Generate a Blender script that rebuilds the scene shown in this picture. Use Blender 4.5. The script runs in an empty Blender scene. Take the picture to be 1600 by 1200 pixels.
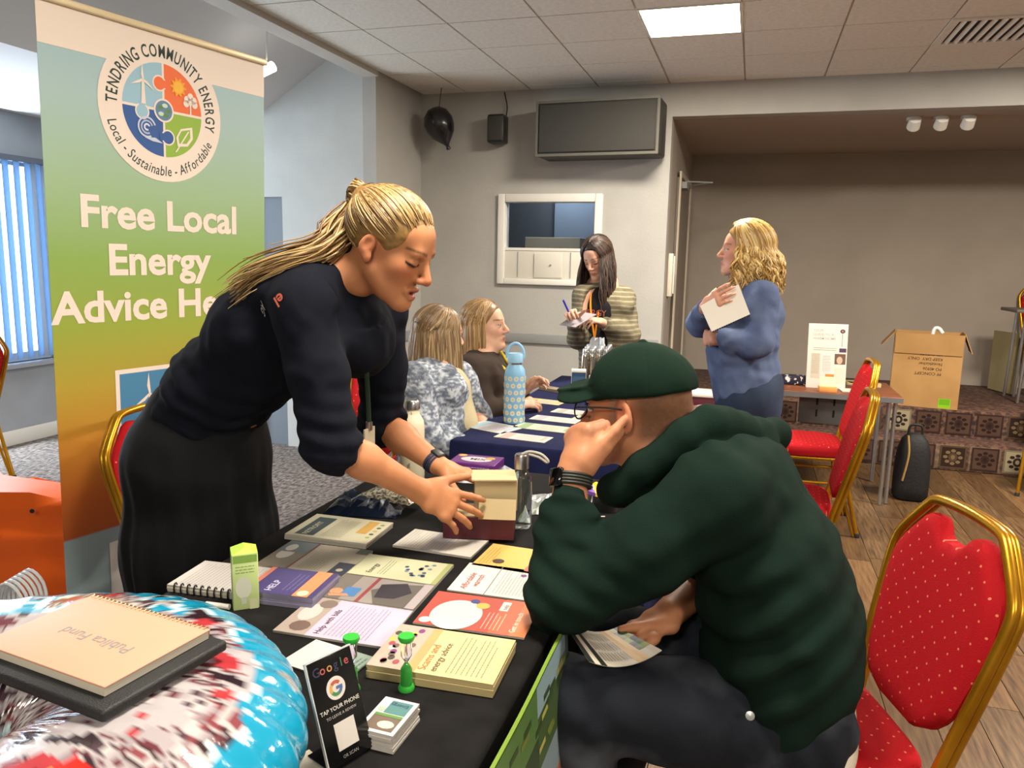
import bpy, bmesh, math, random
import numpy as np
from mathutils import Vector, Matrix

SC = bpy.context.scene
COL = SC.collection
random.seed(7)
RNG = np.random.RandomState(11)

# ---------------------------------------------------------------- camera
CAM_H = 1.42
FPX = 1200.0
YAW, PITCH, ROLL = math.radians(17), math.radians(9.2), math.radians(1.2)
CP = np.array([0, 0, CAM_H])
_f0 = np.array([-math.sin(YAW), math.cos(YAW), 0])
_r0 = np.array([math.cos(YAW), math.sin(YAW), 0])
FW = _f0 * math.cos(PITCH) + np.array([0, 0, -math.sin(PITCH)])
_u0 = np.cross(_r0, FW)
UP = math.cos(ROLL) * _u0 - math.sin(ROLL) * _r0
RT = math.cos(ROLL) * _r0 + math.sin(ROLL) * _u0
cam_d = bpy.data.cameras.new('camera')
cam_d.sensor_width = 36
cam_d.sensor_fit = 'HORIZONTAL'
cam_d.lens = 36 * FPX / 1600
cam_d.clip_start = 0.05
cam = bpy.data.objects.new('camera', cam_d)
COL.objects.link(cam)
m4 = Matrix.Identity(4)
for i in range(3):
    m4[i][0] = RT[i]; m4[i][1] = UP[i]; m4[i][2] = -FW[i]; m4[i][3] = CP[i]
cam.matrix_world = m4
SC.camera = cam

# ---------------------------------------------------------------- world, lamps, exposure
SC.view_settings.view_transform = 'Standard'
SC.view_settings.look = 'None'
SC.view_settings.gamma = 1
SC.view_settings.use_curve_mapping = False
SC.view_settings.exposure = 0.52
W = bpy.data.worlds.new('daylight')
SC.world = W
W.use_nodes = True
W.node_tree.nodes['Background'].inputs[0].default_value = (0.70, 0.86, 1.0, 1)
W.node_tree.nodes['Background'].inputs[1].default_value = 5.0


def area_lamp(name, loc, size, watts, col, rot=(0, 0, 0)):
    d = bpy.data.lights.new(name, 'AREA')
    d.shape = 'RECTANGLE'; d.size = size[0]; d.size_y = size[1]
    d.energy = watts; d.color = col
    o = bpy.data.objects.new(name, d)
    o.location = loc; o.rotation_euler = rot
    COL.objects.link(o)
    return o


WARM = (1.0, 0.90, 0.77)
CEIL = 2.65
PANELS = [(-.38, 4.27), (-.38, 1.27), (2.12, 1.77), (-.38, -1.73), (2.12, -1.23), (2.12, 4.27)]  # last panel is added outside the view to light the stage wall
PANEL_W = [52, 34, 42, 55, 50, 105]
for (x, y), w in zip(PANELS, PANEL_W):
    area_lamp('ceiling_panel_lamp', (x, y, CEIL - .012), (.46, .46), w, WARM)
# daylight entering by the window of the side bay
area_lamp('window_daylight', (-5.02, 3.6, 1.35), (2.6, 1.5), 80, (.84, .93, 1.0), (0, math.radians(-90), 0))

# ---------------------------------------------------------------- helpers
def lin(r, g=None, b=None):
    if g is None:
        s = r.lstrip('#'); r, g, b = [int(s[i:i + 2], 16) for i in (0, 2, 4)]
    return tuple(((c / 255) / 12.92 if c / 255 <= .04045 else ((c / 255 + .055) / 1.055) ** 2.4) for c in (r, g, b))


MATS = {}


def mat(name, col='#888888', rough=.6, metal=0., col2=None, nscale=6., ndetail=4., nstretch=(1, 1, 1), nlo=.35, nhi=.65,
        bump=0., bscale=60., bstretch=(1, 1, 1), emit=0., alpha=1., trans=0., ior=1.45, spec=.5, vcol=False, sheen=0., coat=0., coord='Object', sss=0.):
    if name in MATS: return MATS[name]
    m = bpy.data.materials.new(name); m.use_nodes = True
    nt = m.node_tree; N = nt.nodes; L = nt.links
    b = N['Principled BSDF']
    c = lin(col) if isinstance(col, str) else col
    b.inputs['Base Color'].default_value = (*c, 1)
    b.inputs['Roughness'].default_value = rough
    b.inputs['Metallic'].default_value = metal
    b.inputs['IOR'].default_value = ior
    b.inputs['Specular IOR Level'].default_value = spec
    b.inputs['Transmission Weight'].default_value = trans
    b.inputs['Alpha'].default_value = alpha
    if sheen: b.inputs['Sheen Weight'].default_value = sheen
    if coat: b.inputs['Coat Weight'].default_value = coat
    if sss:
        b.inputs['Subsurface Weight'].default_value = sss
        b.inputs['Subsurface Radius'].default_value = (.012, .005, .003)
        b.inputs['Subsurface Scale'].default_value = 1.
    if emit:
        b.inputs['Emission Color'].default_value = (*c, 1)
        b.inputs['Emission Strength'].default_value = emit

    def tex(scale, detail, stretch):
        tc = N.new('ShaderNodeTexCoord'); mp = N.new('ShaderNodeMapping')
        mp.inputs['Scale'].default_value = stretch
        n = N.new('ShaderNodeTexNoise'); n.inputs['Scale'].default_value = scale; n.inputs['Detail'].default_value = detail
        L.new(tc.outputs[coord], mp.inputs[0]); L.new(mp.outputs[0], n.inputs['Vector'])
        return n
    src = None
    if vcol:
        a = N.new('ShaderNodeAttribute'); a.attribute_name = 'Col'
        src = a.outputs['Color']
    if col2 is not None:
        n = tex(nscale, ndetail, nstretch)
        r = N.new('ShaderNodeMapRange')
        r.inputs[1].default_value = nlo; r.inputs[2].default_value = nhi
        L.new(n.outputs[0], r.inputs[0])
        mx = N.new('ShaderNodeMix'); mx.data_type = 'RGBA'
        if vcol: mx.blend_type = 'MULTIPLY'
        L.new(r.outputs[0], mx.inputs['Factor'])
        if src: L.new(src, mx.inputs['A'])
        else: mx.inputs['A'].default_value = (*c, 1)
        c2 = lin(col2) if isinstance(col2, str) else col2
        mx.inputs['B'].default_value = (*c2, 1)
        src = mx.outputs['Result']
    if src: L.new(src, b.inputs['Base Color'])
    if bump:
        n = tex(bscale, 3, bstretch)
        bp = N.new('ShaderNodeBump'); bp.inputs['Strength'].default_value = bump; bp.inputs['Distance'].default_value = .01
        L.new(n.outputs[0], bp.inputs['Height']); L.new(bp.outputs[0], b.inputs['Normal'])
    MATS[name] = m
    return m


def props(o, label=None, cat=None, group=None, kind=None):
    if label: o['label'] = label
    if cat: o['category'] = cat
    if group: o['group'] = group
    if kind: o['kind'] = kind
    return o


def link(name, me, m=None, parent=None, loc=None, rot=None):
    o = bpy.data.objects.new(name, me)
    COL.objects.link(o)
    if m is not None and me is not None and not me.materials:
        for x in (m if isinstance(m, (list, tuple)) else [m]): me.materials.append(x)
    if parent is not None: o.parent = parent
    if loc is not None: o.location = loc
    if rot is not None: o.rotation_euler = rot
    return o


def thing(name, label, cat, loc=(0, 0, 0), rotz=0, group=None):
    o = bpy.data.objects.new(name, None); COL.objects.link(o)
    o.empty_display_size = .05
    o.location = loc; o.rotation_euler = (0, 0, rotz)
    return props(o, label, cat, group)


def copy_tree(o, parent=None):
    c = o.copy(); COL.objects.link(c)
    if parent is not None: c.parent = parent
    for ch in list(o.children): copy_tree(ch, c)
    return c


def V(*a): return np.array(a, float)


def unit(v):
    v = np.array(v, float); return v / np.linalg.norm(v)


def frame_of(w, hint=(0, 0, 1)):
    w = unit(w); h = np.array(hint, float)
    if abs(w @ unit(h)) > .98: h = np.array([1., 0, 0])
    u = unit(np.cross(h, w)); v = np.cross(w, u)
    return u, v, w


def spline(pts, n):
    """Catmull-Rom through pts, n samples"""
    P = np.array(pts, float); k = len(P)
    if k == 2: return np.array([P[0] + (P[1] - P[0]) * t for t in np.linspace(0, 1, n)])
    Q = np.vstack([2 * P[0] - P[1], P, 2 * P[-1] - P[-2]])
    out = []
    for s in np.linspace(0, k - 1 - 1e-9, n):
        i = int(s); t = s - i
        a, b, c, d = Q[i], Q[i + 1], Q[i + 2], Q[i + 3]
        out.append(.5 * ((2 * b) + (c - a) * t + (2 * a - 5 * b + 4 * c - d) * t * t + (3 * b - a - 3 * c + d) * t ** 3))
    return np.array(out)


class MB:
    """collects shapes into ONE mesh; optional colour per face"""
    def __init__(s): s.v = []; s.f = []; s.c = []; s.M = None; s.n = 0

    def add(s, vs, fs, col=None):
        vs = np.array(vs, float).reshape(-1, 3)
        if s.M is not None: vs = vs @ s.M[:3, :3].T + s.M[:3, 3]
        s.v.append(vs)
        for f in fs: s.f.append([i + s.n for i in f]); s.c.append(col)
        s.n += len(vs)
        return s

    def box(s, c, d, rz=0, col=None, R=None, taper=1):
        x, y, z = d[0] / 2, d[1] / 2, d[2] / 2
        vs = np.array([[-x, -y, -z], [x, -y, -z], [x, y, -z], [-x, y, -z], [-x * taper, -y * taper, z], [x * taper, -y * taper, z], [x * taper, y * taper, z], [-x * taper, y * taper, z]])
        if rz: vs = vs @ np.array([[math.cos(rz), math.sin(rz), 0], [-math.sin(rz), math.cos(rz), 0], [0, 0, 1]])
        if R is not None: vs = vs @ np.array(R).T
        return s.add(vs + np.array(c), [(3, 2, 1, 0), (4, 5, 6, 7), (0, 1, 5, 4), (1, 2, 6, 5), (2, 3, 7, 6), (3, 0, 4, 7)], col)

    def bx(s, lo, hi, col=None):
        lo = np.array(lo, float); hi = np.array(hi, float)
        return s.box((lo + hi) / 2, hi - lo, col=col)

    def tube(s, pts, r, n=8, cap=True, closed=False, col=None, sx=1., hint=(0, 0, 1)):
        P = np.array(pts, float); k = len(P)
        rr = np.broadcast_to(np.array(r, float), (k,))
        T = np.gradient(P, axis=0) if not closed else (np.roll(P, -1, 0) - np.roll(P, 1, 0))
        u, v, w = frame_of(T[0], hint)
        vs = []
        for i in range(k):
            w = unit(T[i]); u = u - w * (u @ w)
            if np.linalg.norm(u) < 1e-6: u = frame_of(w)[0]
            u = unit(u); v = np.cross(w, u)
            for j in range(n):
                a = 2 * math.pi * j / n
                vs.append(P[i] + rr[i] * (math.cos(a) * u * sx + math.sin(a) * v))
        fs = []
        for i in range(k if closed else k - 1):
            i2 = (i + 1) % k
            for j in range(n):
                j2 = (j + 1) % n
                fs.append((i * n + j, i * n + j2, i2 * n + j2, i2 * n + j))
        if cap and not closed:
            fs.append(tuple(range(n - 1, -1, -1))); fs.append(tuple((k - 1) * n + j for j in range(n)))
        return s.add(vs, fs, col)

    def lathe(s, prof, c=(0, 0, 0), n=24, col=None, sy=1.):
        vs = []; fs = []
        for r, z in prof:
            for j in range(n):
                a = 2 * math.pi * j / n
                vs.append((c[0] + r * math.cos(a), c[1] + r * math.sin(a) * sy, c[2] + z))
        for i in range(len(prof) - 1):
            for j in range(n):
                j2 = (j + 1) % n
                fs.append((i * n + j, i * n + j2, (i + 1) * n + j2, (i + 1) * n + j))
        fs.append(tuple(range(n - 1, -1, -1))); fs.append(tuple((len(prof) - 1) * n + j for j in range(n)))
        return s.add(vs, fs, col)

    def prism(s, poly, z0, z1, col=None):
        n = len(poly)
        vs = [(x, y, z0) for x, y in poly] + [(x, y, z1) for x, y in poly]
        fs = [tuple(range(n - 1, -1, -1)), tuple(range(n, 2 * n))] + [(i, (i + 1) % n, n + (i + 1) % n, n + i) for i in range(n)]
        return s.add(vs, fs, col)

    def loft(s, rings, cap=True, col=None, closed=True):
        k = len(rings); n = len(rings[0])
        vs = np.concatenate([np.array(r, float) for r in rings])
        fs = []
        for i in range(k - 1):
            for j in range(n if closed else n - 1):
                j2 = (j + 1) % n
                fs.append((i * n + j, i * n + j2, (i + 1) * n + j2, (i + 1) * n + j))
        if cap:
            fs.append(tuple(range(n - 1, -1, -1))); fs.append(tuple((k - 1) * n + j for j in range(n)))
        return s.add(vs, fs, col)

    def quad(s, x0, y0, x1, y1, z, col):
        return s.add([(x0, y0, z), (x1, y0, z), (x1, y1, z), (x0, y1, z)], [(0, 1, 2, 3)], col)

    def poly(s, pts, z, col):
        return s.add([(x, y, z) for x, y in pts], [tuple(range(len(pts)))], col)

    def disc(s, cx, cy, r, z, col, n=28, ry=None, a0=0, a1=2 * math.pi):
        ry = ry or r
        pts = [(cx + r * math.cos(a), cy + ry * math.sin(a)) for a in np.linspace(a0, a1, n, endpoint=abs(a1 - a0) < 6.2)]
        if abs(a1 - a0) < 6.2: pts.append((cx, cy))
        return s.poly(pts, z, col)

    def ring(s, cx, cy, r0, r1, z, col, n=40, a0=0, a1=2 * math.pi):
        A = np.linspace(a0, a1, n)
        vs = [(cx + r * math.cos(a), cy + r * math.sin(a), z) for a in A for r in (r0, r1)]
        return s.add(vs, [(2 * i, 2 * i + 1, 2 * i + 3, 2 * i + 2) for i in range(n - 1)], col)

    def text(s, body, x, y, size, z, col, off=0., align='LEFT', shear=0., rot=0., sx=1.):
        vs, fs = text_geo(body, off, shear)
        w = vs[:, 0].max() - vs[:, 0].min() if len(vs) else 0
        vs = vs.copy() * size; vs[:, 0] *= sx
        if align == 'CENTER': vs[:, 0] -= vs[:, 0].max() / 2
        if rot: c_, s_ = math.cos(rot), math.sin(rot); vs = vs @ np.array([[c_, s_, 0], [-s_, c_, 0], [0, 0, 1]])
        vs[:, 2] = 0
        return s.add(vs + np.array([x, y, z]), fs, col)

    def mesh(s, name, smooth=False):
        me = bpy.data.meshes.new(name)
        me.from_pydata([tuple(x) for x in np.concatenate(s.v)], [], s.f)
        if any(c is not None for c in s.c):
            at = me.color_attributes.new('Col', 'FLOAT_COLOR', 'CORNER')
            buf = []
            for f, c in zip(s.f, s.c):
                c = c if c is not None else (.5, .5, .5)
                if isinstance(c, str): c = lin(c)
                buf.extend([c[0], c[1], c[2], 1.] * len(f))
            at.data.foreach_set('color', buf)
        if smooth:
            me.polygons.foreach_set('use_smooth', [True] * len(me.polygons))
            if smooth != 'all':
                try: me.set_sharp_from_angle(angle=math.radians(40))
                except Exception: pass
        me.update()
        return me

    def build(s, name, m, parent=None, smooth=False, bevel=0, seg=2, loc=None, rot=None, recalc=True):
        me = s.mesh(name, False)
        if recalc or bevel:
            bm = bmesh.new(); bm.from_mesh(me)
            if recalc: bmesh.ops.recalc_face_normals(bm, faces=bm.faces[:])
            if bevel:
                eds = [e for e in bm.edges if len(e.link_faces) == 2 and e.calc_face_angle(0) > .6]
                bmesh.ops.bevel(bm, geom=eds, offset=bevel, segments=seg, affect='EDGES', profile=.5, clamp_overlap=True)
            bm.to_mesh(me); bm.free()
        if smooth or bevel:
            me.polygons.foreach_set('use_smooth', [True] * len(me.polygons))
            me.set_sharp_from_angle(angle=math.radians(50))
        return link(name, me, m, parent, loc, rot)


_TXT = {}


def text_geo(body, off=0., shear=0.):
    k = (body, off, shear)
    if k in _TXT: return _TXT[k]
    cu = bpy.data.curves.new('t', 'FONT')
    cu.body = body; cu.size = 1; cu.offset = off; cu.shear = shear
    cu.resolution_u = 3; cu.fill_mode = 'BOTH'
    o = bpy.data.objects.new('t', cu)
    COL.objects.link(o)
    dg = bpy.context.evaluated_depsgraph_get()
    me = bpy.data.meshes.new_from_object(o.evaluated_get(dg))
    vs = np.array([tuple(v.co) for v in me.vertices]).reshape(-1, 3)
    fs = [tuple(p.vertices) for p in me.polygons]
    bpy.data.objects.remove(o); bpy.data.meshes.remove(me); bpy.data.curves.remove(cu)
    _TXT[k] = (vs, fs)
    return vs, fs


# pixel of the 1600x1200 photograph -> point of the room
def ray(x, y): return FW + RT * (x - 800) / FPX - UP * (y - 600) / FPX
def onz(x, y, z): d = ray(x, y); return CP + d * (z - CAM_H) / d[2]
def onX(x, y, X): d = ray(x, y); return CP + d * X / d[0]
def onY(x, y, Y): d = ray(x, y); return CP + d * Y / d[1]
def atd(x, y, D): return CP + ray(x, y) * D


def vnoise(p, f, seed=0):
    q = p * f; i = np.floor(q).astype(np.int64); t = q - i; t = t * t * (3 - 2 * t)
    def h(a, b, c):
        n = (a * 374761393 + b * 668265263 + c * 2147483647 + seed * 974711) & 0xffffffff
        n = ((n ^ (n >> 13)) * 1274126177) & 0xffffffff
        return ((n ^ (n >> 16)) & 0xffff) / 65535.
    r = 0
    for dx in (0, 1):
        for dy in (0, 1):
            for dz in (0, 1):
                w = (t[:, 0] if dx else 1 - t[:, 0]) * (t[:, 1] if dy else 1 - t[:, 1]) * (t[:, 2] if dz else 1 - t[:, 2])
                r = r + w * h(i[:, 0] + dx, i[:, 1] + dy, i[:, 2] + dz)
    return r * 2 - 1


# ================================================================ the setting
M_wall = mat('grey_wall_paint', '#aeaca6', .85, col2='#a7a59f', nscale=3, bump=.15, bscale=90)
M_stagewall = mat('taupe_stage_wall', '#a0968a', .9, col2='#998f83', nscale=2, bump=.12, bscale=120)
M_bluewall = mat('pale_blue_grey_wall', '#bcc0be', .85, col2='#b5b9b7', nscale=3, bump=.1, bscale=90)
M_rail = mat('dado_grey', '#8a8b8a', .6)
M_white = mat('white_gloss_paint', '#dcdad2', .4)
M_ceil = mat('ceiling_tile', '#e6e3d8', .9, col2='#dcd8cc', nscale=40, bump=.35, bscale=160)
M_grid = mat('ceiling_grid', '#bcb4a8', .7)
M_carpet = mat('mottled_carpet', '#574f4c', .98, col2='#9d9691', nscale=38, ndetail=8, nstretch=(1.3, .7, 1), nlo=.36, nhi=.68, bump=.8, bscale=300, spec=.1)
M_panel = mat('light_diffuser', '#fff1d8', .4, emit=14)
M_dark = mat('dark_recess', '#1c1c1e', .8)


def struct(o): o['kind'] = 'structure'; return o


WT = .12
# floors
b = MB(); b.bx((-5.3, -3.6, -.1), (-.33, 6.05, 0)); struct(b.build('floor', M_carpet))
wood_base = struct(MB().bx((-.33, -3.6, -.1), (5.1, 6.1, -.012)).build('floor_wood', mat('wood_joint', '#2b1d12', .8)))
M_woods = [mat('oak_plank_%d' % i, a, .42, col2=c, nscale=5, ndetail=6, nstretch=(14, 1.2, 1), nlo=.3, nhi=.7, bump=.08, bscale=30, bstretch=(14, 1, 1)) for i, (a, c) in
           enumerate([('#6f5438', '#3f2c1a'), ('#7c5f40', '#513a24'), ('#5f472e', '#3d2a18'), ('#71583c', '#382717')])]
plank_me = []
for i in range(4):
    q = MB().box((0, 0, -.006), (.137, .997, .012)); o = q.mesh('plank'); o.materials.append(M_woods[i]); plank_me.append(o)
pr = random.Random(3)
for ix in range(22):
    x = -.26 + ix * .14
    y0 = .35 + pr.random() * 1.0 - 1
    while y0 < 6.0:
        yc = y0 + .5
        if yc > .3:
            o = link('plank', plank_me[pr.randrange(4)], None, wood_base, (x, min(yc, 5.55) if False else yc, 0))
            if y0 + 1 > 6.0: o.scale = (1, max(.05, (6.0 - y0)), 1); o.location.y = (y0 + 6.0) / 2
        y0 += 1.0
MB().bx((2.81, -3.6, -.012), (5.1, 6.0, 0)).build('wood_strip', M_woods[0], wood_base)
MB().bx((-.33, -3.6, -.012), (2.81, .0, 0)).build('wood_strip', M_woods[2], wood_base)

# walls of the hall
FY = 5.65          # far wall plane
SX = -.6           # side wall of the stage recess
LX = -2.5          # left wall plane / opening to the bay
HX0, HX1, HZ0, HZ1 = -1.86, -1.065, 1.235, 1.905
b = MB()
b.bx((LX - .1, FY, 0), (HX0, FY + WT, CEIL + .2)); b.bx((HX1, FY, 0), (SX, FY + WT, CEIL + .2))
b.bx((HX0, FY, 0), (HX1, FY + WT, HZ0)); b.bx((HX0, FY, HZ1), (HX1, FY + WT, CEIL + .2))
struct(b.build('wall_far', M_wall))
struct(MB().bx((SX, FY, 2.425), (5.1, FY + WT, CEIL + .2)).build('wall_proscenium', M_wall))
struct(MB().bx((SX - .1, FY + WT, 0), (SX, 7.8, 2.6)).build('wall_recess', M_stagewall))
struct(MB().bx((SX, 7.67, 0), (5.1, 7.8, 2.6)).build('wall_stage', M_stagewall))
struct(MB().bx((SX, FY + WT, 2.42), (5.1, 7.7, 2.5)).build('ceiling_stage', mat('stage_ceiling', '#a89c8f', .9)))
struct(MB().bx((LX - .1, 4.9, 0), (LX, FY, CEIL + .2)).build('wall_left', M_wall))
struct(MB().bx((5.0, -3.6, 0), (5.1, 7.8, CEIL + .2)).build('wall_right', M_wall))
struct(MB().bx((-5.3, -3.7, 0), (5.1, -3.6, CEIL + .4)).build('wall_back', M_wall))
# dado rails
struct(MB().bx((LX, FY - .018, .79), (SX - .02, FY, .865)).build('trim_1', M_rail, bevel=.004))
struct(MB().bx((LX, 4.9, .79), (LX + .018, FY - .02, .865)).build('trim_2', M_rail, bevel=.004))
struct(MB().bx((-3.2, 4.882, .79), (LX, 4.9, .865)).build('trim_3', M_rail, bevel=.004))
struct(MB().bx((LX, FY - .012, 0), (SX, FY, .1)).build('baseboard_far', M_white))
# side bay with the window
bw = MB().bx((-5.3, 4.9, 0), (-3.47, 5.02, 3.0)); bw.bx((-3.25, 4.9, 0), (LX - .1, 5.02, 3.0)); bw.bx((-3.47, 4.9, 1.83), (-3.25, 5.02, 3.0))
struct(bw.build('wall_bay', M_bluewall))
d1 = struct(MB().bx((-3.47, 4.93, 0), (-3.25, 4.97, 1.83)).build('door_1', mat('slate_door', '#707a84', .6)))
MB().lathe([(.0, 0), (.012, 0), (.012, .05), (0, .05)], n=12).build('door_handle', mat('steel', '#b9bbbd', .3, 1.), d1, loc=(-3.29, 4.93, .95), rot=(math.radians(90), 0, 0))
WZ0, WZ1 = .6, 2.08
b = MB(); b.bx((-5.22, -3.6, 0), (-5.1, 5.0, WZ0)); b.bx((-5.22, -3.6, WZ1), (-5.1, 5.0, 3.0)); b.bx((-5.22, 4.62, WZ0), (-5.1, 5.0, WZ1)); b.bx((-5.22, -3.6, WZ0), (-5.1, 2.2, WZ1))
struct(b.build('wall_window', mat('cool_grey_wall', '#9aa0a8', .85, col2='#93999f', nscale=4)))
struct(MB().bx((-5.1, -3.6, 0), (-5.082, 4.9, .11)).build('baseboard_left', M_white, bevel=.004))
win = struct(MB().bx((-5.2, 2.2, WZ0), (-5.17, 2.26, WZ1)).bx((-5.2, 4.56, WZ0), (-5.17, 4.62, WZ1)).bx((-5.2, 2.26, WZ0), (-5.17, 4.56, WZ0 + .06)).bx((-5.2, 2.26, WZ1 - .06), (-5.17, 4.56, WZ1)).bx((-5.2, 3.4, WZ0), (-5.17, 3.46, WZ1)).build('window_1', M_white))
MB().bx((-5.19, 2.26, WZ0 + .06), (-5.184, 4.56, WZ1 - .06)).build('pane', mat('window_glass', '#cfe2ff', .05, trans=1., ior=1.05), win)
MB().bx((-5.14, 2.2, WZ0 - .03), (-5.02, 4.62, WZ0)).build('window_sill', mat('sill', '#8d9199', .5), win)
MB().bx((-5.12, 2.2, WZ1 - .04), (-5.06, 4.62, WZ1)).build('blind_rail', mat('blind_rail', '#5d6673', .5), win)
M_slat = mat('blue_blind_slat', '#a3bccf', .8, col2='#97b0c4', nscale=30)
_t = M_slat.node_tree; _tr = _t.nodes.new('ShaderNodeBsdfTranslucent'); _tr.inputs[0].default_value = (*lin('#b4cbe0'), 1); _mx = _t.nodes.new('ShaderNodeMixShader'); _mx.inputs[0].default_value = .6
_t.links.new(_t.nodes['Principled BSDF'].outputs[0], _mx.inputs[1]); _t.links.new(_tr.outputs[0], _mx.inputs[2]); _t.links.new(_mx.outputs[0], _t.nodes['Material Output'].inputs[0])
sl = MB().bx((-.0015, -.05, 0), (.0015, .05, 1.42)).mesh('slat'); sl.materials.append(M_slat)
for i in range(27):
    link('slat', sl, None, win, (-5.085, 2.26 + i * .088, WZ0 + .025), (0, 0, math.radians(28)))
# bay ceiling: slope, then flat to the window
b = MB()
b.add([(LX - .1, -3.6, 2.9), (LX - .1, 4.95, 2.9), (-3.45, 4.95, 2.38), (-3.45, -3.6, 2.38), (LX - .1, -3.6, 2.98), (LX - .1, 4.95, 2.98), (-3.45, 4.95, 2.46), (-3.45, -3.6, 2.46)],
      [(0, 1, 2, 3), (7, 6, 5, 4), (0, 4, 5, 1), (3, 2, 6, 7), (1, 5, 6, 2), (0, 3, 7, 4)])
b.bx((-5.2, -3.6, 2.38), (-3.45, 4.95, 2.46))
struct(b.build('ceiling_bay', mat('bay_ceiling', '#c9caca', .9)))
# beam edge between hall and bay
struct(MB().bx((LX - .1, -3.6, CEIL - .035), (LX + .02, 4.9, 3.0)).build('trim_beam', mat('beam_paint', '#bcb7ae', .85, bump=.4, bscale=40)))

# suspended ceiling: backing, tiles one by one
ceil = struct(MB().bx((LX, -3.6, CEIL + .006), (5.0, FY, CEIL + .05)).build('ceiling', M_grid))
tile_me = MB().bx((-.2445, -.2445, 0), (.2445, .2445, .008)).mesh('ceiling_tile'); tile_me.materials.append(M_ceil)
vent_xy = (1.12, 4.77)
TX0, TY0 = -.63, 4.02
for ix in range(-4, 12):
    for iy in range(-15, 4):
        x = TX0 + (ix + .5) * .5; y = TY0 + (iy + .5) * .5
        if any(abs(x - a) < .2 and abs(y - c) < .2 for a, c in PANELS): continue
        if abs(x - vent_xy[0]) < .1 and abs(y - vent_xy[1]) < .1: continue
        if abs(x - vent_xy[0] - .5) < .1 and abs(y - vent_xy[1]) < .1: continue
        if y < 2.4: continue
        o = link('ceiling_tile', tile_me, None, ceil, (x, y, CEIL - .002))
        x0 = max(x - .2445, LX + .02); x1 = min(x + .2445, 5.0); y1 = min(y + .2445, FY)
        if x1 - x0 < .03 or y1 - (y - .2445) < .03: bpy.data.objects.remove(o); continue
        o.scale = ((x1 - x0) / .489, (y1 - y + .2445) / .489, 1); o.location.x = (x0 + x1) / 2; o.location.y = (y1 + y - .2445) / 2
MB().bx((LX + .02, -3.6, CEIL - .002), (5.0, 2.52, CEIL + .006)).build('tile_field', M_ceil, ceil)
lblP = ['square lit ceiling light panel above the far hall, the one in view']
for i, (x, y) in enumerate(PANELS):
    if i > 0:
        t = thing('ceiling_light', 'square ceiling light panel overhead behind the camera', 'ceiling light', (x, y, CEIL), 0, 'ceiling light panels')
    else:
        t = thing('ceiling_light', 'bright white square light panel set in the tiled ceiling', 'ceiling light', (x, y, CEIL), 0, 'ceiling light panels')
    MB().bx((-.25, -.25, -.006), (.25, -.237, .004)).bx((-.25, .237, -.006), (.25, .25, .004)).bx((-.25, -.237, -.006), (-.237, .237, .004)).bx((.237, -.237, -.006), (.25, .237, .004)).build('frame', M_white, t)
    MB().bx((-.237, -.237, -.003), (.237, .237, .003)).build('diffuser', M_panel, t)
# air vent: two grilles
for k in range(2):
    v = thing('ceiling_vent', ['dark louvred air vent in the ceiling, left of two', 'pale louvred air vent in the ceiling, right of two'][k], 'vent', (vent_xy[0] + .5 * k, vent_xy[1], CEIL), 0, 'ceiling vents')
    MB().bx((-.23, -.23, .002), (.23, .23, .005)).build('backing', [M_dark, mat('vent_back', '#8a8078', .8)][k], v)
    MB().bx((-.25, -.25, -.008), (.25, -.21, .004)).bx((-.25, .21, -.008), (.25, .25, .004)).bx((-.25, -.21, -.008), (-.21, .21, .004)).bx((.21, -.21, -.008), (.25, .21, .004)).build('frame', M_ceil, v)
    for j in range(9):
        MB().box((-.185 + j * .046, 0, -.004), (.022, .42, .003), R=Matrix.Rotation(math.radians(35), 3, 'Y')).build('slat', M_ceil, v)

# serving hatch
h = thing('serving_hatch', 'white framed serving hatch window in the far grey wall', 'hatch', ((HX0 + HX1) / 2, FY, HZ0))
hw = HX1 - HX0; hh = HZ1 - HZ0; fx = hw / 2
MB().bx((-fx, -.03, 0), (-fx + .055, .09, hh)).bx((fx - .055, -.03, 0), (fx, .09, hh)).bx((-fx + .055, -.03, hh - .06), (fx - .055, .09, hh)).bx((-fx + .055, -.03, 0), (fx - .055, .09, .045)).build('frame', M_white, h, bevel=.006)
lp = MB().bx((-fx + .055, .0, .045), (fx - .055, .05, .255)).build('lower_panel', mat('cream_board', '#cfcbbf', .55), h, bevel=.003)
MB().bx((-.11, -.012, .055), (.11, 0, .235)).build('hatch_door', mat('cream_board'), h, bevel=.004)
MB().lathe([(0, 0), (.008, 0), (.006, .012), (0, .012)], n=10).build('knob', M_rail, h, loc=(.02, -.012, .15), rot=(math.radians(90), 0, 0))
for sx in (-.24, .17, .26): MB().bx((sx - .003, -.004, .055), (sx + .003, 0, .245)).build('groove', M_rail, h)
MB().bx((-fx + .055, -.005, .255), (fx - .055, .06, .275)).build('shelf_rail', M_white, h)
MB().bx((-fx + .055, .04, .275), (fx - .055, .045, hh - .06)).build('pane', mat('hatch_glass', '#dfe6ee', .03, trans=1., ior=1.3), h)
MK = mat('kitchen_wall', '#56595e', .8)
struct(MB().bx((HX0 - .3, FY + .75, .9), (HX1 + .3, FY + .8, 2.3)).build('wall_kitchen_back', MK)); struct(MB().bx((HX0 - .3, FY + WT, .9), (HX0 - .25, FY + .75, 2.3)).build('wall_kitchen_left', MK)); struct(MB().bx((HX1 + .25, FY + WT, .9), (HX1 + .3, FY + .75, 2.3)).build('wall_kitchen_right', MK))
struct(MB().bx((HX0 - .3, FY + WT, .85), (HX1 + .3, FY + .8, .9)).build('floor_kitchen', MK)); struct(MB().bx((HX0 - .3, FY + WT, 2.3), (HX1 + .3, FY + .8, 2.34)).build('ceiling_kitchen', MK))
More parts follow.
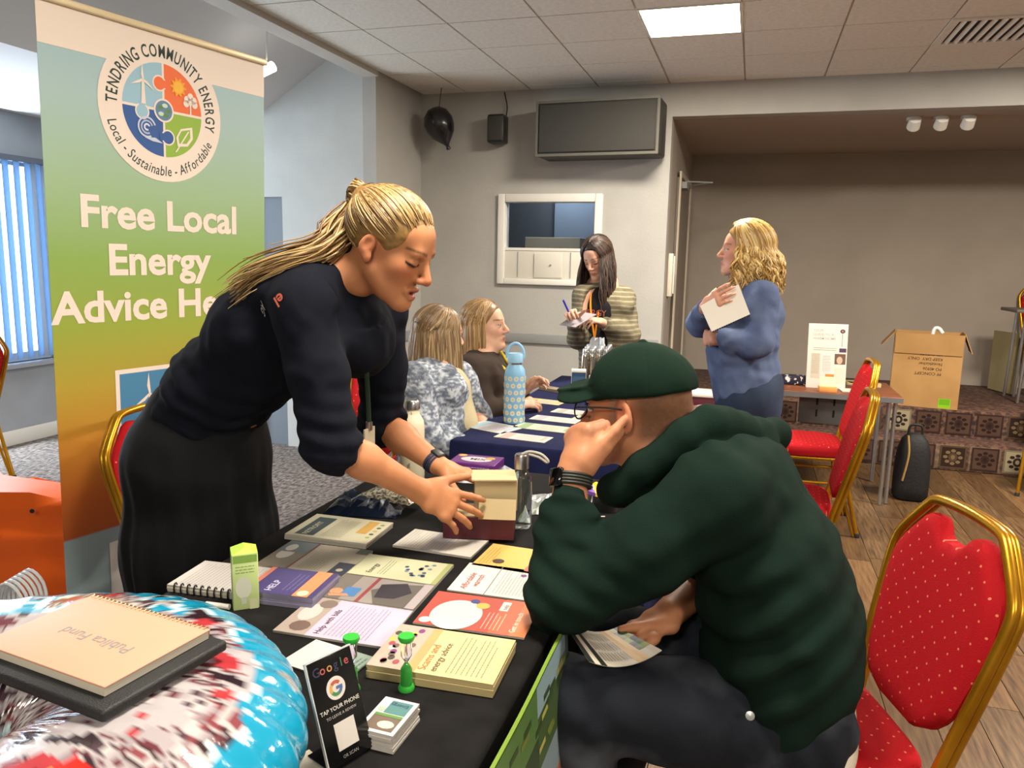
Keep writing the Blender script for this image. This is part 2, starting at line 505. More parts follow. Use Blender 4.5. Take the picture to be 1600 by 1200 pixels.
struct(MB().bx((-1.6, FY + .70, .9), (-1.25, FY + .75, 2.3)).build('wall_kitchen_panel', mat('kitchen_panel', '#8591a0', .7)))
props(MB().bx((-1.75, FY + .35, .9), (-1.3, FY + .6, 1.6)).build('kitchen_cupboard', mat('beige_board', '#b2a795', .7), bevel=.005), 'beige cupboard behind the hatch glass', 'cupboard')
area_lamp('hatch_fill_light', (-1.45, FY + .45, 2.25), (.2, .2), 5.0, (.85, .93, 1.0))  # unseen fill lamp added to brighten what shows through the hatch glass

# stage: carpeted platform with a step
def carpet_pattern():
    m = bpy.data.materials.new('patterned_stage_carpet'); m.use_nodes = True
    nt = m.node_tree; N = nt.nodes; L = nt.links; b = N['Principled BSDF']; b.inputs['Roughness'].default_value = .95
    tc = N.new('ShaderNodeTexCoord'); mp = N.new('ShaderNodeMapping'); mp.inputs['Rotation'].default_value = (math.radians(90), 0, 0)
    L.new(tc.outputs['Object'], mp.inputs[0])
    br = N.new('ShaderNodeTexBrick'); br.offset = .5; br.inputs['Scale'].default_value = 1
    br.inputs['Brick Width'].default_value = .22; br.inputs['Row Height'].default_value = .2; br.inputs['Mortar Size'].default_value = .012
    br.inputs['Color1'].default_value = (*lin('#2b1a17'), 1); br.inputs['Color2'].default_value = (*lin('#8d7b60'), 1); br.inputs['Mortar'].default_value = (*lin('#4c3026'), 1)
    br.inputs['Bias'].default_value = -.35
    L.new(mp.outputs[0], br.inputs['Vector'])
    vo = N.new('ShaderNodeTexVoronoi'); vo.inputs['Scale'].default_value = 26; L.new(tc.outputs['Object'], vo.inputs['Vector'])
    no = N.new('ShaderNodeTexNoise'); no.inputs['Scale'].default_value = 34; no.inputs['Detail'].default_value = 3; L.new(tc.outputs['Object'], no.inputs['Vector'])
    r = N.new('ShaderNodeValToRGB'); r.color_ramp.elements[0].position = .42; r.color_ramp.elements[0].color = (*lin('#1d1211'), 1); r.color_ramp.elements[1].position = .62; r.color_ramp.elements[1].color = (*lin('#7a5a48'), 1)
    L.new(no.outputs[0], r.inputs[0])
    mx = N.new('ShaderNodeMix'); mx.data_type = 'RGBA'; mx.inputs['Factor'].default_value = .5
    L.new(br.outputs['Color'], mx.inputs['A']); L.new(r.outputs[0], mx.inputs['B'])
    L.new(mx.outputs['Result'], b.inputs['Base Color'])
    return m


M_stc = carpet_pattern()
struct(MB().bx((SX, 6.24, 0), (5.0, 7.67, .4)).build('floor_stage', M_stc, bevel=.008))
struct(MB().bx((SX, 6.0, 0), (5.0, 6.24, .2)).build('floor_stage_step', M_stc, bevel=.008))
# woven squares of the stage carpet, each its own motif
stg = bpy.data.objects['floor_stage']; stp = bpy.data.objects['floor_stage_step']
mr = random.Random(5)
def motif(parent, x, z, y, w, h2, kind):
    q = MB(); q.M = np.array([[1, 0, 0, x], [0, 0, -1, y], [0, 1, 0, z], [0, 0, 0, 1.]])
    pal = [('#6e6450', '#2a1e19', '#8d8268'), ('#31201c', '#4a352a', '#241714'), ('#4a3a2a', '#2a1b17', '#6e5c40')][kind]
    q.quad(-w / 2, -h2 / 2, w / 2, h2 / 2, .001, pal[0]); q.quad(-w / 2 + .012, -h2 / 2 + .012, w / 2 - .012, h2 / 2 - .012, .0016, pal[1] if kind else pal[2])
    for k in range(8):
        a = k * math.pi / 4
        q.disc(math.cos(a) * w * .28, math.sin(a) * h2 * .28, .016, .0022, pal[2] if kind else pal[1], 8, .012)
    q.disc(0, 0, w * .17, .0024, pal[0] if kind else pal[1], 10, h2 * .2); q.disc(0, 0, w * .08, .0028, pal[2], 8, h2 * .1)
    q.build('carpet_motif', mat('print', vcol=True, rough=.85, spec=.2), parent)
for i in range(16):
    x = -.35 + i * .2
    motif(stp, x, .1, 5.997, .17, .165, [1, 1, 2, 1, 1][mr.randrange(5)] if i not in (9, 11) else (2 if i == 9 else 0))
    motif(stg, x + .07, .3, 6.237, .17, .165, [1, 1, 1, 2, 1][mr.randrange(5)] if i != 7 else 0)
# door and fittings in the recess side wall
d2 = struct(MB().bx((SX, 6.25, .4), (SX + .02, 7.2, 2.08)).build('door_2', mat('taupe_door', '#81776c', .6)))
MB().bx((SX + .02, 6.2, .4), (SX + .035, 6.25, 2.12)).build('architrave', mat('cream_trim', '#b5aa97', .5), d2)
MB().bx((SX + .02, 6.25, 2.08), (SX + .035, 7.25, 2.12)).build('architrave', mat('cream_trim'), d2)
MB().bx((SX + .02, 7.2, .4), (SX + .035, 7.25, 2.08)).build('architrave', mat('cream_trim'), d2)
MB().bx((SX + .02, 6.3, 2.0), (SX + .07, 6.5, 2.05)).tube([(SX + .06, 6.4, 2.06), (SX + .25, 6.5, 2.06), (SX + .06, 6.75, 2.06)], .006, 6).build('door_closer', M_rail, d2)
t = thing('switch_plate', 'narrow cream wall fitting on the recess side wall', 'wall fitting', (SX, 5.92, 1.33))
MB().bx((0, -.05, -.16), (.035, .05, .16)).build('case', mat('cream_plastic', '#cfc8b8', .4), t, bevel=.006)
MB().bx((.035, .0, -.14), (.045, .04, .14)).build('cover', M_white, t, bevel=.003)
# ================================================================ furniture
M_gold = mat('gold_lacquer', '#c08d22', .28, .75, col2='#a87614', nscale=9)
def dotted_red():
    m = mat('red_dotted_fabric', '#a8121c', .85, bump=.25, bscale=400, spec=.2)
    nt = m.node_tree; N = nt.nodes; L = nt.links; b = N['Principled BSDF']
    at = N.new('ShaderNodeAttribute'); at.attribute_name = 'UVd'
    sc = N.new('ShaderNodeVectorMath'); sc.operation = 'SCALE'; sc.inputs['Scale'].default_value = 1
    L.new(at.outputs['Vector'], sc.inputs[0])
    fr = N.new('ShaderNodeVectorMath'); fr.operation = 'FRACTION'; L.new(sc.outputs[0], fr.inputs[0])
    di = N.new('ShaderNodeVectorMath'); di.operation = 'DISTANCE'; di.inputs[1].default_value = (.5, .5, 0); L.new(fr.outputs[0], di.inputs[0])
    lt = N.new('ShaderNodeMath'); lt.operation = 'LESS_THAN'; lt.inputs[1].default_value = .075; L.new(di.outputs['Value'], lt.inputs[0])
    mx = N.new('ShaderNodeMix'); mx.data_type = 'RGBA'; L.new(lt.outputs[0], mx.inputs['Factor'])
    mx.inputs['A'].default_value = (*lin('#a01019'), 1); mx.inputs['B'].default_value = (*lin('#cf7a5c'), 1)
    L.new(mx.outputs['Result'], b.inputs['Base Color'])
    return m
M_red = dotted_red()
M_tube = mat('steel_tube', '#b4b6b8', .3, .9)


def add_uvd(me, fn):
    at = me.attributes.new('UVd', 'FLOAT_VECTOR', 'POINT')
    buf = []
    for v in me.vertices: buf.extend(fn(v.co))
    at.data.foreach_set('vector', buf)


def dots(u, v):
    p = .032
    return ((u + v) / p * .7071, (u - v) / p * .7071, 0)


CH_LEAN = .24


def yb(z): return -.2 - CH_LEAN * (z - .45)


def bp(x, z, off=0.): return (x, yb(z) + off, z)


def make_chair():
    t = thing('banquet_chair', 'x', 'chair')
    # seat pad: rounded superellipse, domed
    rings = []
    def outline(s, z):
        out = []
        for k in range(36):
            a = 2 * math.pi * k / 36
            ca, sa = math.cos(a), math.sin(a)
            e = .42
            x = .21 * math.copysign(abs(ca) ** e, ca); y = .205 * math.copysign(abs(sa) ** e, sa)
            x *= 1 - .1 * (.2 - y) / .4
            out.append((x * s, y * s, z))
        return out
    for s, z in ((.9, .418), (.985, .425), (1.0, .445), (.985, .468), (.94, .48), (.8, .487), (.5, .491), (.1, .492)): rings.append(outline(s, z))
    q = MB(); q.loft(rings); o = q.build('seat', M_red, t, smooth=True); add_uvd(o.data, lambda c: dots(c.x, c.y))
    # back pad with hand hole cut at the top
    def half(z):
        pts = [(.50, .075), (.53, .135), (.58, .165), (.66, .182), (.74, .193), (.79, .19), (.83, .165), (.865, .135), (.885, .118), (.895, .10)]
        zs = [p[0] for p in pts]; return float(np.interp(z, zs, [p[1] for p in pts]))
    zs = np.concatenate([np.linspace(.50, .80, 13), np.linspace(.815, .895, 7)])
    vs = []; nu = 17
    for side in (1, -1):
        for z in zs:
            hw = half(z)
            for j in range(nu):
                x = hw * (-1 + 2 * j / (nu - 1))
                notch = 0
                ztop = .895 - .035 * max(0, 1 - (x / .055) ** 4) if abs(x) < .055 else .895
                zz = .50 + (z - .50) * (ztop - .50) / .395
                edge = min(1, (1 - abs(x) / max(hw, .01)) * 6, (zz - .498) / .03, (ztop - zz + .004) / .02)
                th = .006 + .016 * max(0, edge) ** .5
                vs.append(bp(x, zz, side * th))
    nz = len(zs); fs = []
    for i in range(nz - 1):
        for j in range(nu - 1):
            a = i * nu + j
            fs.append((a, a + 1, a + nu + 1, a + nu)); B = nz * nu
            fs.append((B + a + nu, B + a + nu + 1, B + a + 1, B + a))
    per = [j for j in range(nu)] + [(i + 1) * nu - 1 for i in range(1, nz)] + [(nz - 1) * nu + j for j in range(nu - 2, -1, -1)] + [i * nu for i in range(nz - 2, 0, -1)]
    for k in range(len(per)):
        a, c = per[k], per[(k + 1) % len(per)]; fs.append((c, a, nz * nu + a, nz * nu + c))
    q = MB(); q.add(vs, fs); o = q.build('backrest', M_red, t, smooth=True); add_uvd(o.data, lambda c: dots(c.x, c.z))
    # back frame: one bent tube, doubled by a thinner bead
    path = [bp(-.165, .43), bp(-.175, .52), bp(-.2, .70), bp(-.208, .79), bp(-.2, .825), bp(-.13, .91), bp(-.11, .925), bp(0, .932), bp(.11, .925), bp(.13, .91), bp(.2, .825), bp(.208, .79), bp(.2, .70), bp(.175, .52), bp(.165, .43)]
    pp = []
    for i in range(len(path) - 1):
        for s in (0, .34, .67): pp.append(np.array(path[i]) * (1 - s) + np.array(path[i + 1]) * s)
    pp.append(np.array(path[-1])); pp = np.array(pp)
    for _ in range(2): pp[1:-1] = (pp[:-2] + 2 * pp[1:-1] + pp[2:]) / 4
    q = MB(); q.tube(pp, .0115, 8, hint=(0, 1, 0)); q.tube(pp + np.array([0, -.017, -.003]), .0095, 8, hint=(0, 1, 0)); q.build('back_frame', M_gold, t, smooth=True)
    for s in (-1, 1):
        q = MB(); q.tube(spline([bp(s * .165, .46), (s * .168, -.2, .40), (s * .178, -.24, .2), (s * .185, -.29, 0.004)], 10), .0115, 8, hint=(1, 0, 0)); q.tube(spline([(s * .15, -.2, .42), (s * .16, -.19, .30), (s * .175, -.235, .12), (s * .182, -.272, 0.004)], 10), .008, 8, hint=(1, 0, 0)); lg = q.build('leg', M_gold, t, smooth=True); MB().lathe([(.0, 0), (.014, 0), (.014, .022), (.012, .024), (0, .024)], (s * .185, -.289, 0), 10).build('rubber_foot', mat('black_rubber_foot', '#1a1a1a', .7), lg, smooth=True)
        q = MB(); q.tube(spline([(s * .165, -.19, .41), (s * .175, 0, .41), (s * .18, .13, .41), (s * .182, .165, .395), (s * .185, .18, .36), (s * .19, .20, .15), (s * .193, .21, 0.004)], 18), .0115, 8, hint=(1, 0, 0)); lg = q.build('leg', M_gold, t, smooth=True); MB().lathe([(.0, 0), (.014, 0), (.014, .022), (.012, .024), (0, .024)], (s * .193, .21, 0), 10).build('rubber_foot', mat('black_rubber_foot'), lg, smooth=True)
    q = MB(); q.tube([(-.18, .15, .405), (.18, .15, .405)], .01, 8); q.tube([(-.165, -.18, .405), (.165, -.18, .405)], .01, 8)
    for s in (-1, 1): q.tube([(s * .178, -.2, .28), (s * .185, .18, .28)], .008, 8)
    q.build('seat_frame', M_gold, t, smooth=True)
    return t


chairs = [
    ((.157, 1.622), 108, 'red dotted banquet chair with gold frame the man in the green hoodie sits on', 0),
    ((.33, 4.45), 92, 'empty red banquet chair farther from the camera, in front of the small desk', 0),
    ((.17, 3.32), 88, 'empty red banquet chair just behind the hooded man, beside the blue table', 0),
    ((-1.52, 1.98), -90, 'red banquet chair between the tall banner and the leaning woman', 0),
    ((-1.38, 3.18), -85, 'red banquet chair behind the seated woman in the grey marled cardigan', 0),
    ((-1.33, 3.72), -80, 'red banquet chair under the seated woman in the brown sweatshirt', 0),
    ((2.42, 7.35), 180, 'red banquet chair up on the stage behind the grey table', .4),
    ((1.98, 5.55), 150, 'red banquet chair at the right edge in front of the stage step', 0),
    ((-4.62, 3.35), 90, 'red banquet chair at the left edge by the window wall', 0),
    ((-.2, 4.97), 95, 'red banquet chair behind the woman with curly blonde hair', 0),
]
proto = make_chair()
for i, ((x, y), a, lb, z) in enumerate(chairs):
    o = proto if i == 0 else copy_tree(proto)
    o.location = (x, y, z); o.rotation_euler.z = math.radians(a); props(o, lb, 'chair', 'red and gold banquet chairs')


def cloth_drape(x0, x1, y0, y1, z, zb, seed, amp=.018, r=.012):
    """table cloth: flat top, rounded edge, hanging folds"""
    rg = random.Random(seed)
    per = []
    step = .035
    def run(ax, ay, bx_, by):
        n = max(2, int(math.hypot(bx_ - ax, by - ay) / step))
        for i in range(n): per.append((ax + (bx_ - ax) * i / n, ay + (by - ay) * i / n))
    run(x0, y0, x1, y0); run(x1, y0, x1, y1); run(x1, y1, x0, y1); run(x0, y1, x0, y0)
    P = np.array(per); n = len(P); cx, cy = (x0 + x1) / 2, (y0 + y1) / 2
    nx = np.zeros_like(P)
    for i, (x, y) in enumerate(per):
        v = np.array([0., 0.])
        if abs(x - x0) < 1e-6: v[0] -= 1
        if abs(x - x1) < 1e-6: v[0] += 1
        if abs(y - y0) < 1e-6: v[1] -= 1
        if abs(y - y1) < 1e-6: v[1] += 1
        nx[i] = v / (np.linalg.norm(v) or 1)
    ph = [rg.random() * 6.28 for _ in range(4)]
    s = np.arange(n) * step
    wave = np.sin(s * 17 + ph[0]) * .5 + np.sin(s * 29 + ph[1]) * .3 + np.sin(s * 7 + ph[2]) * .4
    rings = []
    for f in (.0, .35, .7, .9): rings.append(np.column_stack([cx + (P[:, 0] - cx) * f, cy + (P[:, 1] - cy) * f, np.full(n, z)]))
    rings.append(np.column_stack([P - nx * .004, np.full(n, z)]))
    for t, dz in ((.003, -.003), (.006, -.012), (.007, -.06), (.008, -.2), (.012, -.4), (.016, zb - z)):
        k = abs(dz) / (z - zb)
        off = t + amp * k * (1 + wave)
        rings.append(np.column_stack([P + nx * off[:, None], np.full(n, z + dz)]))
    q = MB(); q.loft(rings, cap=False)
    return q


TZ = .74
def trestle(x0, x1, y0, y1, label):
    t = thing('trestle_table', label, 'table', ((x0 + x1) / 2, (y0 + y1) / 2, 0), 0, 'trestle tables')
    hx, hy = (x1 - x0) / 2 - .012, (y1 - y0) / 2 - .012
    MB().bx((-hx, -hy, TZ - .035), (hx, hy, TZ - .006)).build('tabletop', mat('table_board', '#8a6f52', .5), t, bevel=.004)
    for sx in (-1, 1):
        for sy in (-1, 1): MB().tube([(sx * (hx - .08), sy * (hy - .12), TZ - .035), (sx * (hx - .06), sy * (hy - .1), .005)], .014, 8).build('leg', M_tube, t, smooth=True)
    return t
M_blackcloth = mat('black_tablecloth', '#141313', .92, col2='#1b1a1a', nscale=20, bump=.15, bscale=700, spec=.15)
M_bluecloth = mat('navy_tablecloth', '#161a3c', .9, col2='#1b2046', nscale=12, bump=.15, bscale=600, spec=.2)
trestle(-1.09, -.32, .42, 2.33, 'trestle table under the black cloth')
props(cloth_drape(-1.09, -.32, .42, 2.33, TZ, .03, 1).build('tablecloth', M_blackcloth, smooth=True), 'black cloth draped over the near table full of leaflets', 'tablecloth')
trestle(-1.05, -.31, 2.66, 4.45, 'trestle table under the navy blue cloth')
props(cloth_drape(-1.05, -.31, 2.66, 4.45, TZ, .03, 2).build('tablecloth', M_bluecloth, smooth=True), 'navy blue cloth draped over the far table', 'tablecloth')

# small desk before the stage
t = thing('small_desk', 'small wood topped desk with grey panel before the stage', 'desk', (.5, 5.2, 0))
M_wood = mat('red_brown_wood', '#6e4029', .4, col2='#5c331f', nscale=4, nstretch=(1, 12, 1), ndetail=5)
M_greymetal = mat('grey_metal', '#6a6c6e', .45, .2)
MB().bx((-.32, -.28, .64), (.4, .34, .665)).build('desktop', M_wood, t, bevel=.003)
MB().bx((-.32, -.283, .632), (.4, -.28, .66)).build('edge_strip', M_greymetal, t)
mp = MB().bx((-.16, -.1, .44), (.22, -.085, .63)).build('modesty_panel', M_greymetal, t, bevel=.006)
for k in (-.06, .04, .13):
    for z in (.485, .56): MB().bx((k, -.103, z), (k + .012, -.1, z + .045)).build('slot', M_dark, mp)
for x, y in ((.33, -.26), (.37, -.22), (-.28, -.2), (-.28, .28), (.36, .28)): MB().tube([(x, y, .64), (x - .0, y, .003)], .012, 8).build('leg', M_tube, t, smooth=True)
# table on the stage
t = thing('stage_table', 'grey topped table with thin steel legs on the stage', 'table', (2.3, 6.93, .4))
MB().bx((-.36, -.22, .7), (.6, .19, .725)).build('tabletop', mat('slate_top', '#5b544e', .5), t, bevel=.004)
for x, y in ((-.27, -.18), (-.2, -.2), (-.27, .16), (-.2, .16), (.5, -.18), (.5, .16)): MB().tube([(x * .92, y, .7), (x, y, .003)], .012, 8).build('leg', M_tube, t, smooth=True)
props(MB().box((2.06, 7.32, .4 + .26), (.02, .3, .5), rz=.3).box((2.1, 7.32, .4 + .24), (.015, .28, .46), rz=.3).build('leaning_board', mat('board_cream', '#a0946f', .7)), 'cream board leaning under the grey stage table', 'board')

# cardboard box on the stage edge, flaps open
bx = thing('cardboard_box', 'large brown cardboard box with open flaps on the stage edge', 'box', (1.30, 6.42, .4), math.radians(-9))
M_card = mat('cardboard', '#a6804f', .85, col2='#9a7444', nscale=5, bump=.08, bscale=200)
w, dp, hh = .45, .30, .545
for c, d in (((0, -dp / 2, hh / 2), (w, .006, hh)), ((0, dp / 2, hh / 2), (w, .006, hh)), ((-w / 2, 0, hh / 2), (.006, dp, hh)), ((w / 2, 0, hh / 2), (.006, dp, hh))): MB().box(c, d).build('side', M_card, bx)
MB().box((0, 0, .006), (w, dp, .006)).build('bottom', M_card, bx)
Rx = Matrix.Rotation(math.radians(7), 3, 'X')
MB().box((0, -dp / 2 - .018, hh - .075), (w * .98, .005, .15), R=Rx).build('flap', M_card, bx)
MB().box((-w / 2 - .045, 0, hh - .05), (.005, dp, .14), R=Matrix.Rotation(math.radians(38), 3, 'Y')).build('flap', M_card, bx)
MB().box((w / 2 + .03, 0, hh - .06), (.005, dp, .15), R=Matrix.Rotation(math.radians(-22), 3, 'Y')).build('flap', M_card, bx)
q = MB(); q.M = np.array([[1, 0, 0, 0], [0, 0, -1, -dp / 2 - .0035], [0, 1, 0, 0], [0, 0, 0, 1.]])
for i, s in enumerate(['PF CONCEPT', 'PO 40926', 'Notizbücher', 'KEEP DRY  ONLY', '100 SHEETS']):
    q.text(s, .10, .235 + .036 * i + .028, .03, 0, '#3a2a18', .012, rot=math.pi)
q.quad(.10, .005, .18, .075, 0, '#7fae1e'); q.quad(.105, .03, .175, .073, .0004, '#5f9a18')
q.build('print', mat('print'), bx)
q = MB(); q.tube(spline([(.02, 0, hh - .1), (.03, 0, hh + .02), (.06, 0, hh + .035), (.09, 0, hh + .0)], 10), .014, 8); props(q.build('bag_handle', M_white, bx, smooth=True))

# wall loudspeaker, small speaker, balloon lamp, spot lamps
M_spk = mat('speaker_grille', '#3a3833', .75, bump=.3, bscale=900)
M_spkc = mat('speaker_case', '#3a3935', .6)
t = thing('wall_loudspeaker', 'large grey rectangular loudspeaker high on the far wall', 'speaker', (-1.07, 5.48, 2.32), math.radians(-3))
MB().bx((-.43, -.13, -.185), (.43, .15, .185)).build('case', M_spkc, t, bevel=.02)
MB().bx((-.405, -.145, -.16), (.405, -.13, .16)).build('grille', M_spk, t, bevel=.006)
MB().bx((-.43, -.14, -.185), (.43, -.128, -.168)).bx((-.43, -.14, .168), (.43, -.128, .185)).bx((-.43, -.14, -.168), (-.413, -.128, .168)).bx((.413, -.14, -.168), (.43, -.128, .168)).build('bezel', mat('bezel', '#5f5c53', .5), t)
t = thing('small_speaker', 'small black speaker hung by a cable beside the balloon', 'speaker', (-1.85, 5.56, 2.36))
MB().bx((-.065, -.06, -.1), (.065, .06, .1)).build('case', mat('black_plastic', '#262626', .45), t, bevel=.015)
MB().bx((-.055, -.068, -.085), (.055, -.06, .085)).build('grille', M_spkc, t, bevel=.004)
MB().tube(spline([(.05, .04, .1), (.05, .06, .17), (.03, .05, .27)], 8), .005, 6).build('cable', mat('black_plastic'), t, smooth=True)
MB().bx((-.02, .06, -.03), (.02, .09, .03)).build('bracket', mat('black_plastic'), t)
t = thing('balloon', 'round black balloon hanging high in the far corner', 'balloon', (-2.27, 5.45, 2.40))
prof = [(.001, .115), (.05, .105), (.09, .07), (.11, .01), (.105, -.04), (.085, -.09), (.05, -.13), (.025, -.155), (.014, -.17)]
MB().lathe(prof, n=24).build('skin', mat('black_rubber', '#1d1c1f', .25, coat=.3), t, smooth=True, rot=(.0, math.radians(-22), .4))
MB().lathe([(.012, -.17), (.018, -.195), (.016, -.2), (.01, -.19)], n=12).build('knot', mat('black_rubber'), t, smooth=True, rot=(0, math.radians(-22), .4))
MB().tube([(.0, 0, .11), (.02, 0, .245)], .003, 6).build('string', mat('black_plastic'), t)
for k, px in enumerate((1428, 1470, 1512)):
    p = onY(px, 183, 5.95)
    t = thing('spot_lamp', ['white spot lamp above the stage, leftmost of three', 'white spot lamp above the stage, middle of three', 'white spot lamp above the stage, rightmost of three'][k], 'lamp', (p[0], p[1], 2.42), 0, 'stage spot lamps')
    MB().lathe([(.0, -.018), (.045, -.018), (.045, 0), (0, 0)], n=16).build('base', M_white, t, smooth=True)
    MB().lathe([(.012, -.03), (.042, -.03), (.038, .045), (.02, .05)], n=16).build('shade', M_white, t, smooth=True, loc=(0, -.03, -.045), rot=(math.radians(55), 0, 0))
# track spot in the side bay
t = thing('pendant_spot', 'small white lit spot lamp hanging in the side bay', 'lamp', (-2.80, 4.1, 2.49))
MB().tube([(0, 0, .0), (.01, 0, .25)], .004, 6).build('cord', M_white, t)
MB().lathe([(.0, -.06), (.028, -.06), (.03, .05), (0, .055)], n=14).build('shade', mat('lit_lamp', '#fff6ea', .4, emit=6), t, smooth=True, rot=(0, math.radians(70), 0))
area_lamp('bay_tube_lamp', (-3.9, 1.9, 2.28), (.9, .12), 26, (1, .95, .88))
t = thing('tube_light', 'long white tube light under the bay ceiling above the banner', 'lamp', (-3.9, 1.9, 2.315))
MB().bx((-.5, -.07, 0), (.5, .07, .06)).build('housing', M_white, t, bevel=.006)
MB().bx((-.48, -.05, -.02), (.48, .05, 0)).build('diffuser', mat('lit_lamp'), t, bevel=.008)
# ================================================================ tall roll-up banner
BA, BB = V(-2.0, 1.822, 0), V(-1.819, 2.646, 0)
bang = math.atan2(BB[1] - BA[1], BB[0] - BA[0])
BW, BH = .845, 2.15
_bn = V(-math.sin(bang), math.cos(bang), 0)
bn = thing('roll_up_banner', 'tall roll-up banner with round logo and white lettering fading from blue through green to orange', 'banner', tuple((BA + BB) / 2 + _bn * .078), bang)
bn.rotation_euler = (math.radians(2.08), 0, bang)
# local: x along the banner, z up, printed side faces -y
def banner_paint():
    m = bpy.data.materials.new('banner_print'); m.use_nodes = True
    nt = m.node_tree; N = nt.nodes; L = nt.links; b = N['Principled BSDF']; b.inputs['Roughness'].default_value = .55
    tc = N.new('ShaderNodeTexCoord'); sp = N.new('ShaderNodeSeparateXYZ'); L.new(tc.outputs['Object'], sp.inputs[0])
    r = N.new('ShaderNodeMapRange'); r.inputs[1].default_value = 0; r.inputs[2].default_value = BH; L.new(sp.outputs['Z'], r.inputs[0])
    cr = N.new('ShaderNodeValToRGB'); e = cr.color_ramp.elements
    stops = [(.0, '#7a898d'), (.228, '#7a898d'), (.23, '#93481c'), (.29, '#a2531d'), (.38, '#b57a24'), (.46, '#a99230'), (.55, '#8f9e38'), (.65, '#83a24e'), (.76, '#93b08a'), (.88, '#9cb6b6'), (1., '#98b6c2')]
    e[0].position, e[0].color = stops[0][0], (*lin(stops[0][1]), 1); e[1].position, e[1].color = stops[-1][0], (*lin(stops[-1][1]), 1)
    for p, c in stops[1:-1]:
        k = e.new(p); k.color = (*lin(c), 1)
    L.new(r.outputs[0], cr.inputs[0]); L.new(cr.outputs[0], b.inputs['Base Color'])
    return m
nx = 18
rings = []
for i in range(nx + 1):
    x = -BW / 2 + BW * i / nx
    c = 0.
    rings.append([(x, -c, .09), (x, -c, BH - .01), (x, -c + .0012, BH - .01), (x, -c + .0012, .09)])
q = MB(); q.loft(rings); q.build('printed_sheet', banner_paint(), bn, smooth=True)
q = MB(); q.bx((-BW / 2 - .01, -.012, BH - .022), (BW / 2 + .01, .014, BH)); q.build('top_rail', mat('cream_rail', '#d9c7a2', .4, .2), bn, bevel=.005)
MB().tube([(0, .03, .08), (0, .02, BH - .02)], .012, 8).build('pole', M_tube, bn, smooth=True)
MB().bx((-BW / 2 - .02, -.06, .0), (BW / 2 + .02, .08, .09)).build('base', mat('silver_base', '#a9abad', .35, .8), bn, bevel=.015)
for s in (-1, 1): MB().bx((s * .3 - .02, -.16, 0), (s * .3 + .02, .16, .012)).build('foot', mat('silver_base'), bn, bevel=.004)
PM = mat('print_satin', vcol=True, rough=.55, col2=(.86, .86, .86), nlo=-2, nhi=-1)
def bprint(name, fn, off):
    q = MB(); q.M = np.array([[1, 0, 0, 0], [0, 0, -1, -.0008 - off], [0, 1, 0, 0], [0, 0, 0, 1.]])
    fn(q); return q.build(name, PM, bn, recalc=False)
CREAM = '#f3e3d6'
LX_, LZ, LR = -.015, 1.89, .232
def head_(q):
    pts = [(-BW / 2, BH - .022), (-BW / 2, 2.012)] + [(x, 2.012) for x in np.linspace(-BW / 2, BW / 2, 14)[1:]] + [(BW / 2, BH - .022)]
    q.poly(pts, 0, CREAM); q.disc(LX_, LZ, LR, .0004, CREAM, 56)
bprint('header_panel', head_, 0)
def arc_text(q, s, r, a_mid, span, size, col, inward=False, off=.012, shear=0.):
    ws = []
    for ch in s:
        if ch == ' ': ws.append(.3); continue
        vs, _ = text_geo(ch, off, shear); ws.append(vs[:, 0].max() + .05)
    k = span * r / (sum(ws) * size); a = a_mid + (span / 2) * (-1 if inward else 1)
    for ch, w_ in zip(s, ws):
        da = w_ * size * k / r; am = a + (da / 2) * (1 if inward else -1)
        if ch != ' ':
            vs, fs = text_geo(ch, off, shear); vs = vs * size; vs[:, 0] -= w_ * size / 2; vs[:, 0] *= k
            rot = am - math.pi / 2 if not inward else am + math.pi / 2
            c_, s_ = math.cos(rot), math.sin(rot)
            v2 = np.column_stack([vs[:, 0] * c_ - vs[:, 1] * s_, vs[:, 0] * s_ + vs[:, 1] * c_, np.zeros(len(vs))])
            q.add(v2 + np.array([LX_ + r * math.cos(am), LZ + r * math.sin(am), 0]), fs, col)
        a += da * (1 if inward else -1)
bprint('upper_lettering', lambda q: arc_text(q, 'TENDRING COMMUNITY ENERGY', .168, math.radians(84), math.radians(196), .055, '#1f3b34', off=.016), .0008)
bprint('lower_lettering', lambda q: arc_text(q, 'Local - Sustainable - Affordable', .212, math.radians(-94), math.radians(140), .046, '#1f3b34', inward=True, off=.006, shear=.12), .0008)
R2 = .15
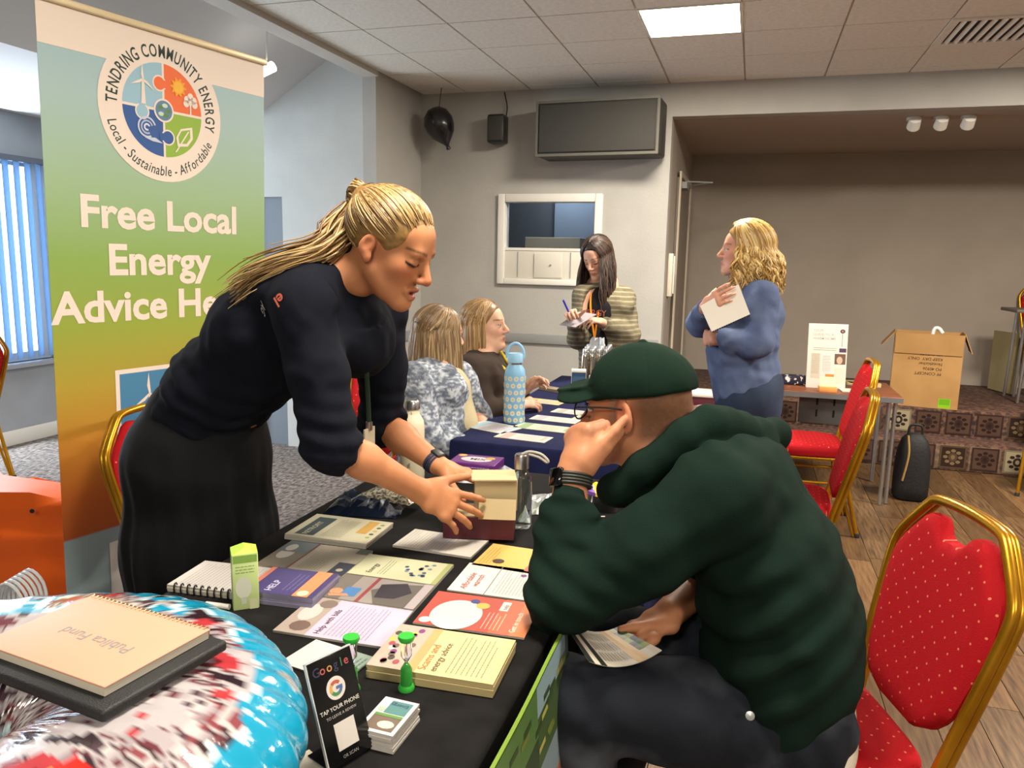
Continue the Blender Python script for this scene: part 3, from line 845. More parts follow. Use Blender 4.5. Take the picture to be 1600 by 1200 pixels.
def logo_quads(q):
    for (a0, col) in ((math.pi / 2, '#9cc4d8'), (0, '#f0703a'), (math.pi, '#2f5a9e'), (1.5 * math.pi, '#93b83e')):
        q.disc(LX_, LZ, R2, 0, col, 18, a0=a0, a1=a0 + math.pi / 2)
    # white joints
    q.quad(LX_ - .004, LZ - R2, LX_ + .004, LZ + R2, .0004, CREAM); q.quad(LX_ - R2, LZ - .004, LX_ + R2, LZ + .004, .0004, CREAM)
    # puzzle knobs with pale rims
    for (x, y, dx, dy, col) in ((0, .085, -1, 0, '#f0703a'), (-.08, 0, 0, -1, '#9cc4d8'), (0, -.085, 1, 0, '#2f5a9e'), (.085, 0, 0, 0, None)):
        if col is None: continue
        q.disc(LX_ + x + dx * .014, LZ + y + dy * .014, .026, .0006, CREAM, 18); q.disc(LX_ + x + dx * .014, LZ + y + dy * .014, .021, .0009, col, 18)
        q.quad(LX_ + x - .012 - .006 * abs(dx), LZ + y - .012 - .006 * abs(dy), LX_ + x + .012 + .006 * abs(dx), LZ + y + .012 + .006 * abs(dy), .001, col)
    q.disc(LX_, LZ, .038, .0012, CREAM, 24); q.disc(LX_, LZ, .032, .0015, '#5f86a8', 24)
    for a in range(5): q.disc(LX_ + .015 * math.cos(a * 1.3), LZ + .017 * math.sin(a * 1.3), .011, .0017, '#cfe0c8' if a % 2 else '#5d8a4a', 9, .007)
    # wind turbine
    cx, cy = LX_ - .075, LZ + .085
    q.poly([(cx - .004, cy), (cx + .004, cy), (cx + .008, cy - .075), (cx - .008, cy - .075)], .0016, CREAM)
    for a in (92, 205, 325):
        a = math.radians(a); d = np.array([math.cos(a), math.sin(a)]); n = np.array([-d[1], d[0]])
        q.poly([tuple(np.array([cx, cy]) + n * .002), tuple(np.array([cx, cy]) + d * .015 + n * .006), tuple(np.array([cx, cy]) + d * .052), tuple(np.array([cx, cy]) - n * .004)], .0018, CREAM)
    # sun
    sx, sy = LX_ + .058, LZ + .085
    star = [(sx + (.034 if k % 2 == 0 else .021) * math.cos(k * math.pi / 10), sy + (.034 if k % 2 == 0 else .021) * math.sin(k * math.pi / 10)) for k in range(20)]
    q.poly(star, .0016, '#f7a826'); q.disc(sx, sy, .019, .0019, '#f9bb3b', 16)
    # tree
    tx, ty = LX_ + .105, LZ + .038
    q.quad(tx - .003, ty - .035, tx + .003, ty, .0016, CREAM)
    for dx, dy in ((0, .025), (-.014, .014), (.014, .014), (-.017, .0), (.017, .0), (0, .008)): q.disc(tx + dx, ty + dy, .012, .0018, CREAM, 10)
    # wave
    wx, wy = LX_ - .065, LZ - .062
    for r_, c0 in ((.034, '#c9d3e6'), (.023, '#aebcd9'), (.012, '#d9e0ee')): q.ring(wx, wy, r_ - .006, r_, .0016, c0, 22, a0=.3, a1=5.2)
    q.poly([(wx - .01, wy - .034), (wx + .03, wy - .03), (wx + .058, wy - .045), (wx + .02, wy - .043)], .0018, '#c9d3e6')
    # leaf
    fx_, fy = LX_ + .075, LZ - .075
    leaf = [(fx_ - .025, fy - .035), (fx_ - .03, fy - .005), (fx_ - .012, fy + .025), (fx_ + .035, fy + .037), (fx_ + .037, fy - .002), (fx_ + .015, fy - .03)]
    q.poly(leaf, .0016, CREAM); q.poly([(fx_ + (x - fx_) * .72, fy + (y - fy) * .72 + .001) for x, y in leaf], .0018, '#93b83e')
    q.poly([(fx_ - .036, fy - .055), (fx_ - .028, fy - .052), (fx_ + .022, fy + .02), (fx_ + .018, fy + .022)], .002, CREAM)
bprint('logo', logo_quads, .0006)
for i, s_ in enumerate(['Free Local', 'Energy', 'Advice Here']):
    bprint('slogan_line', lambda q: q.text(s_, -.02 - .015 * i, 1.497 - .15 * i, .138, 0, CREAM, .028, 'CENTER', sx=1.05), .0004)
def pic(q):
    q.quad(-.225, .70, .33, 1.03, 0, CREAM); q.quad(-.21, .715, .315, 1.015, .0004, '#4a86b0')
    for cx, cy, s in ((-.1, .935, 1.0), (.08, .92, .8), (.22, .9, .6)):
        q.poly([(cx - .004, cy), (cx + .004, cy), (cx + .007, .74), (cx - .007, .74)], .0008, CREAM)
        for a in (92, 212, 325):
            a = math.radians(a); d = np.array([math.cos(a), math.sin(a)]); n = np.array([-d[1], d[0]])
            q.poly([tuple(np.array([cx, cy]) + n * .003), tuple(np.array([cx, cy]) + d * .03 * s + n * .009), tuple(np.array([cx, cy]) + d * .075 * s), tuple(np.array([cx, cy]) - n * .004)], .001, CREAM)
    q.quad(-.21, .715, .315, .745, .0012, '#6f9440')
bprint('turbine_picture', pic, .0004)
def low(q):
    q.quad(-.27, .12, .38, .44, 0, '#c7c3bd')
bprint('footer_panel', low, .0004)
def sq(q):
    P = -V(.08, 0, 0) + spline([(-.11, .2, 0), (-.08, .25, 0), (-.1, .29, 0), (-.03, .3, 0), (0, .34, 0), (-.01, .38, 0), (.02, .39, 0), (.03, .35, 0), (.0, .31, 0)], 40)
    q.tube(P, .004, 5, col='#25272a')
    P = spline([(.06, .2, 0), (.1, .26, 0), (.16, .3, 0), (.2, .36, 0), (.25, .31, 0), (.31, .33, 0)], 30)
    q.tube(P, .004, 5, col='#25272a')
bprint('scribble', sq, .001)
# ================================================================ things on the black table
def soften(m, sat, val):
    nt = m.node_tree; b = nt.nodes['Principled BSDF']; src = b.inputs['Base Color'].links[0].from_socket
    hs = nt.nodes.new('ShaderNodeHueSaturation'); hs.inputs['Saturation'].default_value = sat; hs.inputs['Value'].default_value = val
    nt.links.new(src, hs.inputs['Color']); nt.links.new(hs.outputs[0], b.inputs['Base Color'])
PR = mat('print_gloss', vcol=True, rough=.45)
soften(PR, .88, .72)
M_paper = mat('paper_pages', '#b9b3a5', .8)


def scribble(q, x0, y0, x1, n, pitch, col, th=.0013, z=.0004, seed=0):
    rg = random.Random(seed)
    for i in range(n):
        y = y0 - i * pitch; x = x0
        end = x1 - (x1 - x0) * (.35 * rg.random() if (i + 1) % 4 == 0 else .05 * rg.random())
        while x < end:
            w = .003 + .007 * rg.random(); w = min(w, end - x)
            q.quad(x, y - th, x + w, y, z, col); x += w + .0014


def leaflet(name, label, c, rz, w, h, th, paint, group=None, z=TZ, cat='leaflet', pages='#d8d2c2', curl=0., ply=None):
    t = thing(name, label, cat, (c[0], c[1], z + .0008), math.radians(rz), group)
    n = ply or max(1, int(th / .004))
    rg = random.Random(hash(label) % 999)
    for k in range(min(n, 6)):
        a, b_ = th * k / min(n, 6), th * (k + 1) / min(n, 6) - .0003
        last = k == min(n, 6) - 1
        dx, dy = (0, 0) if last else ((rg.random() - .5) * .005, (rg.random() - .5) * .005)
        MB().bx((-w / 2 + dx, -h / 2 + dy, a), (w / 2 + dx, h / 2 + dy, b_)).build('sheet' if n > 1 else 'page', mat('pages' + pages, tuple(x * .6 for x in lin(pages)), .75), t)
    q = MB(); q.M = np.array([[1, 0, 0, 0], [0, 1, 0, 0], [0, 0, 1, th + .0002], [0, 0, 0, 1.]])
    paint(q, w, h); q.build('printed_cover', PR, t, recalc=False)
    return t


def base(q, w, h, c): q.quad(-w / 2, -h / 2, w / 2, h / 2, 0, c)


GL = 'leaflets on the black table'
def p1(q, w, h):
    base(q, w, h, '#d9d3b0'); q.quad(-w / 2 + .01, h / 2 - .07, w / 2 - .02, h / 2 - .02, .0003, '#33474a'); q.text('RETROFIT', -w / 2 + .014, h / 2 - .05, .02, .0005, '#d9d3b0', .01)
    scribble(q, -w / 2 + .015, .02, w / 2 - .02, 9, .006, '#77745f', seed=1); q.quad(-.02, -h / 2 + .03, w / 2 - .012, -h / 2 + .058, .0003, '#d6a21e')
    for k in range(5): q.disc(-.04 + k * .022, -h / 2 + .016, .006, .0004, ['#a3b04a', '#4f5a3a', '#c9b24a', '#56624a', '#8f9a3e'][k], 8)
leaflet('booklet', 'cream booklet with dark title band and amber strip, nearest the leaning woman', onz(532, 828, .75), 92, .155, .215, .014, p1, GL, cat='booklet')
def p2(q, w, h):
    base(q, w, h, '#b6ac97'); q.quad(-w / 2, .03, w / 2, h / 2, .0003, '#8d8374'); q.disc(.0, .075, .03, .0005, '#d9d2c6', 18, .018); q.quad(.01, .03, w / 2, h / 2, .0006, '#75808a'); q.disc(.035, .08, .02, .0008, '#dcd8d0', 14, .013)
    q.quad(-w / 2, .026, w / 2, .031, .0006, '#8a3f3c'); scribble(q, -w / 2 + .01, .01, w / 2 - .02, 8, .007, '#8a8270', seed=2); q.quad(-w / 2, -h / 2, -.01, -h / 2 + .04, .0005, '#34384a'); q.disc(-.05, -h / 2 + .02, .008, .0007, '#b6ac97', 10)
    q.quad(.045, -h / 2, w / 2, -h / 2 + .03, .0005, '#5d6a5c')
leaflet('booklet', 'grey booklet with house photo and red rule behind the purple stack', onz(493, 870, .75), 92, .15, .21, .008, p2, GL, cat='booklet')
def p3(q, w, h):
    base(q, w, h, '#463a78'); q.quad(-w / 2, -h / 2 + .012, w / 2, -h / 2 + .045, .0003, '#ee8436'); q.quad(-w / 2, h / 2 - .012, w / 2, h / 2, .0003, '#c86a4a'); q.disc(-.045, -h / 2 + .028, .012, .0005, '#f3ddb8', 14)
    q.text('HELP', -w / 2 + .01, .02, .022, .0004, '#cfc8e8', .01); scribble(q, -w / 2 + .02, .0, w / 2 - .02, 3, .01, '#8f86c0', seed=3)
leaflet('booklet_stack', 'purple booklet stack with an orange band beside the light bulb carton', onz(456, 909, .765), 95, .12, .15, .024, p3, GL, cat='booklets', pages='#9d97b5')
def p4(q, w, h):
    base(q, w, h, '#d9d4cf'); scribble(q, -w / 2 + .01, h / 2 - .02, w / 2 - .01, 22, .008, '#9a9590', seed=4)
wp = leaflet('ring_bound_book', 'white ring bound book with black coil behind the light bulb carton', onz(345, 900, .755), 95, .13, .16, .014, p4, None, cat='book')
for k in range(9):
    MB().tube([(-.065 + .006 * math.cos(a), -.06 + k * .015, .008 + .012 * math.sin(a)) for a in np.linspace(0, 2 * math.pi, 11)[:-1]], .0016, 5, closed=True).build('coil', mat('black_wire', '#151515', .4), wp, smooth=True)
# light bulb carton
t = thing('bulb_carton', 'small upright light green light bulb carton beside the inflatable ring', 'carton', tuple(onz(384, 944, TZ)), math.radians(40))
MB().bx((-.024, -.024, 0), (.024, .024, .112)).build('carton', mat('carton_green', '#bcd08a', .5), t, bevel=.0015)
MB().add([(-.024, -.024, .112), (.024, -.024, .112), (.024, .024, .112), (-.024, .024, .112), (0, -.015, .122), (0, .015, .122)], [(0, 1, 4), (1, 2, 5, 4), (2, 3, 5), (3, 0, 4, 5)]).build('top_flap', mat('carton_lime', '#a9d04a', .5), t)
for k, rzz in enumerate((0, 90, -90, 180)):
    q = MB(); c_, s_ = math.cos(math.radians(rzz)), math.sin(math.radians(rzz)); q.M = np.array([[c_, 0, s_, s_ * .0243], [s_, 0, -c_, -c_ * .0243], [0, 1, 0, 0], [0, 0, 0, 1.]])
    q.quad(-.022, .095, .022, .11, 0, '#8fc03a'); scribble(q, -.018, .088, .018, 3, .006, '#6f8a3a', seed=k); q.disc(-.004, .045, .015, .0002, '#e6ead2', 16, .022); q.quad(-.009, .012, .001, .026, .0003, '#cfd4c0'); q.quad(.006, .0, .022, .02, .0003, '#c96a2a' if k == 1 else '#d6dca8')
    q.build('printed_side', PR, t, recalc=False)
def p6(q, w, h):
    base(q, w, h, '#cfcfa6')
    q.quad(-w / 2, -h / 2, 0, h / 2, .0003, '#a39a94'); q.poly([(-w / 2, -.02), (-.06, .01), (-.02, -.03), (-.005, -.1), (-w / 2, -.1)], .0005, '#6b655f'); q.quad(-w / 2, .055, 0, .1, .0005, '#7d746b')
    q.quad(-.1, .03, -.06, .062, .0007, '#2f7fc4'); q.disc(-.085, .075, .014, .0008, '#d9905e', 10); q.poly([(-.1, .04), (-.11, .08), (-.1, .085), (-.09, .05)], .0008, '#d9905e')
    q.quad(-w / 2, .012, 0, .02, .0008, '#9c3038'); q.poly([(-.09, -.01), (-.03, .0), (-.01, -.05), (-.05, -.075), (-.085, -.05)], .0009, '#3a3640'); q.quad(-w / 2, -h / 2, 0, -h / 2 + .02, .0009, '#b9aeb2')
    q.text('Energy', .02, .05, .018, .0005, '#4a5040', .006); scribble(q, .02, .035, .1, 3, .007, '#7f8462', seed=6)
    for k in range(16): q.disc(.03 + .07 * random.random(), -.07 + .06 * random.random(), .005, .0006, ['#35577a', '#6f93a8', '#44506a'][k % 3], 7)
    q.quad(.0, -h / 2, w / 2, -h / 2 + .012, .0005, '#a9b06c'); q.quad(-.0015, -h / 2, .0015, h / 2, .0012, '#7c7860')
leaflet('magazine', 'open magazine with grey photo page and pale green page at the table centre', onz(606, 903, .75), 92, .235, .212, .006, p6, GL, cat='magazine', ply=1)
def p7(q, w, h):
    base(q, w, h, '#d8c2dc'); q.quad(-w / 2, .045, w / 2, h / 2, .0003, '#b7a69a'); q.disc(.01, .078, .035, .0005, '#d9cfc9', 14, .02); q.disc(-.045, .07, .02, .0006, '#7c6257', 10); q.disc(.05, .06, .018, .0006, '#8b7b70', 10)
    q.text('Help with bills', -w / 2 + .01, .022, .017, .0005, '#4e3f5c', .006); scribble(q, -w / 2 + .01, .012, w / 2 - .015, 11, .008, '#8f7b9c', seed=7)
leaflet('leaflet', 'lilac leaflet with a photo strip between magazine and sand timers', onz(540, 966, .748), 93, .15, .215, .004, p7, GL)
def p8(q, w, h):
    base(q, w, h, '#ddd8cd'); q.quad(-w / 2, -.02, w / 2, .03, .0003, '#c3bdc2'); scribble(q, -w / 2 + .01, h / 2 - .01, w / 2 - .01, 16, .008, '#a19b94', seed=8)
leaflet('paper_sheet', 'white printed sheets lying half under the maroon box', onz(690, 848, .745), 88, .12, .2, .005, p8, GL, cat='papers')
def p9(q, w, h):
    base(q, w, h, '#e9e2dc'); q.text('Affordable', -w / 2 + .012, h / 2 - .035, .02, .0004, '#b23a34', .008, shear=.2); q.text('warmth', -w / 2 + .03, h / 2 - .055, .02, .0004, '#b23a34', .008, shear=.2)
    q.quad(-w / 2, .025, w / 2, .027, .0004, '#8c8278'); scribble(q, -w / 2 + .012, .012, w / 2 - .012, 13, .007, '#9c9690', seed=9); q.disc(.04, -.03, .007, .0006, '#7a3f8c', 8)
leaflet('leaflet', 'white leaflet with red headline beside the man\'s sleeve', onz(790, 908, .745), 92, .15, .21, .003, p9, GL)
def p10(q, w, h):
    base(q, w, h, '#c23a1c'); q.quad(-w / 2, -h / 2, w / 2, -h / 2 + .07, .0002, '#d8561c'); q.quad(-w / 2, -h / 2, w / 2, -h / 2 + .03, .0003, '#e8741e')
    q.disc(-.018, .04, .062, .0005, '#efe6dc', 30, .05); scribble(q, -.06, .065, .025, 8, .0075, '#8b6a5c', seed=10); q.disc(.03, .0, .014, .0007, '#e3b53a', 10); q.disc(.045, .02, .01, .0007, '#3e4a8c', 8)
    q.quad(.02, -.052, .06, -.035, .0006, '#f1e9dd'); q.text('help', .026, -.049, .013, .0008, '#5a4a44', .006); scribble(q, -.06, -.02, .01, 5, .008, '#f0c9a8', .0018, seed=11); q.text('Get in touch', -.06, -.085, .016, .0006, '#f6e4d0', .008)
    q.disc(-.055, .09, .012, .0006, '#efe6dc', 12)
leaflet('leaflet', 'orange red leaflet with white oval panel at the table edge', onz(748, 957, .745), 93, .145, .215, .003, p10, GL)
def p11(q, w, h):
    base(q, w, h, '#efd78c'); q.quad(-w / 2, .035, w / 2, h / 2 + .0, .0003, '#c7b6a4'); q.quad(-w / 2, .025, w / 2, .042, .0004, '#eda95a')
    for k in range(22): q.disc(-.06 + .12 * random.random(), .055 + .045 * random.random(), .008, .0006, ['#7d6a5c', '#b0454f', '#e0c23a', '#8a3f8c', '#e3ddd6', '#5a524c'][k % 6], 8, .006)
    q.text('Scams and', -w / 2 + .01, .01, .02, .0006, '#c9752a', .008); q.text('energy advice', -w / 2 + .01, -.008, .017, .0006, '#6d5f4a', .006); scribble(q, -w / 2 + .012, -.024, w / 2 - .012, 8, .0085, '#8a7a4c', seed=12)
leaflet('leaflet_stack', 'yellow leaflet stack with photo top at the near table edge', onz(693, 1017, .765), 93, .148, .215, .022, p11, GL, cat='leaflets', pages='#d9c58e')
def p12(q, w, h):
    base(q, w, h, '#edc04a'); q.quad(-.06, -.1, .03, -.02, .0003, '#d8604a'); q.disc(.03, -.05, .02, .0005, '#f2a626', 10); q.disc(-.03, .05, .014, .0005, '#5d4a3a', 10); q.quad(.03, -.1, .06, -.03, .0006, '#58a6c9'); scribble(q, -.05, .09, .05, 4, .008, '#9a7a2a', seed=13)
leaflet('leaflet', 'yellow and coral leaflet just under the man\'s forearm', onz(818, 874, .745), 88, .14, .2, .003, p12, GL)
def p13(q, w, h):
    base(q, w, h, '#e6e4da'); q.quad(-w / 2, -h / 2, w / 2, -.0, .0003, '#8fa396'); scribble(q, -w / 2 + .01, -.01, w / 2 - .01, 7, .009, '#4f6a5c', .003, seed=14)
leaflet('folded_card', 'folded white and green card between ring and sand timers', onz(512, 1030, .745), 80, .09, .13, .003, p13, GL, cat='card')
# business cards
def p14(q, w, h):
    base(q, w, h, '#ece8e2'); q.quad(-.022, .0, .022, .036, .0003, '#7d6a58'); q.disc(-.006, .022, .013, .0005, '#e2d3c3', 12, .009); q.quad(-.022, -.002, .022, .004, .0006, '#5f9a3e'); q.quad(-.022, -.036, .012, -.004, .0003, '#54908f'); q.text('Energy', -.018, -.03, .011, .0005, '#1e3f66', .008); q.disc(.018, -.012, .006, .0005, '#b7c9b0', 12)
leaflet('business_card_stack', 'small stack of white business cards on the black cloth', onz(608, 1120, .765), 178, .056, .084, .026, p14, None, cat='cards', pages='#dcd6cf', ply=6)
# sand timers
M_green = mat('green_plastic', '#35a83c', .35)
M_glass = mat('clear_glass', '#eef4f2', .02, trans=1., ior=1.45)
for k, (px, py) in enumerate(((550, 1079), (635, 1077))):
    p = onz(px, py, TZ)
    t = thing('sand_timer', ['green sand timer standing nearer the inflatable ring', 'green sand timer standing before the yellow leaflet stack'][k], 'sand timer', tuple(p), 0, 'green sand timers')
    MB().lathe([(.0, 0), (.0125, 0), (.0135, .004), (.011, .009), (.0, .009)], n=18).build('base', M_green, t, smooth=True)
    MB().lathe([(.0, .083), (.011, .083), (.0135, .088), (.0125, .092), (.0, .092)], n=18).build('cap', M_green, t, smooth=True)
    MB().lathe([(.0095, .008), (.0095, .036), (.0035, .045), (.0025, .047), (.0035, .049), (.0088, .058), (.0088, .084)], n=18).build('glass', M_glass, t, smooth=True)
    MB().lathe([(.0, .009), (.0085, .009), (.0085, .033), (.004, .038), (.0, .0385)], n=16).build('sand', mat('green_sand', '#3cb544', .8), t, smooth=True)
# acrylic sign
t = thing('counter_sign', 'black acrylic counter sign leaning on the black cloth', 'sign', (-.476, .848, TZ + .002), 0)
t.rotation_euler = (math.radians(-20), 0, math.radians(68))
MB().bx((-.037, -.002, .002), (.037, .002, .145)).build('panel', mat('black_acrylic', '#101011', .15), t, bevel=.001)
MB().bx((-.0385, -.0024, .002), (-.037, .0024, .146)).bx((-.0385, -.0024, .145), (.0385, .0024, .1465)).build('rim', mat('clear_edge', '#b9bdc0', .2), t)
MB().box((0, .024, .010), (.07, .05, .003), R=Matrix.Rotation(math.radians(20), 3, 'X')).build('foot', mat('black_acrylic'), t)
q = MB(); q.M = np.array([[1, 0, 0, 0], [0, 0, -1, -.0024], [0, 1, 0, 0], [0, 0, 0, 1.]])
x = -.031
for ch, c in zip('Google', ['#2a3358', '#b8402c', '#cc8a22', '#2a3358', '#2f7a45', '#b83040']): q.text(ch, x, .124, .017, 0, c, .012); x += .0115 if ch not in 'l' else .006
q.disc(.0, .1, .0155, 0, '#e6ddd3', 26)
for a0, a1, c in ((.7, 2.4, '#c4432e'), (2.4, 3.7, '#dba32c'), (3.7, 5.2, '#3d9150'), (5.2, 6.4, '#3f66ad')): q.ring(0, .1, .006, .0105, .0003, c, 12, a0, a1)
q.quad(0, .098, .0105, .102, .0004, '#3f66ad')
q.text('TAP YOUR PHONE', 0, .073, .0078, 0, '#ddd6ce', .012, 'CENTER'); q.text('TO LEAVE A REVIEW', 0, .064, .0055, 0, '#b3aca4', .006, 'CENTER')
q.quad(-.017, .02, .017, .056, 0, '#ded7cf')
q.text('OR SCAN', 0, .009, .006, 0, '#9a948d', .006, 'CENTER')
q.build('printed_face', PR, t, recalc=False)
props(MB().bx((-.06, -.045, 0), (.06, .045, .002)).build('paper_slip', M_paper, loc=(-.53, .775, TZ + .001), rot=(0, 0, 1.1)), 'blank white paper slip under the counter sign', 'paper')
props(MB().tube([(0, 0, 0), (.05, 0, 0)], .0055, 10).build('white_marker', M_white, smooth=True, loc=tuple(onz(322, 944, TZ + .006)), rot=(0, 0, .1)), 'short white marker pen beside the light bulb carton', 'pen')

# inflatable ring
RC = V(-.83, .60, TZ); RR, RT_, RV = .205, .168, .088
nu, nv = 420, 90
def hsh(i, j, s=0): return (math.sin(i * 127.1 + j * 311.7 + s * 74.7) * 43758.5453) % 1
A2, B2 = np.meshgrid(2 * math.pi * np.arange(nu) / nu, 2 * math.pi * np.arange(nv) / nv, indexing='ij')
SQ = 1 + .010 * np.sin(A2 * 46 + 1.3 * np.sin(A2 * 7)) * (1 + .6 * np.cos(B2 * 2)) + .02 * np.sin(A2 * 5 + B2)
rr_ = RR + RT_ * SQ * np.cos(B2); zz_ = np.maximum(RV + RV * SQ * np.sin(B2), .0006)
P = np.stack([rr_ * np.cos(A2), rr_ * np.sin(A2), zz_], -1)
def vn(p, f, sd): return vnoise(p.reshape(-1, 3), f, sd).reshape(p.shape[:-1])
WP = P + .009 * np.stack([vn(P, 40., 1), vn(P, 40., 2), vn(P, 40., 3)], -1)
PAL = np.array([lin(c) for c in ('#bdb8ba', '#b0a8ac', '#6b323c', '#a39a9e', '#3e242b', '#c2bdbe', '#8a464e', '#9a888e', '#c9c4c4', '#4f3a44')])
k1 = np.floor((vn(WP, 26., 4) * .5 + .5) * 23).astype(int) % 10
COLR = PAL[k1] * .8
COLR[(vn(WP, 22., 5) > .42)] = lin('#a8a3a7'); COLR[(vn(WP, 30., 6) > .55)] = lin('#a3343a'); COLR[(vn(WP, 30., 7) > .6)] = lin('#2c1e24')
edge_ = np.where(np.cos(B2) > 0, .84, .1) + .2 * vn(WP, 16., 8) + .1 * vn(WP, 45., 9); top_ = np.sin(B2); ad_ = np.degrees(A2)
red_ = (ad_ > 305) & (ad_ < 346) & (np.cos(B2) > .1) & (top_ > edge_ - .05); COLR[red_] = lin('#cf241a'); COLR[red_ & (vn(WP, 50., 10) > .4)] = lin('#e0b04a')
bl_ = (ad_ > 262) & (ad_ < 278) & (np.cos(B2) > .3) & (vn(WP, 26., 12) > -.2); COLR[bl_ & (top_ > edge_ - .2)] = lin('#22171b')
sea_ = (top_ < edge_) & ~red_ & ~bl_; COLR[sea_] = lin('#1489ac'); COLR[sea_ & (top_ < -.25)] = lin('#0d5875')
foam_ = (top_ < edge_) & (top_ > edge_ - .06) & ~red_ & (vn(WP, 60., 11) > 0); COLR[foam_] = lin('#c4dde2'); COLR[sea_ & (vn(WP, 14., 13) > .72)] = lin('#8d9698')
q = MB(); idx = np.arange(nu * nv).reshape(nu, nv)
q.add(P.reshape(-1, 3), [(idx[i, j], idx[(i + 1) % nu, j], idx[(i + 1) % nu, (j + 1) % nv], idx[i, (j + 1) % nv]) for i in range(nu) for j in range(nv)])
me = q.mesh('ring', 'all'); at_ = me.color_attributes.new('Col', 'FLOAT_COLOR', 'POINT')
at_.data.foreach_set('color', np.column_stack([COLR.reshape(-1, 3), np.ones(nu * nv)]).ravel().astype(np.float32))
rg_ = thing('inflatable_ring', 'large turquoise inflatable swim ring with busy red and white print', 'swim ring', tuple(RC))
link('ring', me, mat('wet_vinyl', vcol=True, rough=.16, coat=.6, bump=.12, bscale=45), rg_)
MB().lathe([(.0, 0), (.012, 0), (.011, .008), (.006, .012), (.005, .02), (0, .021)], n=14).build('valve', mat('clear_vinyl', '#cfe0e4', .2), rg_, smooth=True, loc=(-.14, -.17, 2 * RV - .012))
# notebook on a black folder, lying across the ring
zt = TZ + 2 * RV + .004
nb = [onz(*p, zt + .03) for p in ((0, 992), (150, 936), (335, 990), (180, 1082))]
ncen = sum(nb) / 4; ncen = V(ncen[0] - .012, ncen[1] - .002, zt)
nang = math.atan2(*(nb[2] - nb[1])[[1, 0]])
t = thing('black_folder', 'black folder lying across the inflatable ring under the peach notebook', 'folder', tuple(ncen), nang)
MB().bx((-.125, -.09, 0), (.125, .088, .014)).build('cover', mat('black_leatherette', '#17181a', .5, bump=.2, bscale=500), t, bevel=.004)
MB().bx((-.121, -.086, .004), (.1235, .084, .010)).build('pages', mat('dark_pages', '#2d2e30', .8), t)
t = thing('spiral_notebook', 'peach covered spiral notebook on the black folder', 'notebook', tuple(ncen + V(-.006, .006, .0145)), nang)
MB().bx((-.108, -.074, 0), (.108, .074, .010)).build('pages', M_paper, t)
MB().bx((-.110, -.075, .010), (.110, .076, .0125)).build('cover', mat('peach_card', '#c4937a', .6), t, bevel=.0008)
for k in range(28):
    x = -.104 + k * .0077
    MB().tube([(x, .074 + .0055 * math.cos(a), .006 + .0085 * math.sin(a)) for a in np.linspace(0, 2 * math.pi, 10)[:-1]], .0009, 4, closed=True).build('coil', mat('bronze_wire', '#b08a66', .35, .7), t)
q = MB(); q.M = np.array([[1, 0, 0, 0], [0, 1, 0, 0], [0, 0, 1, .0128], [0, 0, 0, 1.]])
q.text('Publica Fund', .068, .0, .024, 0, '#8f9490', .004, rot=math.pi); q.build('cover_lettering', PR, t, recalc=False)

# poster cloth hanging over the table side
t = thing('table_poster', 'colourful printed poster hanging from the near table edge', 'poster', (-.292, .9, 0))
ny = 24; rings = []
for i in range(ny + 1):
    y = -.45 + .87 * i / ny; off = .0012 * math.sin(i * .5)
    rings.append([(off + .0, y, .745), (off + .006, y, .745), (off + .045, y, .12), (off + .039, y, .12)])
q = MB(); q.loft(rings); q.build('sheet', mat('poster_back', '#6d8a2a', .6), t, smooth=True)
q = MB()
def pz(y, z): i = (y + .45) / .87 * ny; return (.0012 * math.sin(i * .5) + .006 + .039 * (.745 - z) / .625 + .0012, y, z)
def patch(y0, y1, z0, z1, c, lift=0.):
    n = max(1, int((y1 - y0) / .03))
    for k in range(n):
        a, b2 = y0 + (y1 - y0) * k / n, y0 + (y1 - y0) * (k + 1) / n
        q.add([np.array(pz(a, z0)) + V(lift, 0, 0), np.array(pz(b2, z0)) + V(lift, 0, 0), np.array(pz(b2, z1)) + V(lift, 0, 0), np.array(pz(a, z1)) + V(lift, 0, 0)], [(0, 1, 2, 3)], c)
patch(-.45, -.02, .6, .744, '#aab52e'); patch(-.02, .2, .66, .744, '#5b8a3a'); patch(.2, .42, .69, .744, '#9cc0cc'); patch(.2, .42, .6, .69, '#4b6a34'); patch(-.02, .2, .6, .66, '#35512a')
patch(-.45, .42, .53, .6, '#8ba4ad'); patch(-.45, -.1, .5, .53, '#d9772e'); patch(-.1, .42, .47, .53, '#b8643a'); patch(-.45, .42, .12, .47, '#c9bfae'); patch(.02, .12, .33, .5, '#1d2430', .001); patch(.15, .3, .35, .42, '#8a8f7a', .001)
for k in range(30): patch(-.4 + .8 * hsh(k, 1), -.4 + .8 * hsh(k, 1) + .04, .62 + .1 * hsh(k, 2), .63 + .1 * hsh(k, 2), ['#7a8f2a', '#c9c84a', '#3f5a24'][k % 3], .0008)
q.build('printed_face', PR, t, recalc=False)

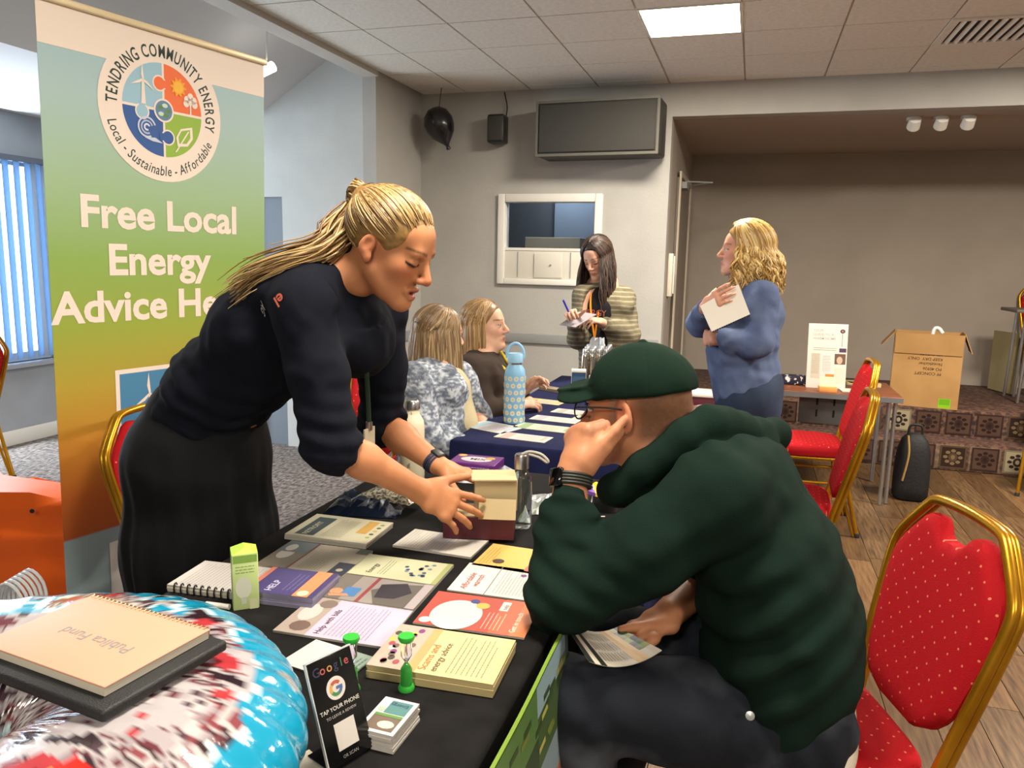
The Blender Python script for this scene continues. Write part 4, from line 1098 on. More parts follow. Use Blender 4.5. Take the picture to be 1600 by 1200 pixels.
# maroon gift box, lid open
bc = V(-.605, 1.735, TZ)
t = thing('gift_box', 'maroon gift box with cream lining held by the leaning woman', 'box', tuple(bc + V(0, 0, .009)), math.radians(14))
M_mar = mat('maroon_card', '#4e1724', .55)
M_crm = mat('cream_card', '#a8966f', .7)
for c, d in (((0, -.055, .027), (.172, .004, .054)), ((0, .055, .027), (.172, .004, .054)), ((-.084, 0, .027), (.004, .11, .054)), ((.084, 0, .027), (.004, .11, .054)), ((0, 0, .002), (.172, .11, .004))): MB().box(c, d).build('side', M_mar, t)
MB().box((.01, .0, .03), (.145, .095, .05)).build('lining', M_crm, t)
MB().box((.035, .01, .1), (.105, .075, .075), rz=.12).build('inner_carton', M_crm, t, bevel=.002)
MB().box((.03, .012, .141), (.11, .09, .004), rz=.12).build('flap', mat('cream_flap', '#bdab82', .7), t)
MB().box((.045, -.052, .075), (.09, .003, .05), R=Matrix.Rotation(math.radians(-28), 3, 'X')).build('flap', M_crm, t)
# glass bottle
p = onz(813, 822, TZ)
t = thing('glass_bottle', 'clear glass drinking bottle with steel cap and strap loop', 'bottle', tuple(p))
MB().lathe([(.0, .002), (.026, 0), (.029, .004), (.029, .12), (.027, .135), (.019, .148), (.0165, .152), (.0165, .165), (.0145, .165), (.0145, .15), (.024, .134), (.0265, .12), (.0265, .01), (0, .009)], n=28).build('glass', M_glass, t, smooth=True)
MB().lathe([(.0, .155), (.0185, .155), (.0185, .188), (.0165, .192), (0, .192)], n=24).build('cap', mat('steel'), t, smooth=True)
MB().tube(spline([(.0, -.0, .192), (.02, 0, .2), (.05, 0, .196), (.068, 0, .182), (.066, 0, .176), (.046, 0, .187), (.018, 0, .193)], 20), .0035, 6).build('strap', mat('grey_cord', '#a9a59b', .7), t, smooth=True)
# cream bottle
t = thing('cream_bottle', 'cream steel water bottle with dark leaf print behind the forearms', 'bottle', tuple(onz(644, 757, TZ)))
MB().lathe([(.0, 0), (.034, 0), (.037, .004), (.037, .18), (.034, .2), (.024, .217), (.022, .222), (.022, .24)], n=28).build('body', mat('cream_enamel', '#d8cfb4', .45, col2='#8a8a72', nscale=45, nstretch=(1, 1, .5), nlo=.62, nhi=.66), t, smooth=True)
MB().lathe([(.0, .235), (.0245, .235), (.0245, .256), (.021, .262), (0, .262)], n=24).build('cap', mat('steel'), t, smooth=True)
# purple snack box
t = thing('purple_box', 'purple printed card box lying on the clear packets', 'box', tuple(onz(744, 748, TZ) + V(0, 0, .034)), math.radians(2))
MB().bx((-.075, -.055, 0), (.075, .055, .028)).build('carton', mat('purple_card', '#5b1f6b', .4), t, bevel=.0015)
q = MB(); q.quad(-.07, -.05, .07, .05, .0286, '#6d2a80'); q.disc(0, .0, .05, .0289, '#d8d0d8', 18, .03); q.disc(-.055, .035, .014, .0291, '#e3b030', 10); q.disc(.04, .02, .016, .0291, '#c9a03a', 10); q.text('MIX', -.02, -.01, .03, .0293, '#4a2458', .01); q.build('printed_top', PR, t, recalc=False)
q = MB(); q.M = np.array([[1, 0, 0, 0], [0, 0, -1, -.0553], [0, 1, 0, 0], [0, 0, 0, 1.]]); scribble(q, -.065, .018, .06, 2, .008, '#c9b0d4', .003, 0, 3); q.build('printed_side', PR, t, recalc=False)
# crinkled plastic packets
def packet(name, label, c, rz, w, d, h, m, seed, amp=.01, z=TZ):
    rg = np.random.RandomState(seed); n = 14; mm = 10
    vs = []
    hx = rg.rand(n + 1, mm + 1)
    for i in range(n + 1):
        for j in range(mm + 1):
            u, v = i / n, j / mm; e = min(u, 1 - u, v, 1 - v)
            zz = h * min(1, e * 5) ** .5 + (hx[i, j] - .5) * amp * 2 * min(1, e * 8)
            vs.append(((u - .5) * w + (hx[j % (n + 1), i % (mm + 1)] - .5) * amp, (v - .5) * d + (hx[i, j] - .5) * amp * .7, max(zz, .001)))
    k = len(vs); vs += [(x, y, .0005) for x, y, _ in vs]
    fs = []
    for i in range(n):
        for j in range(mm):
            a = i * (mm + 1) + j; f = (a, a + mm + 1, a + mm + 2, a + 1); fs.append(f); fs.append(tuple(x + k for x in f[::-1]))
    per = [j for j in range(mm + 1)] + [(i) * (mm + 1) + mm for i in range(1, n + 1)] + [n * (mm + 1) + j for j in range(mm - 1, -1, -1)] + [i * (mm + 1) for i in range(n - 1, 0, -1)]
    for q_ in range(len(per)): a, b2 = per[q_], per[(q_ + 1) % len(per)]; fs.append((a, b2, b2 + k, a + k))
    o = MB().add(vs, fs).build(name, m, smooth=False, loc=(c[0], c[1], z + .001), rot=(0, 0, rz))
    return props(o, label, 'packet')
packet('plastic_packet', 'shiny navy blue plastic packet at the far left of the black table', onz(575, 793, TZ), .2, .20, .16, .028, mat('navy_foil', '#1a2438', .18, .2, col2='#8d93a0', nscale=16, nlo=.6, nhi=.66), 1)
packet('plastic_packet', 'clear crinkled packet under the purple box', onz(748, 745, TZ), .15, .22, .16, .03, mat('clear_foil', '#c9ccd0', .15, .1, col2='#7f858c', nscale=14), 2)
packet('plastic_packet', 'silver crinkled packet behind the glass bottle', onz(858, 792, TZ), .4, .16, .14, .022, mat('silver_foil', '#c2c6cb', .2, .5, col2='#7b8a72', nscale=11), 3)
packet('foil_blanket', 'folded silver mesh bag on the navy packet under the forearm', onz(612, 775, TZ + .03), -.1, .17, .10, .012, mat('mesh_foil', '#cdc6b0', .35, .2, col2='#5e5a4c', nscale=120, nlo=.45, nhi=.55), 4, .004, z=TZ + .028)
packet('crumpled_papers', 'crumpled white papers by the hooded man\'s elbow', onz(915, 830, TZ), .3, .12, .13, .014, mat('white_scrap', '#dcd8d0', .7, col2='#a8a49e', nscale=24), 5)
# rainbow popper toy on a dark bowl
pc = onz(945, 796, TZ)
t = thing('popper_bowl', 'dark plastic tub under the rainbow popper toy', 'tub', tuple(pc))
MB().lathe([(.0, 0), (.035, 0), (.045, .045), (.047, .05), (.043, .05), (.034, .006), (0, .006)], n=26).build('tub', mat('dark_tub', '#25272a', .5), t, smooth=True)
t = thing('popper_toy', 'round rainbow striped silicone popper toy on the dark tub', 'toy', tuple(pc + V(0, 0, .0505)), .3)
for k, c in enumerate(['#6a3f9c', '#e3c92a', '#5fae3a', '#7cc4cf', '#cf3a2c']):
    x0, x1 = -.055 + k * .022, -.055 + (k + 1) * .022
    pts = [(x, math.sqrt(max(0, .055 ** 2 - x * x))) for x in np.linspace(x0, x1, 7)]; poly = pts + [(x, -y) for x, y in pts[::-1]]
    o = MB().prism(poly, 0, .01).build('stripe', mat('silicone' + c, c, .5), t)
    for yy in (-.03, -.008, .014, .036):
        if yy ** 2 + ((x0 + x1) / 2) ** 2 < .05 ** 2: MB().lathe([(.009, 0), (.007, .005), (.003, .007), (0, .0075)], n=12).build('bubble', mat('silicone' + c), t, smooth=True, loc=((x0 + x1) / 2, yy, .01))
props(MB().bx((-.03, -.012, 0), (.03, .012, .03)).build('yellow_carton', mat('yellow_card', '#e3ad22', .5), loc=tuple(pc + V(-.02, .075, 0)), bevel=.002), 'small yellow carton behind the rainbow popper toy', 'carton')
p = onz(920, 800, TZ)
t = thing('earphones', 'white wired earphones draped beside the dark tub', 'earphones', tuple(p))
MB().tube(spline([(-.012, .02, .075), (-.014, .0, .05), (-.012, -.01, .02), (-.01, -.02, .004), (.02, -.04, .003), (.05, -.03, .003)], 20), .0017, 6).tube(spline([(.008, .02, .07), (.008, .0, .04), (.006, -.008, .02)], 10), .0017, 6).build('cord', M_white, t, smooth=True)
for dx in (-.012, .008): MB().lathe([(.0, -.01), (.007, -.008), (.0095, 0), (.007, .008), (0, .01)], n=12).build('earbud', M_white, t, smooth=True, loc=(dx, -.012, .014))

# ---------------------------------------------------------------- blue table
GB = 'leaflets on the blue table'
def pb(c1, c2, sd):
    def f(q, w, h):
        base(q, w, h, c1); q.quad(-w / 2, h / 2 - .06, w / 2, h / 2 - .02, .0003, c2); scribble(q, -w / 2 + .01, .02, w / 2 - .01, 10, .009, '#8d9298', .002, seed=sd); q.quad(-.03, -h / 2 + .015, .04, -h / 2 + .03, .0004, c2)
    return f
for px, c1, c2, w, h, rz, lb in (
        ((770, 668), '#e3dfe6', '#a9cfe0', .15, .21, 70, 'pale blue and pink leaflet beside the daisy bottle'),
        ((818, 684), '#e6e2da', '#d3b9b0', .10, .21, 84, 'white leaflet nearest the hooded man on the blue cloth'),
        ((850, 669), '#d6e0c4', '#9db888', .11, .24, 84, 'pale green leaflet in the row on the blue cloth'),
        ((868, 656), '#ebe8e0', '#c6c9cf', .10, .21, 84, 'plain white leaflet farther along the blue cloth'),
        ((898, 645), '#e9e6de', '#c3c6be', .10, .2, 82, 'white leaflet just before the hooded man\'s cap'),
        ((850, 628), '#e6dfb4', '#e3c45a', .11, .2, 80, 'cream and yellow leaflet before the woman in brown'),
        ((930, 655), '#d8d4c2', '#5f9a68', .10, .18, 80, 'cream leaflet with green strip partly behind the cap')):
    p = onz(*px, TZ); leaflet('leaflet', lb, p, rz, w, h, .002, pb(c1, c2, px[0]), GB)
leaflet('card_bundle', 'bundle of brown cards near the far left of the blue table', onz(864, 611, TZ), 60, .06, .15, .016, pb('#b09a7c', '#8d7658', 5), None, cat='cards', pages='#a58f70')
t = thing('daisy_bottle', 'light blue water bottle with daisy print and loop handle', 'bottle', tuple(onz(803, 660, TZ)))
MB().lathe([(.0, 0), (.042, 0), (.045, .004), (.045, .2), (.041, .225), (.03, .245), (.028, .25)], n=30).build('body', mat('sky_enamel', '#7fb3d8', .4), t, smooth=True)
MB().lathe([(.0285, .248), (.0285, .262)], n=24).build('steel_ring', mat('steel'), t, smooth=True)
MB().lathe([(.0, .258), (.034, .258), (.034, .29), (.03, .295), (0, .295)], n=24).build('cap', mat('sky_cap', '#8fbfe0', .4), t, smooth=True)
MB().tube([(.036 * math.cos(a), 0, .285 + .052 * math.sin(a)) for a in np.linspace(-.2, math.pi + .2, 18)], .006, 8).build('handle', mat('sky_cap'), t, smooth=True, rot=(0, 0, .3))
for k in range(7):
    for j in range(11):
        a = 2 * math.pi * j / 11 + (k % 2) * .28; z = .018 + k * .029; r_ = .0453
        q = MB(); c_, s_ = math.cos(a), math.sin(a); q.M = np.array([[-s_, 0, c_, r_ * c_], [c_, 0, s_, r_ * s_], [0, 1, 0, z], [0, 0, 0, 1.]])
        q.disc(0, 0, .0105, 0, '#ecebe0', 10); q.disc(0, 0, .0042, .0004, '#e3cf6a', 8); q.build('daisy', PR, t, recalc=False)
M_chrome = mat('chrome', '#c4bfb4', .12, 1.)
k = 0
for ix in range(4):
    for iy in range(3):
        px = onz(912 + ix * 11, 618 - iy * 3, TZ)
        t = thing('steel_flask', 'slim shiny steel flask in the cluster on the blue table', 'flask', (px[0], px[1] + iy * .05, TZ), 0, 'steel flasks on the blue table')
        MB().lathe([(.0, 0), (.017, 0), (.018, .003), (.018, .2), (.014, .215), (.013, .218)], n=16).build('body', M_chrome, t, smooth=True)
        MB().lathe([(.0, .216), (.014, .216), (.014, .238), (.011, .243), (0, .243)], n=16).build('cap', mat('steel'), t, smooth=True)
t = thing('blue_carton', 'blue and white carton before the steel flasks', 'carton', tuple(onz(903, 626, TZ)), math.radians(12))
MB().bx((-.036, -.03, 0), (.036, .03, .155)).build('carton', mat('white_card', '#dcd8ce', .6), t, bevel=.0015)
q = MB(); q.M = np.array([[1, 0, 0, 0], [0, 0, -1, -.0303], [0, 1, 0, 0], [0, 0, 0, 1.]]); q.quad(-.034, .0, .034, .145, 0, '#1f4f84'); q.quad(-.02, .03, .005, .08, .0003, '#d9dcd9'); q.quad(-.03, .1, .03, .125, .0003, '#2f6aa0'); q.build('printed_face', PR, t, recalc=False)
packet('clear_bag', 'clear cellophane bag standing behind the steel flasks', onz(930, 608, TZ), 0, .1, .08, .27, mat('cellophane', '#dfe4ea', .1, .3, col2='#9aa2ac', nscale=12), 8, .012)

# ---------------------------------------------------------------- desk, stage and floor bits
t = thing('leaflet_stand', 'white display stand with printed leaflets on the small desk', 'display', tuple(onz(1289, 606, .665)), math.radians(8))
R_ = Matrix.Rotation(math.radians(-7), 3, 'X')
MB().box((0, .02, .2), (.235, .006, .4), R=R_).build('panel', mat('white_card'), t)
MB().box((0, .06, .09), (.12, .1, .004), R=Matrix.Rotation(math.radians(60), 3, 'X')).build('strut', mat('white_card'), t)
q = MB(); q.M = np.array([[1, 0, 0, 0], [0, math.sin(math.radians(7)), -1, -.0095], [0, 1, 0, .0], [0, 0, 0, 1.]])
q.quad(-.115, 0, .115, .395, 0, '#e3ddd0'); q.text('YOUR', -.09, .35, .022, .0004, '#a59fa0', .004); q.text('GUIDE TO A', -.09, .325, .022, .0004, '#a59fa0', .004); q.text('WARM HOME', -.09, .3, .022, .0004, '#a59fa0', .004)
q.disc(.085, .355, .015, .0005, '#3b3138', 16, .013); q.disc(.085, .355, .007, .0007, '#b0605c', 10); q.quad(.083, .26, .086, .34, .0005, '#6c6670'); q.quad(.07, .225, .112, .25, .0005, '#4c2a58')
scribble(q, -.085, .25, .06, 2, .012, '#a49c98', .004, seed=20); q.quad(-.095, .06, -.04, .215, .0004, '#cfc5ae'); scribble(q, -.09, .21, -.045, 14, .009, '#a29a88', .003, .0006, 21); q.quad(-.03, .05, .03, .215, .0004, '#ddd9d2'); scribble(q, -.025, .2, .025, 10, .01, '#a8a29c', .003, .0006, 22); q.quad(.045, .15, .11, .215, .0005, '#6b4a3a'); q.disc(.075, .175, .018, .0007, '#c9a88a', 10, .024); q.quad(.045, .03, .11, .13, .0004, '#d6d4c0')
q.build('printed_face', PR, t, recalc=False)
t = thing('card_holder', 'small clear holder with orange cards before the white display stand', 'card holder', tuple(onz(1292, 612, .665)), math.radians(8))
MB().bx((-.05, -.03, 0), (.05, .03, .035)).build('tray', mat('amber_clear', '#d89a5a', .3), t, bevel=.002)
MB().box((.0, .01, .055), (.09, .004, .07), R=R_).build('card', mat('pale_card', '#e3cfae', .6), t)
MB().box((.012, .02, .085), (.05, .003, .04), R=R_).build('card', mat('orange_card', '#d8762a', .6), t)
for px, lb, m, d in (((1240, 600), 'dark blue patterned pouch on the small desk', mat('pouch', '#171a30', .7, col2='#d8c9c4', nscale=40, nlo=.58, nhi=.62), (.16, .1, .06)),):
    p = onz(*px, .665); o = MB().box((0, 0, d[2] / 2), d, taper=.8).build('pouch', m, loc=tuple(p), bevel=.012); props(o, lb, 'pouch')
for j, (px, c) in enumerate((((1345, 598), '#8a7a4a'), ((1350, 602), '#d0b060'), ((1340, 612), '#cfc9b8'))):
    p = onz(*px, .665); leaflet('papers', ['olive folder on the small desk', 'yellow envelope on the small desk', 'white sheet at the right of the small desk'][j], p, [20, -10, 5][j], .2, .13, .006, (lambda c: (lambda q, w, h: base(q, w, h, c)))(c), 'papers on the small desk', z=.666, cat='paper')
# rucksack by the desk leg
def blob_bag(name, label, c, sx, sy, sz, m, cat):
    t = thing(name, label, cat, c)
    rings = []
    for z, k in ((0, .8), (.04, .97), (.2, 1.), (.5, .98), (.75, .88), (.9, .7), (.98, .4), (1., .05)):
        rings.append([(sx * k * math.copysign(abs(math.cos(a)) ** .6, math.cos(a)), sy * k * math.copysign(abs(math.sin(a)) ** .6, math.sin(a)), z * sz) for a in np.linspace(0, 2 * math.pi, 25)[:-1]])
    MB().loft(rings).build('body', m, t, smooth=True)
    MB().tube(spline([(-.04, 0, sz * .96), (-.03, 0, sz * 1.1), (.03, 0, sz * 1.1), (.04, 0, sz * .96)], 10), .008, 6).build('handle', m, t, smooth=True)
    return t
M_blk = mat('black_nylon', '#121213', .7, bump=.2, bscale=60)
t = blob_bag('rucksack', 'black rucksack on the floor beside the small desk legs', (1.03, 5.16, 0), .10, .09, .42, M_blk, 'rucksack')
MB().tube(spline([(-.06, -.115, .42), (-.05, -.13, .3), (-.07, -.125, .14)], 10), .006, 6).build('cord', mat('tan_cord', '#a8884a', .7), t, smooth=True)
blob_bag('holdall', 'black holdall on the floor behind the woman in blue', (.08, 5.45, 0), .12, .12, .5, M_blk, 'holdall')
t = thing('storage_crate', 'white lidded crate on the red chair behind the woman in blue', 'crate', (-.2, 4.97, .494))
MB().bx((-.13, -.1, 0), (.13, .1, .1)).build('crate', mat('maroon_card'), t, bevel=.004)
MB().bx((-.135, -.105, .1), (.135, .105, .125)).build('lid', M_white, t, bevel=.004)
# orange carrier bag and white paper bag by the banner
t = thing('orange_bag', 'large orange plastic carrier bag on the floor left of the banner', 'bag', (-2.78, 2.42, 0), math.radians(20))
rg = np.random.RandomState(4); rings = []
for z in np.linspace(0, .42, 12):
    k = 1 - .15 * (z / .42); rings.append([((.30 * math.copysign(abs(math.cos(a)) ** .5, math.cos(a))) * (1.05 - .1 * z) + .012 * rg.randn(), .13 * k * math.copysign(abs(math.sin(a)) ** .5, math.sin(a)) + .012 * rg.randn(), z + (.02 * rg.randn() - .05 * math.cos(a) if z > .41 else 0)) for a in np.linspace(0, 2 * math.pi, 33)[:-1]])
MB().loft(rings).build('body', mat('orange_plastic', '#f0640f', .4), t, smooth=True)
for x in (-.2, .02): MB().lathe([(0, 0), (.009, 0), (.009, .004), (0, .004)], n=10).build('eyelet', M_dark, t, loc=(x, -.16, .38), rot=(math.radians(90), 0, 0))
t = thing('paper_bag', 'white paper bag with twisted white handles before the orange bag', 'bag', tuple(onz(34, 925, .42) * V(1, 1, 0)), math.radians(15))
MB().bx((-.14, -.06, 0), (.14, .06, .36)).build('body', mat('white_kraft', '#d9d5ce', .7), t, bevel=.003)
for k in range(6):
    y = -.05 + k * .02; MB().tube(spline([(-.05, y, .35), (-.045, y, .42), (-.02, y, .465), (.01, y, .46), (.035, y, .42), (.04, y, .35)], 14), .005, 6).build('handle', mat('clear_edge'), t, smooth=True)
# ================================================================ people: smooth solids polygonised into one skin each
class SDF:
    def __init__(s): s.P = []; s.D = []; s.k = .02

    def _add(s, f, lo, hi, k, op): s.P.append((f, np.array(lo, float), np.array(hi, float), k, op)); return s

    def rc(s, a, b, ra, rb, k=None, op='u'):
        a = np.array(a, np.float32); b = np.array(b, np.float32); ab = b - a; L2 = np.float32(max(ab @ ab, 1e-12)); k = s.k if k is None else k
        def f(p):
            q = p - a; t = np.clip(q @ ab / L2, 0, 1)
            d = q - t[:, None] * ab
            return np.sqrt((d * d).sum(1)) - (ra + (rb - ra) * t)
        m = max(ra, rb)
        return s._add(f, np.minimum(a, b) - m, np.maximum(a, b) + m, k, op)

    def chain(s, pts, rs, k=None):
        for i in range(len(pts) - 1): s.rc(pts[i], pts[i + 1], rs[i], rs[i + 1], k)
        return s

    def el(s, c, r, R=None, k=None, op='u'):
        c = np.array(c, np.float32); r = np.array(r, np.float32); k = s.k if k is None else k
        R = np.eye(3, dtype=np.float32) if R is None else np.array(R, np.float32)      # columns = axes
        def f(p):
            q = (p - c) @ R
            a = np.sqrt(((q / r) ** 2).sum(1)); b = np.sqrt(((q / r ** 2) ** 2).sum(1)) + 1e-9
            return a * (a - 1) / b
        e = np.abs(R) @ r
        return s._add(f, c - e, c + e, k, op)

    def ec(s, a, b, ra, rb, u, k=None, op='u'):
        a = np.array(a, float); b = np.array(b, float); L = np.linalg.norm(b - a); w = (b - a) / L
        u = np.array(u, float); u = unit(u - w * (u @ w)); v = np.cross(w, u); k = s.k if k is None else k; a, b, w, u, v = [x.astype(np.float32) for x in (a, b, w, u, v)]; L = np.float32(L)
        mn = min(min(ra), min(rb))
        def f(p):
            q = p - a; t0 = q @ w; t = np.clip(t0 / L, 0, 1); o = t0 - t * L
            ru = ra[0] + (rb[0] - ra[0]) * t; rv = ra[1] + (rb[1] - ra[1]) * t; rm = np.minimum(ru, rv)
            e = np.sqrt((q @ u / ru) ** 2 + (q @ v / rv) ** 2 + (o / rm) ** 2)
            return (e - 1) * rm
        m = max(max(ra), max(rb))
        return s._add(f, np.minimum(a, b) - m, np.maximum(a, b) + m, k, op)

    def echain(s, pts, rs, u, k=None):
        for i in range(len(pts) - 1): s.ec(pts[i], pts[i + 1], rs[i], rs[i + 1], u, k)
        return s

    def cut(s, c, n, R, k=.003):
        """remove what lies beyond the plane (c, n) inside a ball of radius R"""
        c = np.array(c, np.float32); n = unit(n).astype(np.float32)
        def f(p):
            q = p - c
            return np.maximum(np.sqrt((q * q).sum(1)) - R, -(q @ n))
        return s._add(f, c - R, c + R, k, 's')

    def disp(s, fn): s.D.append(fn); return s

    def ev(s, p, prims=None):
        d = np.full(len(p), .3, dtype=p.dtype)
        for f, lo, hi, k, op in (s.P if prims is None else prims):
            x = f(p)
            if op == 's':
                h = np.clip(.5 - .5 * (d + x) / k, 0, 1) if k > 0 else None
                d = d + (-x - d) * h + k * h * (1 - h)
            else:
                h = np.clip(.5 + .5 * (x - d) / k, 0, 1)
                d = x + (d - x) * h - k * h * (1 - h)
        if s.D:
            m = np.abs(d) < .035
            if m.any():
                pm = p[m]; x = d[m]
                for fn in s.D: x = x + fn(pm)
                d[m] = x
        return d

    def mesh(s, name, h, m, parent=None, colfn=None, smooth_it=1, clip_z=None):
        U = [p for p in s.P if p[4] != 's']
        lo = np.min([p[1] for p in U], 0) - .07; hi = np.max([p[2] for p in U], 0) + .07
        if clip_z is not None: lo[2] = max(lo[2], clip_z)
        B = 22
        nb = np.ceil((hi - lo) / (h * B)).astype(int); N = nb * B
        I = np.stack(np.meshgrid(*[np.arange(n) for n in nb], indexing='ij'), -1).reshape(-1, 3)
        cen = lo + (I + .5) * B * h
        dc = s.ev(cen)
        R_ = h * B * .88; act = np.where(dc > 0, dc < R_ * 1.5 + .02, dc > -(R_ * 2.2 + .14))
        half = h * B / 2
        g = np.arange(B + 1); G = np.stack(np.meshgrid(g, g, g, indexing='ij'), -1).reshape(-1, 3)
        KK = max(p[3] for p in s.P) + .022; PL = np.array([p[1] for p in s.P]) - KK; PH = np.array([p[2] for p in s.P]) + KK
        ids, pos, quads = [], [], []
        st = (N[1] + 2) * (N[2] + 2); st2 = N[2] + 2
        def gid(c): return (c[:, 0] + 1) * st + (c[:, 1] + 1) * st2 + c[:, 2] + 1
        corners = np.array([(a, b, c) for a in (0, 1) for b in (0, 1) for c in (0, 1)])
        edges = [(0, 4), (1, 5), (2, 6), (3, 7), (0, 2), (1, 3), (4, 6), (5, 7), (0, 1), (2, 3), (4, 5), (6, 7)]
        for bi in I[act]:
            o = bi * B; blo = lo + o * h; bhi = blo + B * h
            pr = [s.P[z] for z in np.flatnonzero((PL < bhi).all(1) & (PH > blo).all(1))]
            if not any(p[4] != 's' for p in pr): continue
            p = (blo + G * h).astype(np.float32)
            Vv = s.ev(p, pr).reshape(B + 1, B + 1, B + 1)
            ins = Vv < 0
            if ins.all() or not ins.any(): continue
            cnt = sum(ins[a:B + a, b:B + b, c:B + c].astype(np.int8) for a in (0, 1) for b in (0, 1) for c in (0, 1))
            cells = np.argwhere((cnt > 0) & (cnt < 8))
            cv = np.stack([Vv[cells[:, 0] + a, cells[:, 1] + b, cells[:, 2] + c] for a, b, c in corners], 1)
            acc = np.zeros((len(cells), 3)); num = np.zeros(len(cells))
            for a, b in edges:
                va, vb = cv[:, a], cv[:, b]; mk = (va < 0) != (vb < 0)
                t = np.where(mk, va / np.where(mk, va - vb, 1), 0)
                acc += np.where(mk[:, None], corners[a] + t[:, None] * (corners[b] - corners[a]), 0); num += mk
            ids.append(gid(cells + o)); pos.append(lo + (cells + o + acc / num[:, None]) * h)
            for ax in range(3):
                e = np.eye(3, dtype=int)[ax]; b1 = np.eye(3, dtype=int)[(ax + 1) % 3]; b2 = np.eye(3, dtype=int)[(ax + 2) % 3]
                A = ins[:B, :B, :B]; Bn = ins[e[0]:B + e[0], e[1]:B + e[1], e[2]:B + e[2]]
                for flip in (0, 1):
                    sel = np.argwhere(A & ~Bn if not flip else ~A & Bn) + o
                    if len(sel) == 0: continue
                    qd = [gid(sel - b1 - b2), gid(sel - b2), gid(sel), gid(sel - b1)]
                    quads.append(np.stack(qd if not flip else qd[::-1], 1))
        ids = np.concatenate(ids); pos = np.concatenate(pos); quads = np.concatenate(quads)
        order = np.argsort(ids); ids = ids[order]; pos = pos[order]
        ix = np.searchsorted(ids, quads); ix = np.clip(ix, 0, len(ids) - 1)
        quads = ix[(ids[ix] == quads).all(1)]
        for _ in range(smooth_it):
            ac = np.zeros_like(pos); nn = np.zeros(len(pos))
            for a, b in ((0, 1), (1, 2), (2, 3), (3, 0)):
                np.add.at(ac, quads[:, a], pos[quads[:, b]]); np.add.at(nn, quads[:, a], 1)
            pos = pos * .5 + .5 * ac / np.maximum(nn, 1)[:, None]
        me = bpy.data.meshes.new(name)
        me.vertices.add(len(pos)); me.vertices.foreach_set('co', pos.ravel().astype(np.float32))
        me.loops.add(len(quads) * 4); me.loops.foreach_set('vertex_index', quads.ravel().astype(np.int32))
        me.polygons.add(len(quads)); me.polygons.foreach_set('loop_start', np.arange(0, len(quads) * 4, 4, dtype=np.int32))
        me.polygons.foreach_set('use_smooth', np.ones(len(quads), dtype=bool))
        me.update(calc_edges=True)
        if colfn is not None:
            c = colfn(pos); at = me.color_attributes.new('Col', 'FLOAT_COLOR', 'POINT')
            at.data.foreach_set('color', np.column_stack([c, np.ones(len(c))]).ravel().astype(np.float32))
        return link(name, me, m, parent)


class Frame:
    """local (left, forward, up) -> room"""
    def __init__(s, o, f, up=(0, 0, 1), sc=1.):
        s.o = np.array(o, float); s.f = unit(f); u = np.array(up, float); s.u = unit(u - s.f * (u @ s.f)); s.l = np.cross(s.u, s.f); s.s = sc
        s.R = np.stack([s.l, s.f, s.u], 1)

    def __call__(s, x, y, z): return s.o + s.R @ (np.array([x, y, z], float) * s.s)

    def inv(s, p): return (p - s.o) @ s.R / s.s

    def dir(s, x, y, z): return s.R @ np.array([x, y, z], float)


def face_frame(o, az, pitch, roll=0, sc=1.):
    """az: degrees from +X towards +Y; pitch: degrees the face looks down"""
    a, p = math.radians(az), math.radians(pitch)
    f = V(math.cos(a) * math.cos(p), math.sin(a) * math.cos(p), -math.sin(p)); up = V(math.cos(a) * math.sin(p), math.sin(a) * math.sin(p), math.cos(p))
    l = np.cross(up, f); r = math.radians(roll)
    return Frame(o, f, up * math.cos(r) + l * math.sin(r), sc)


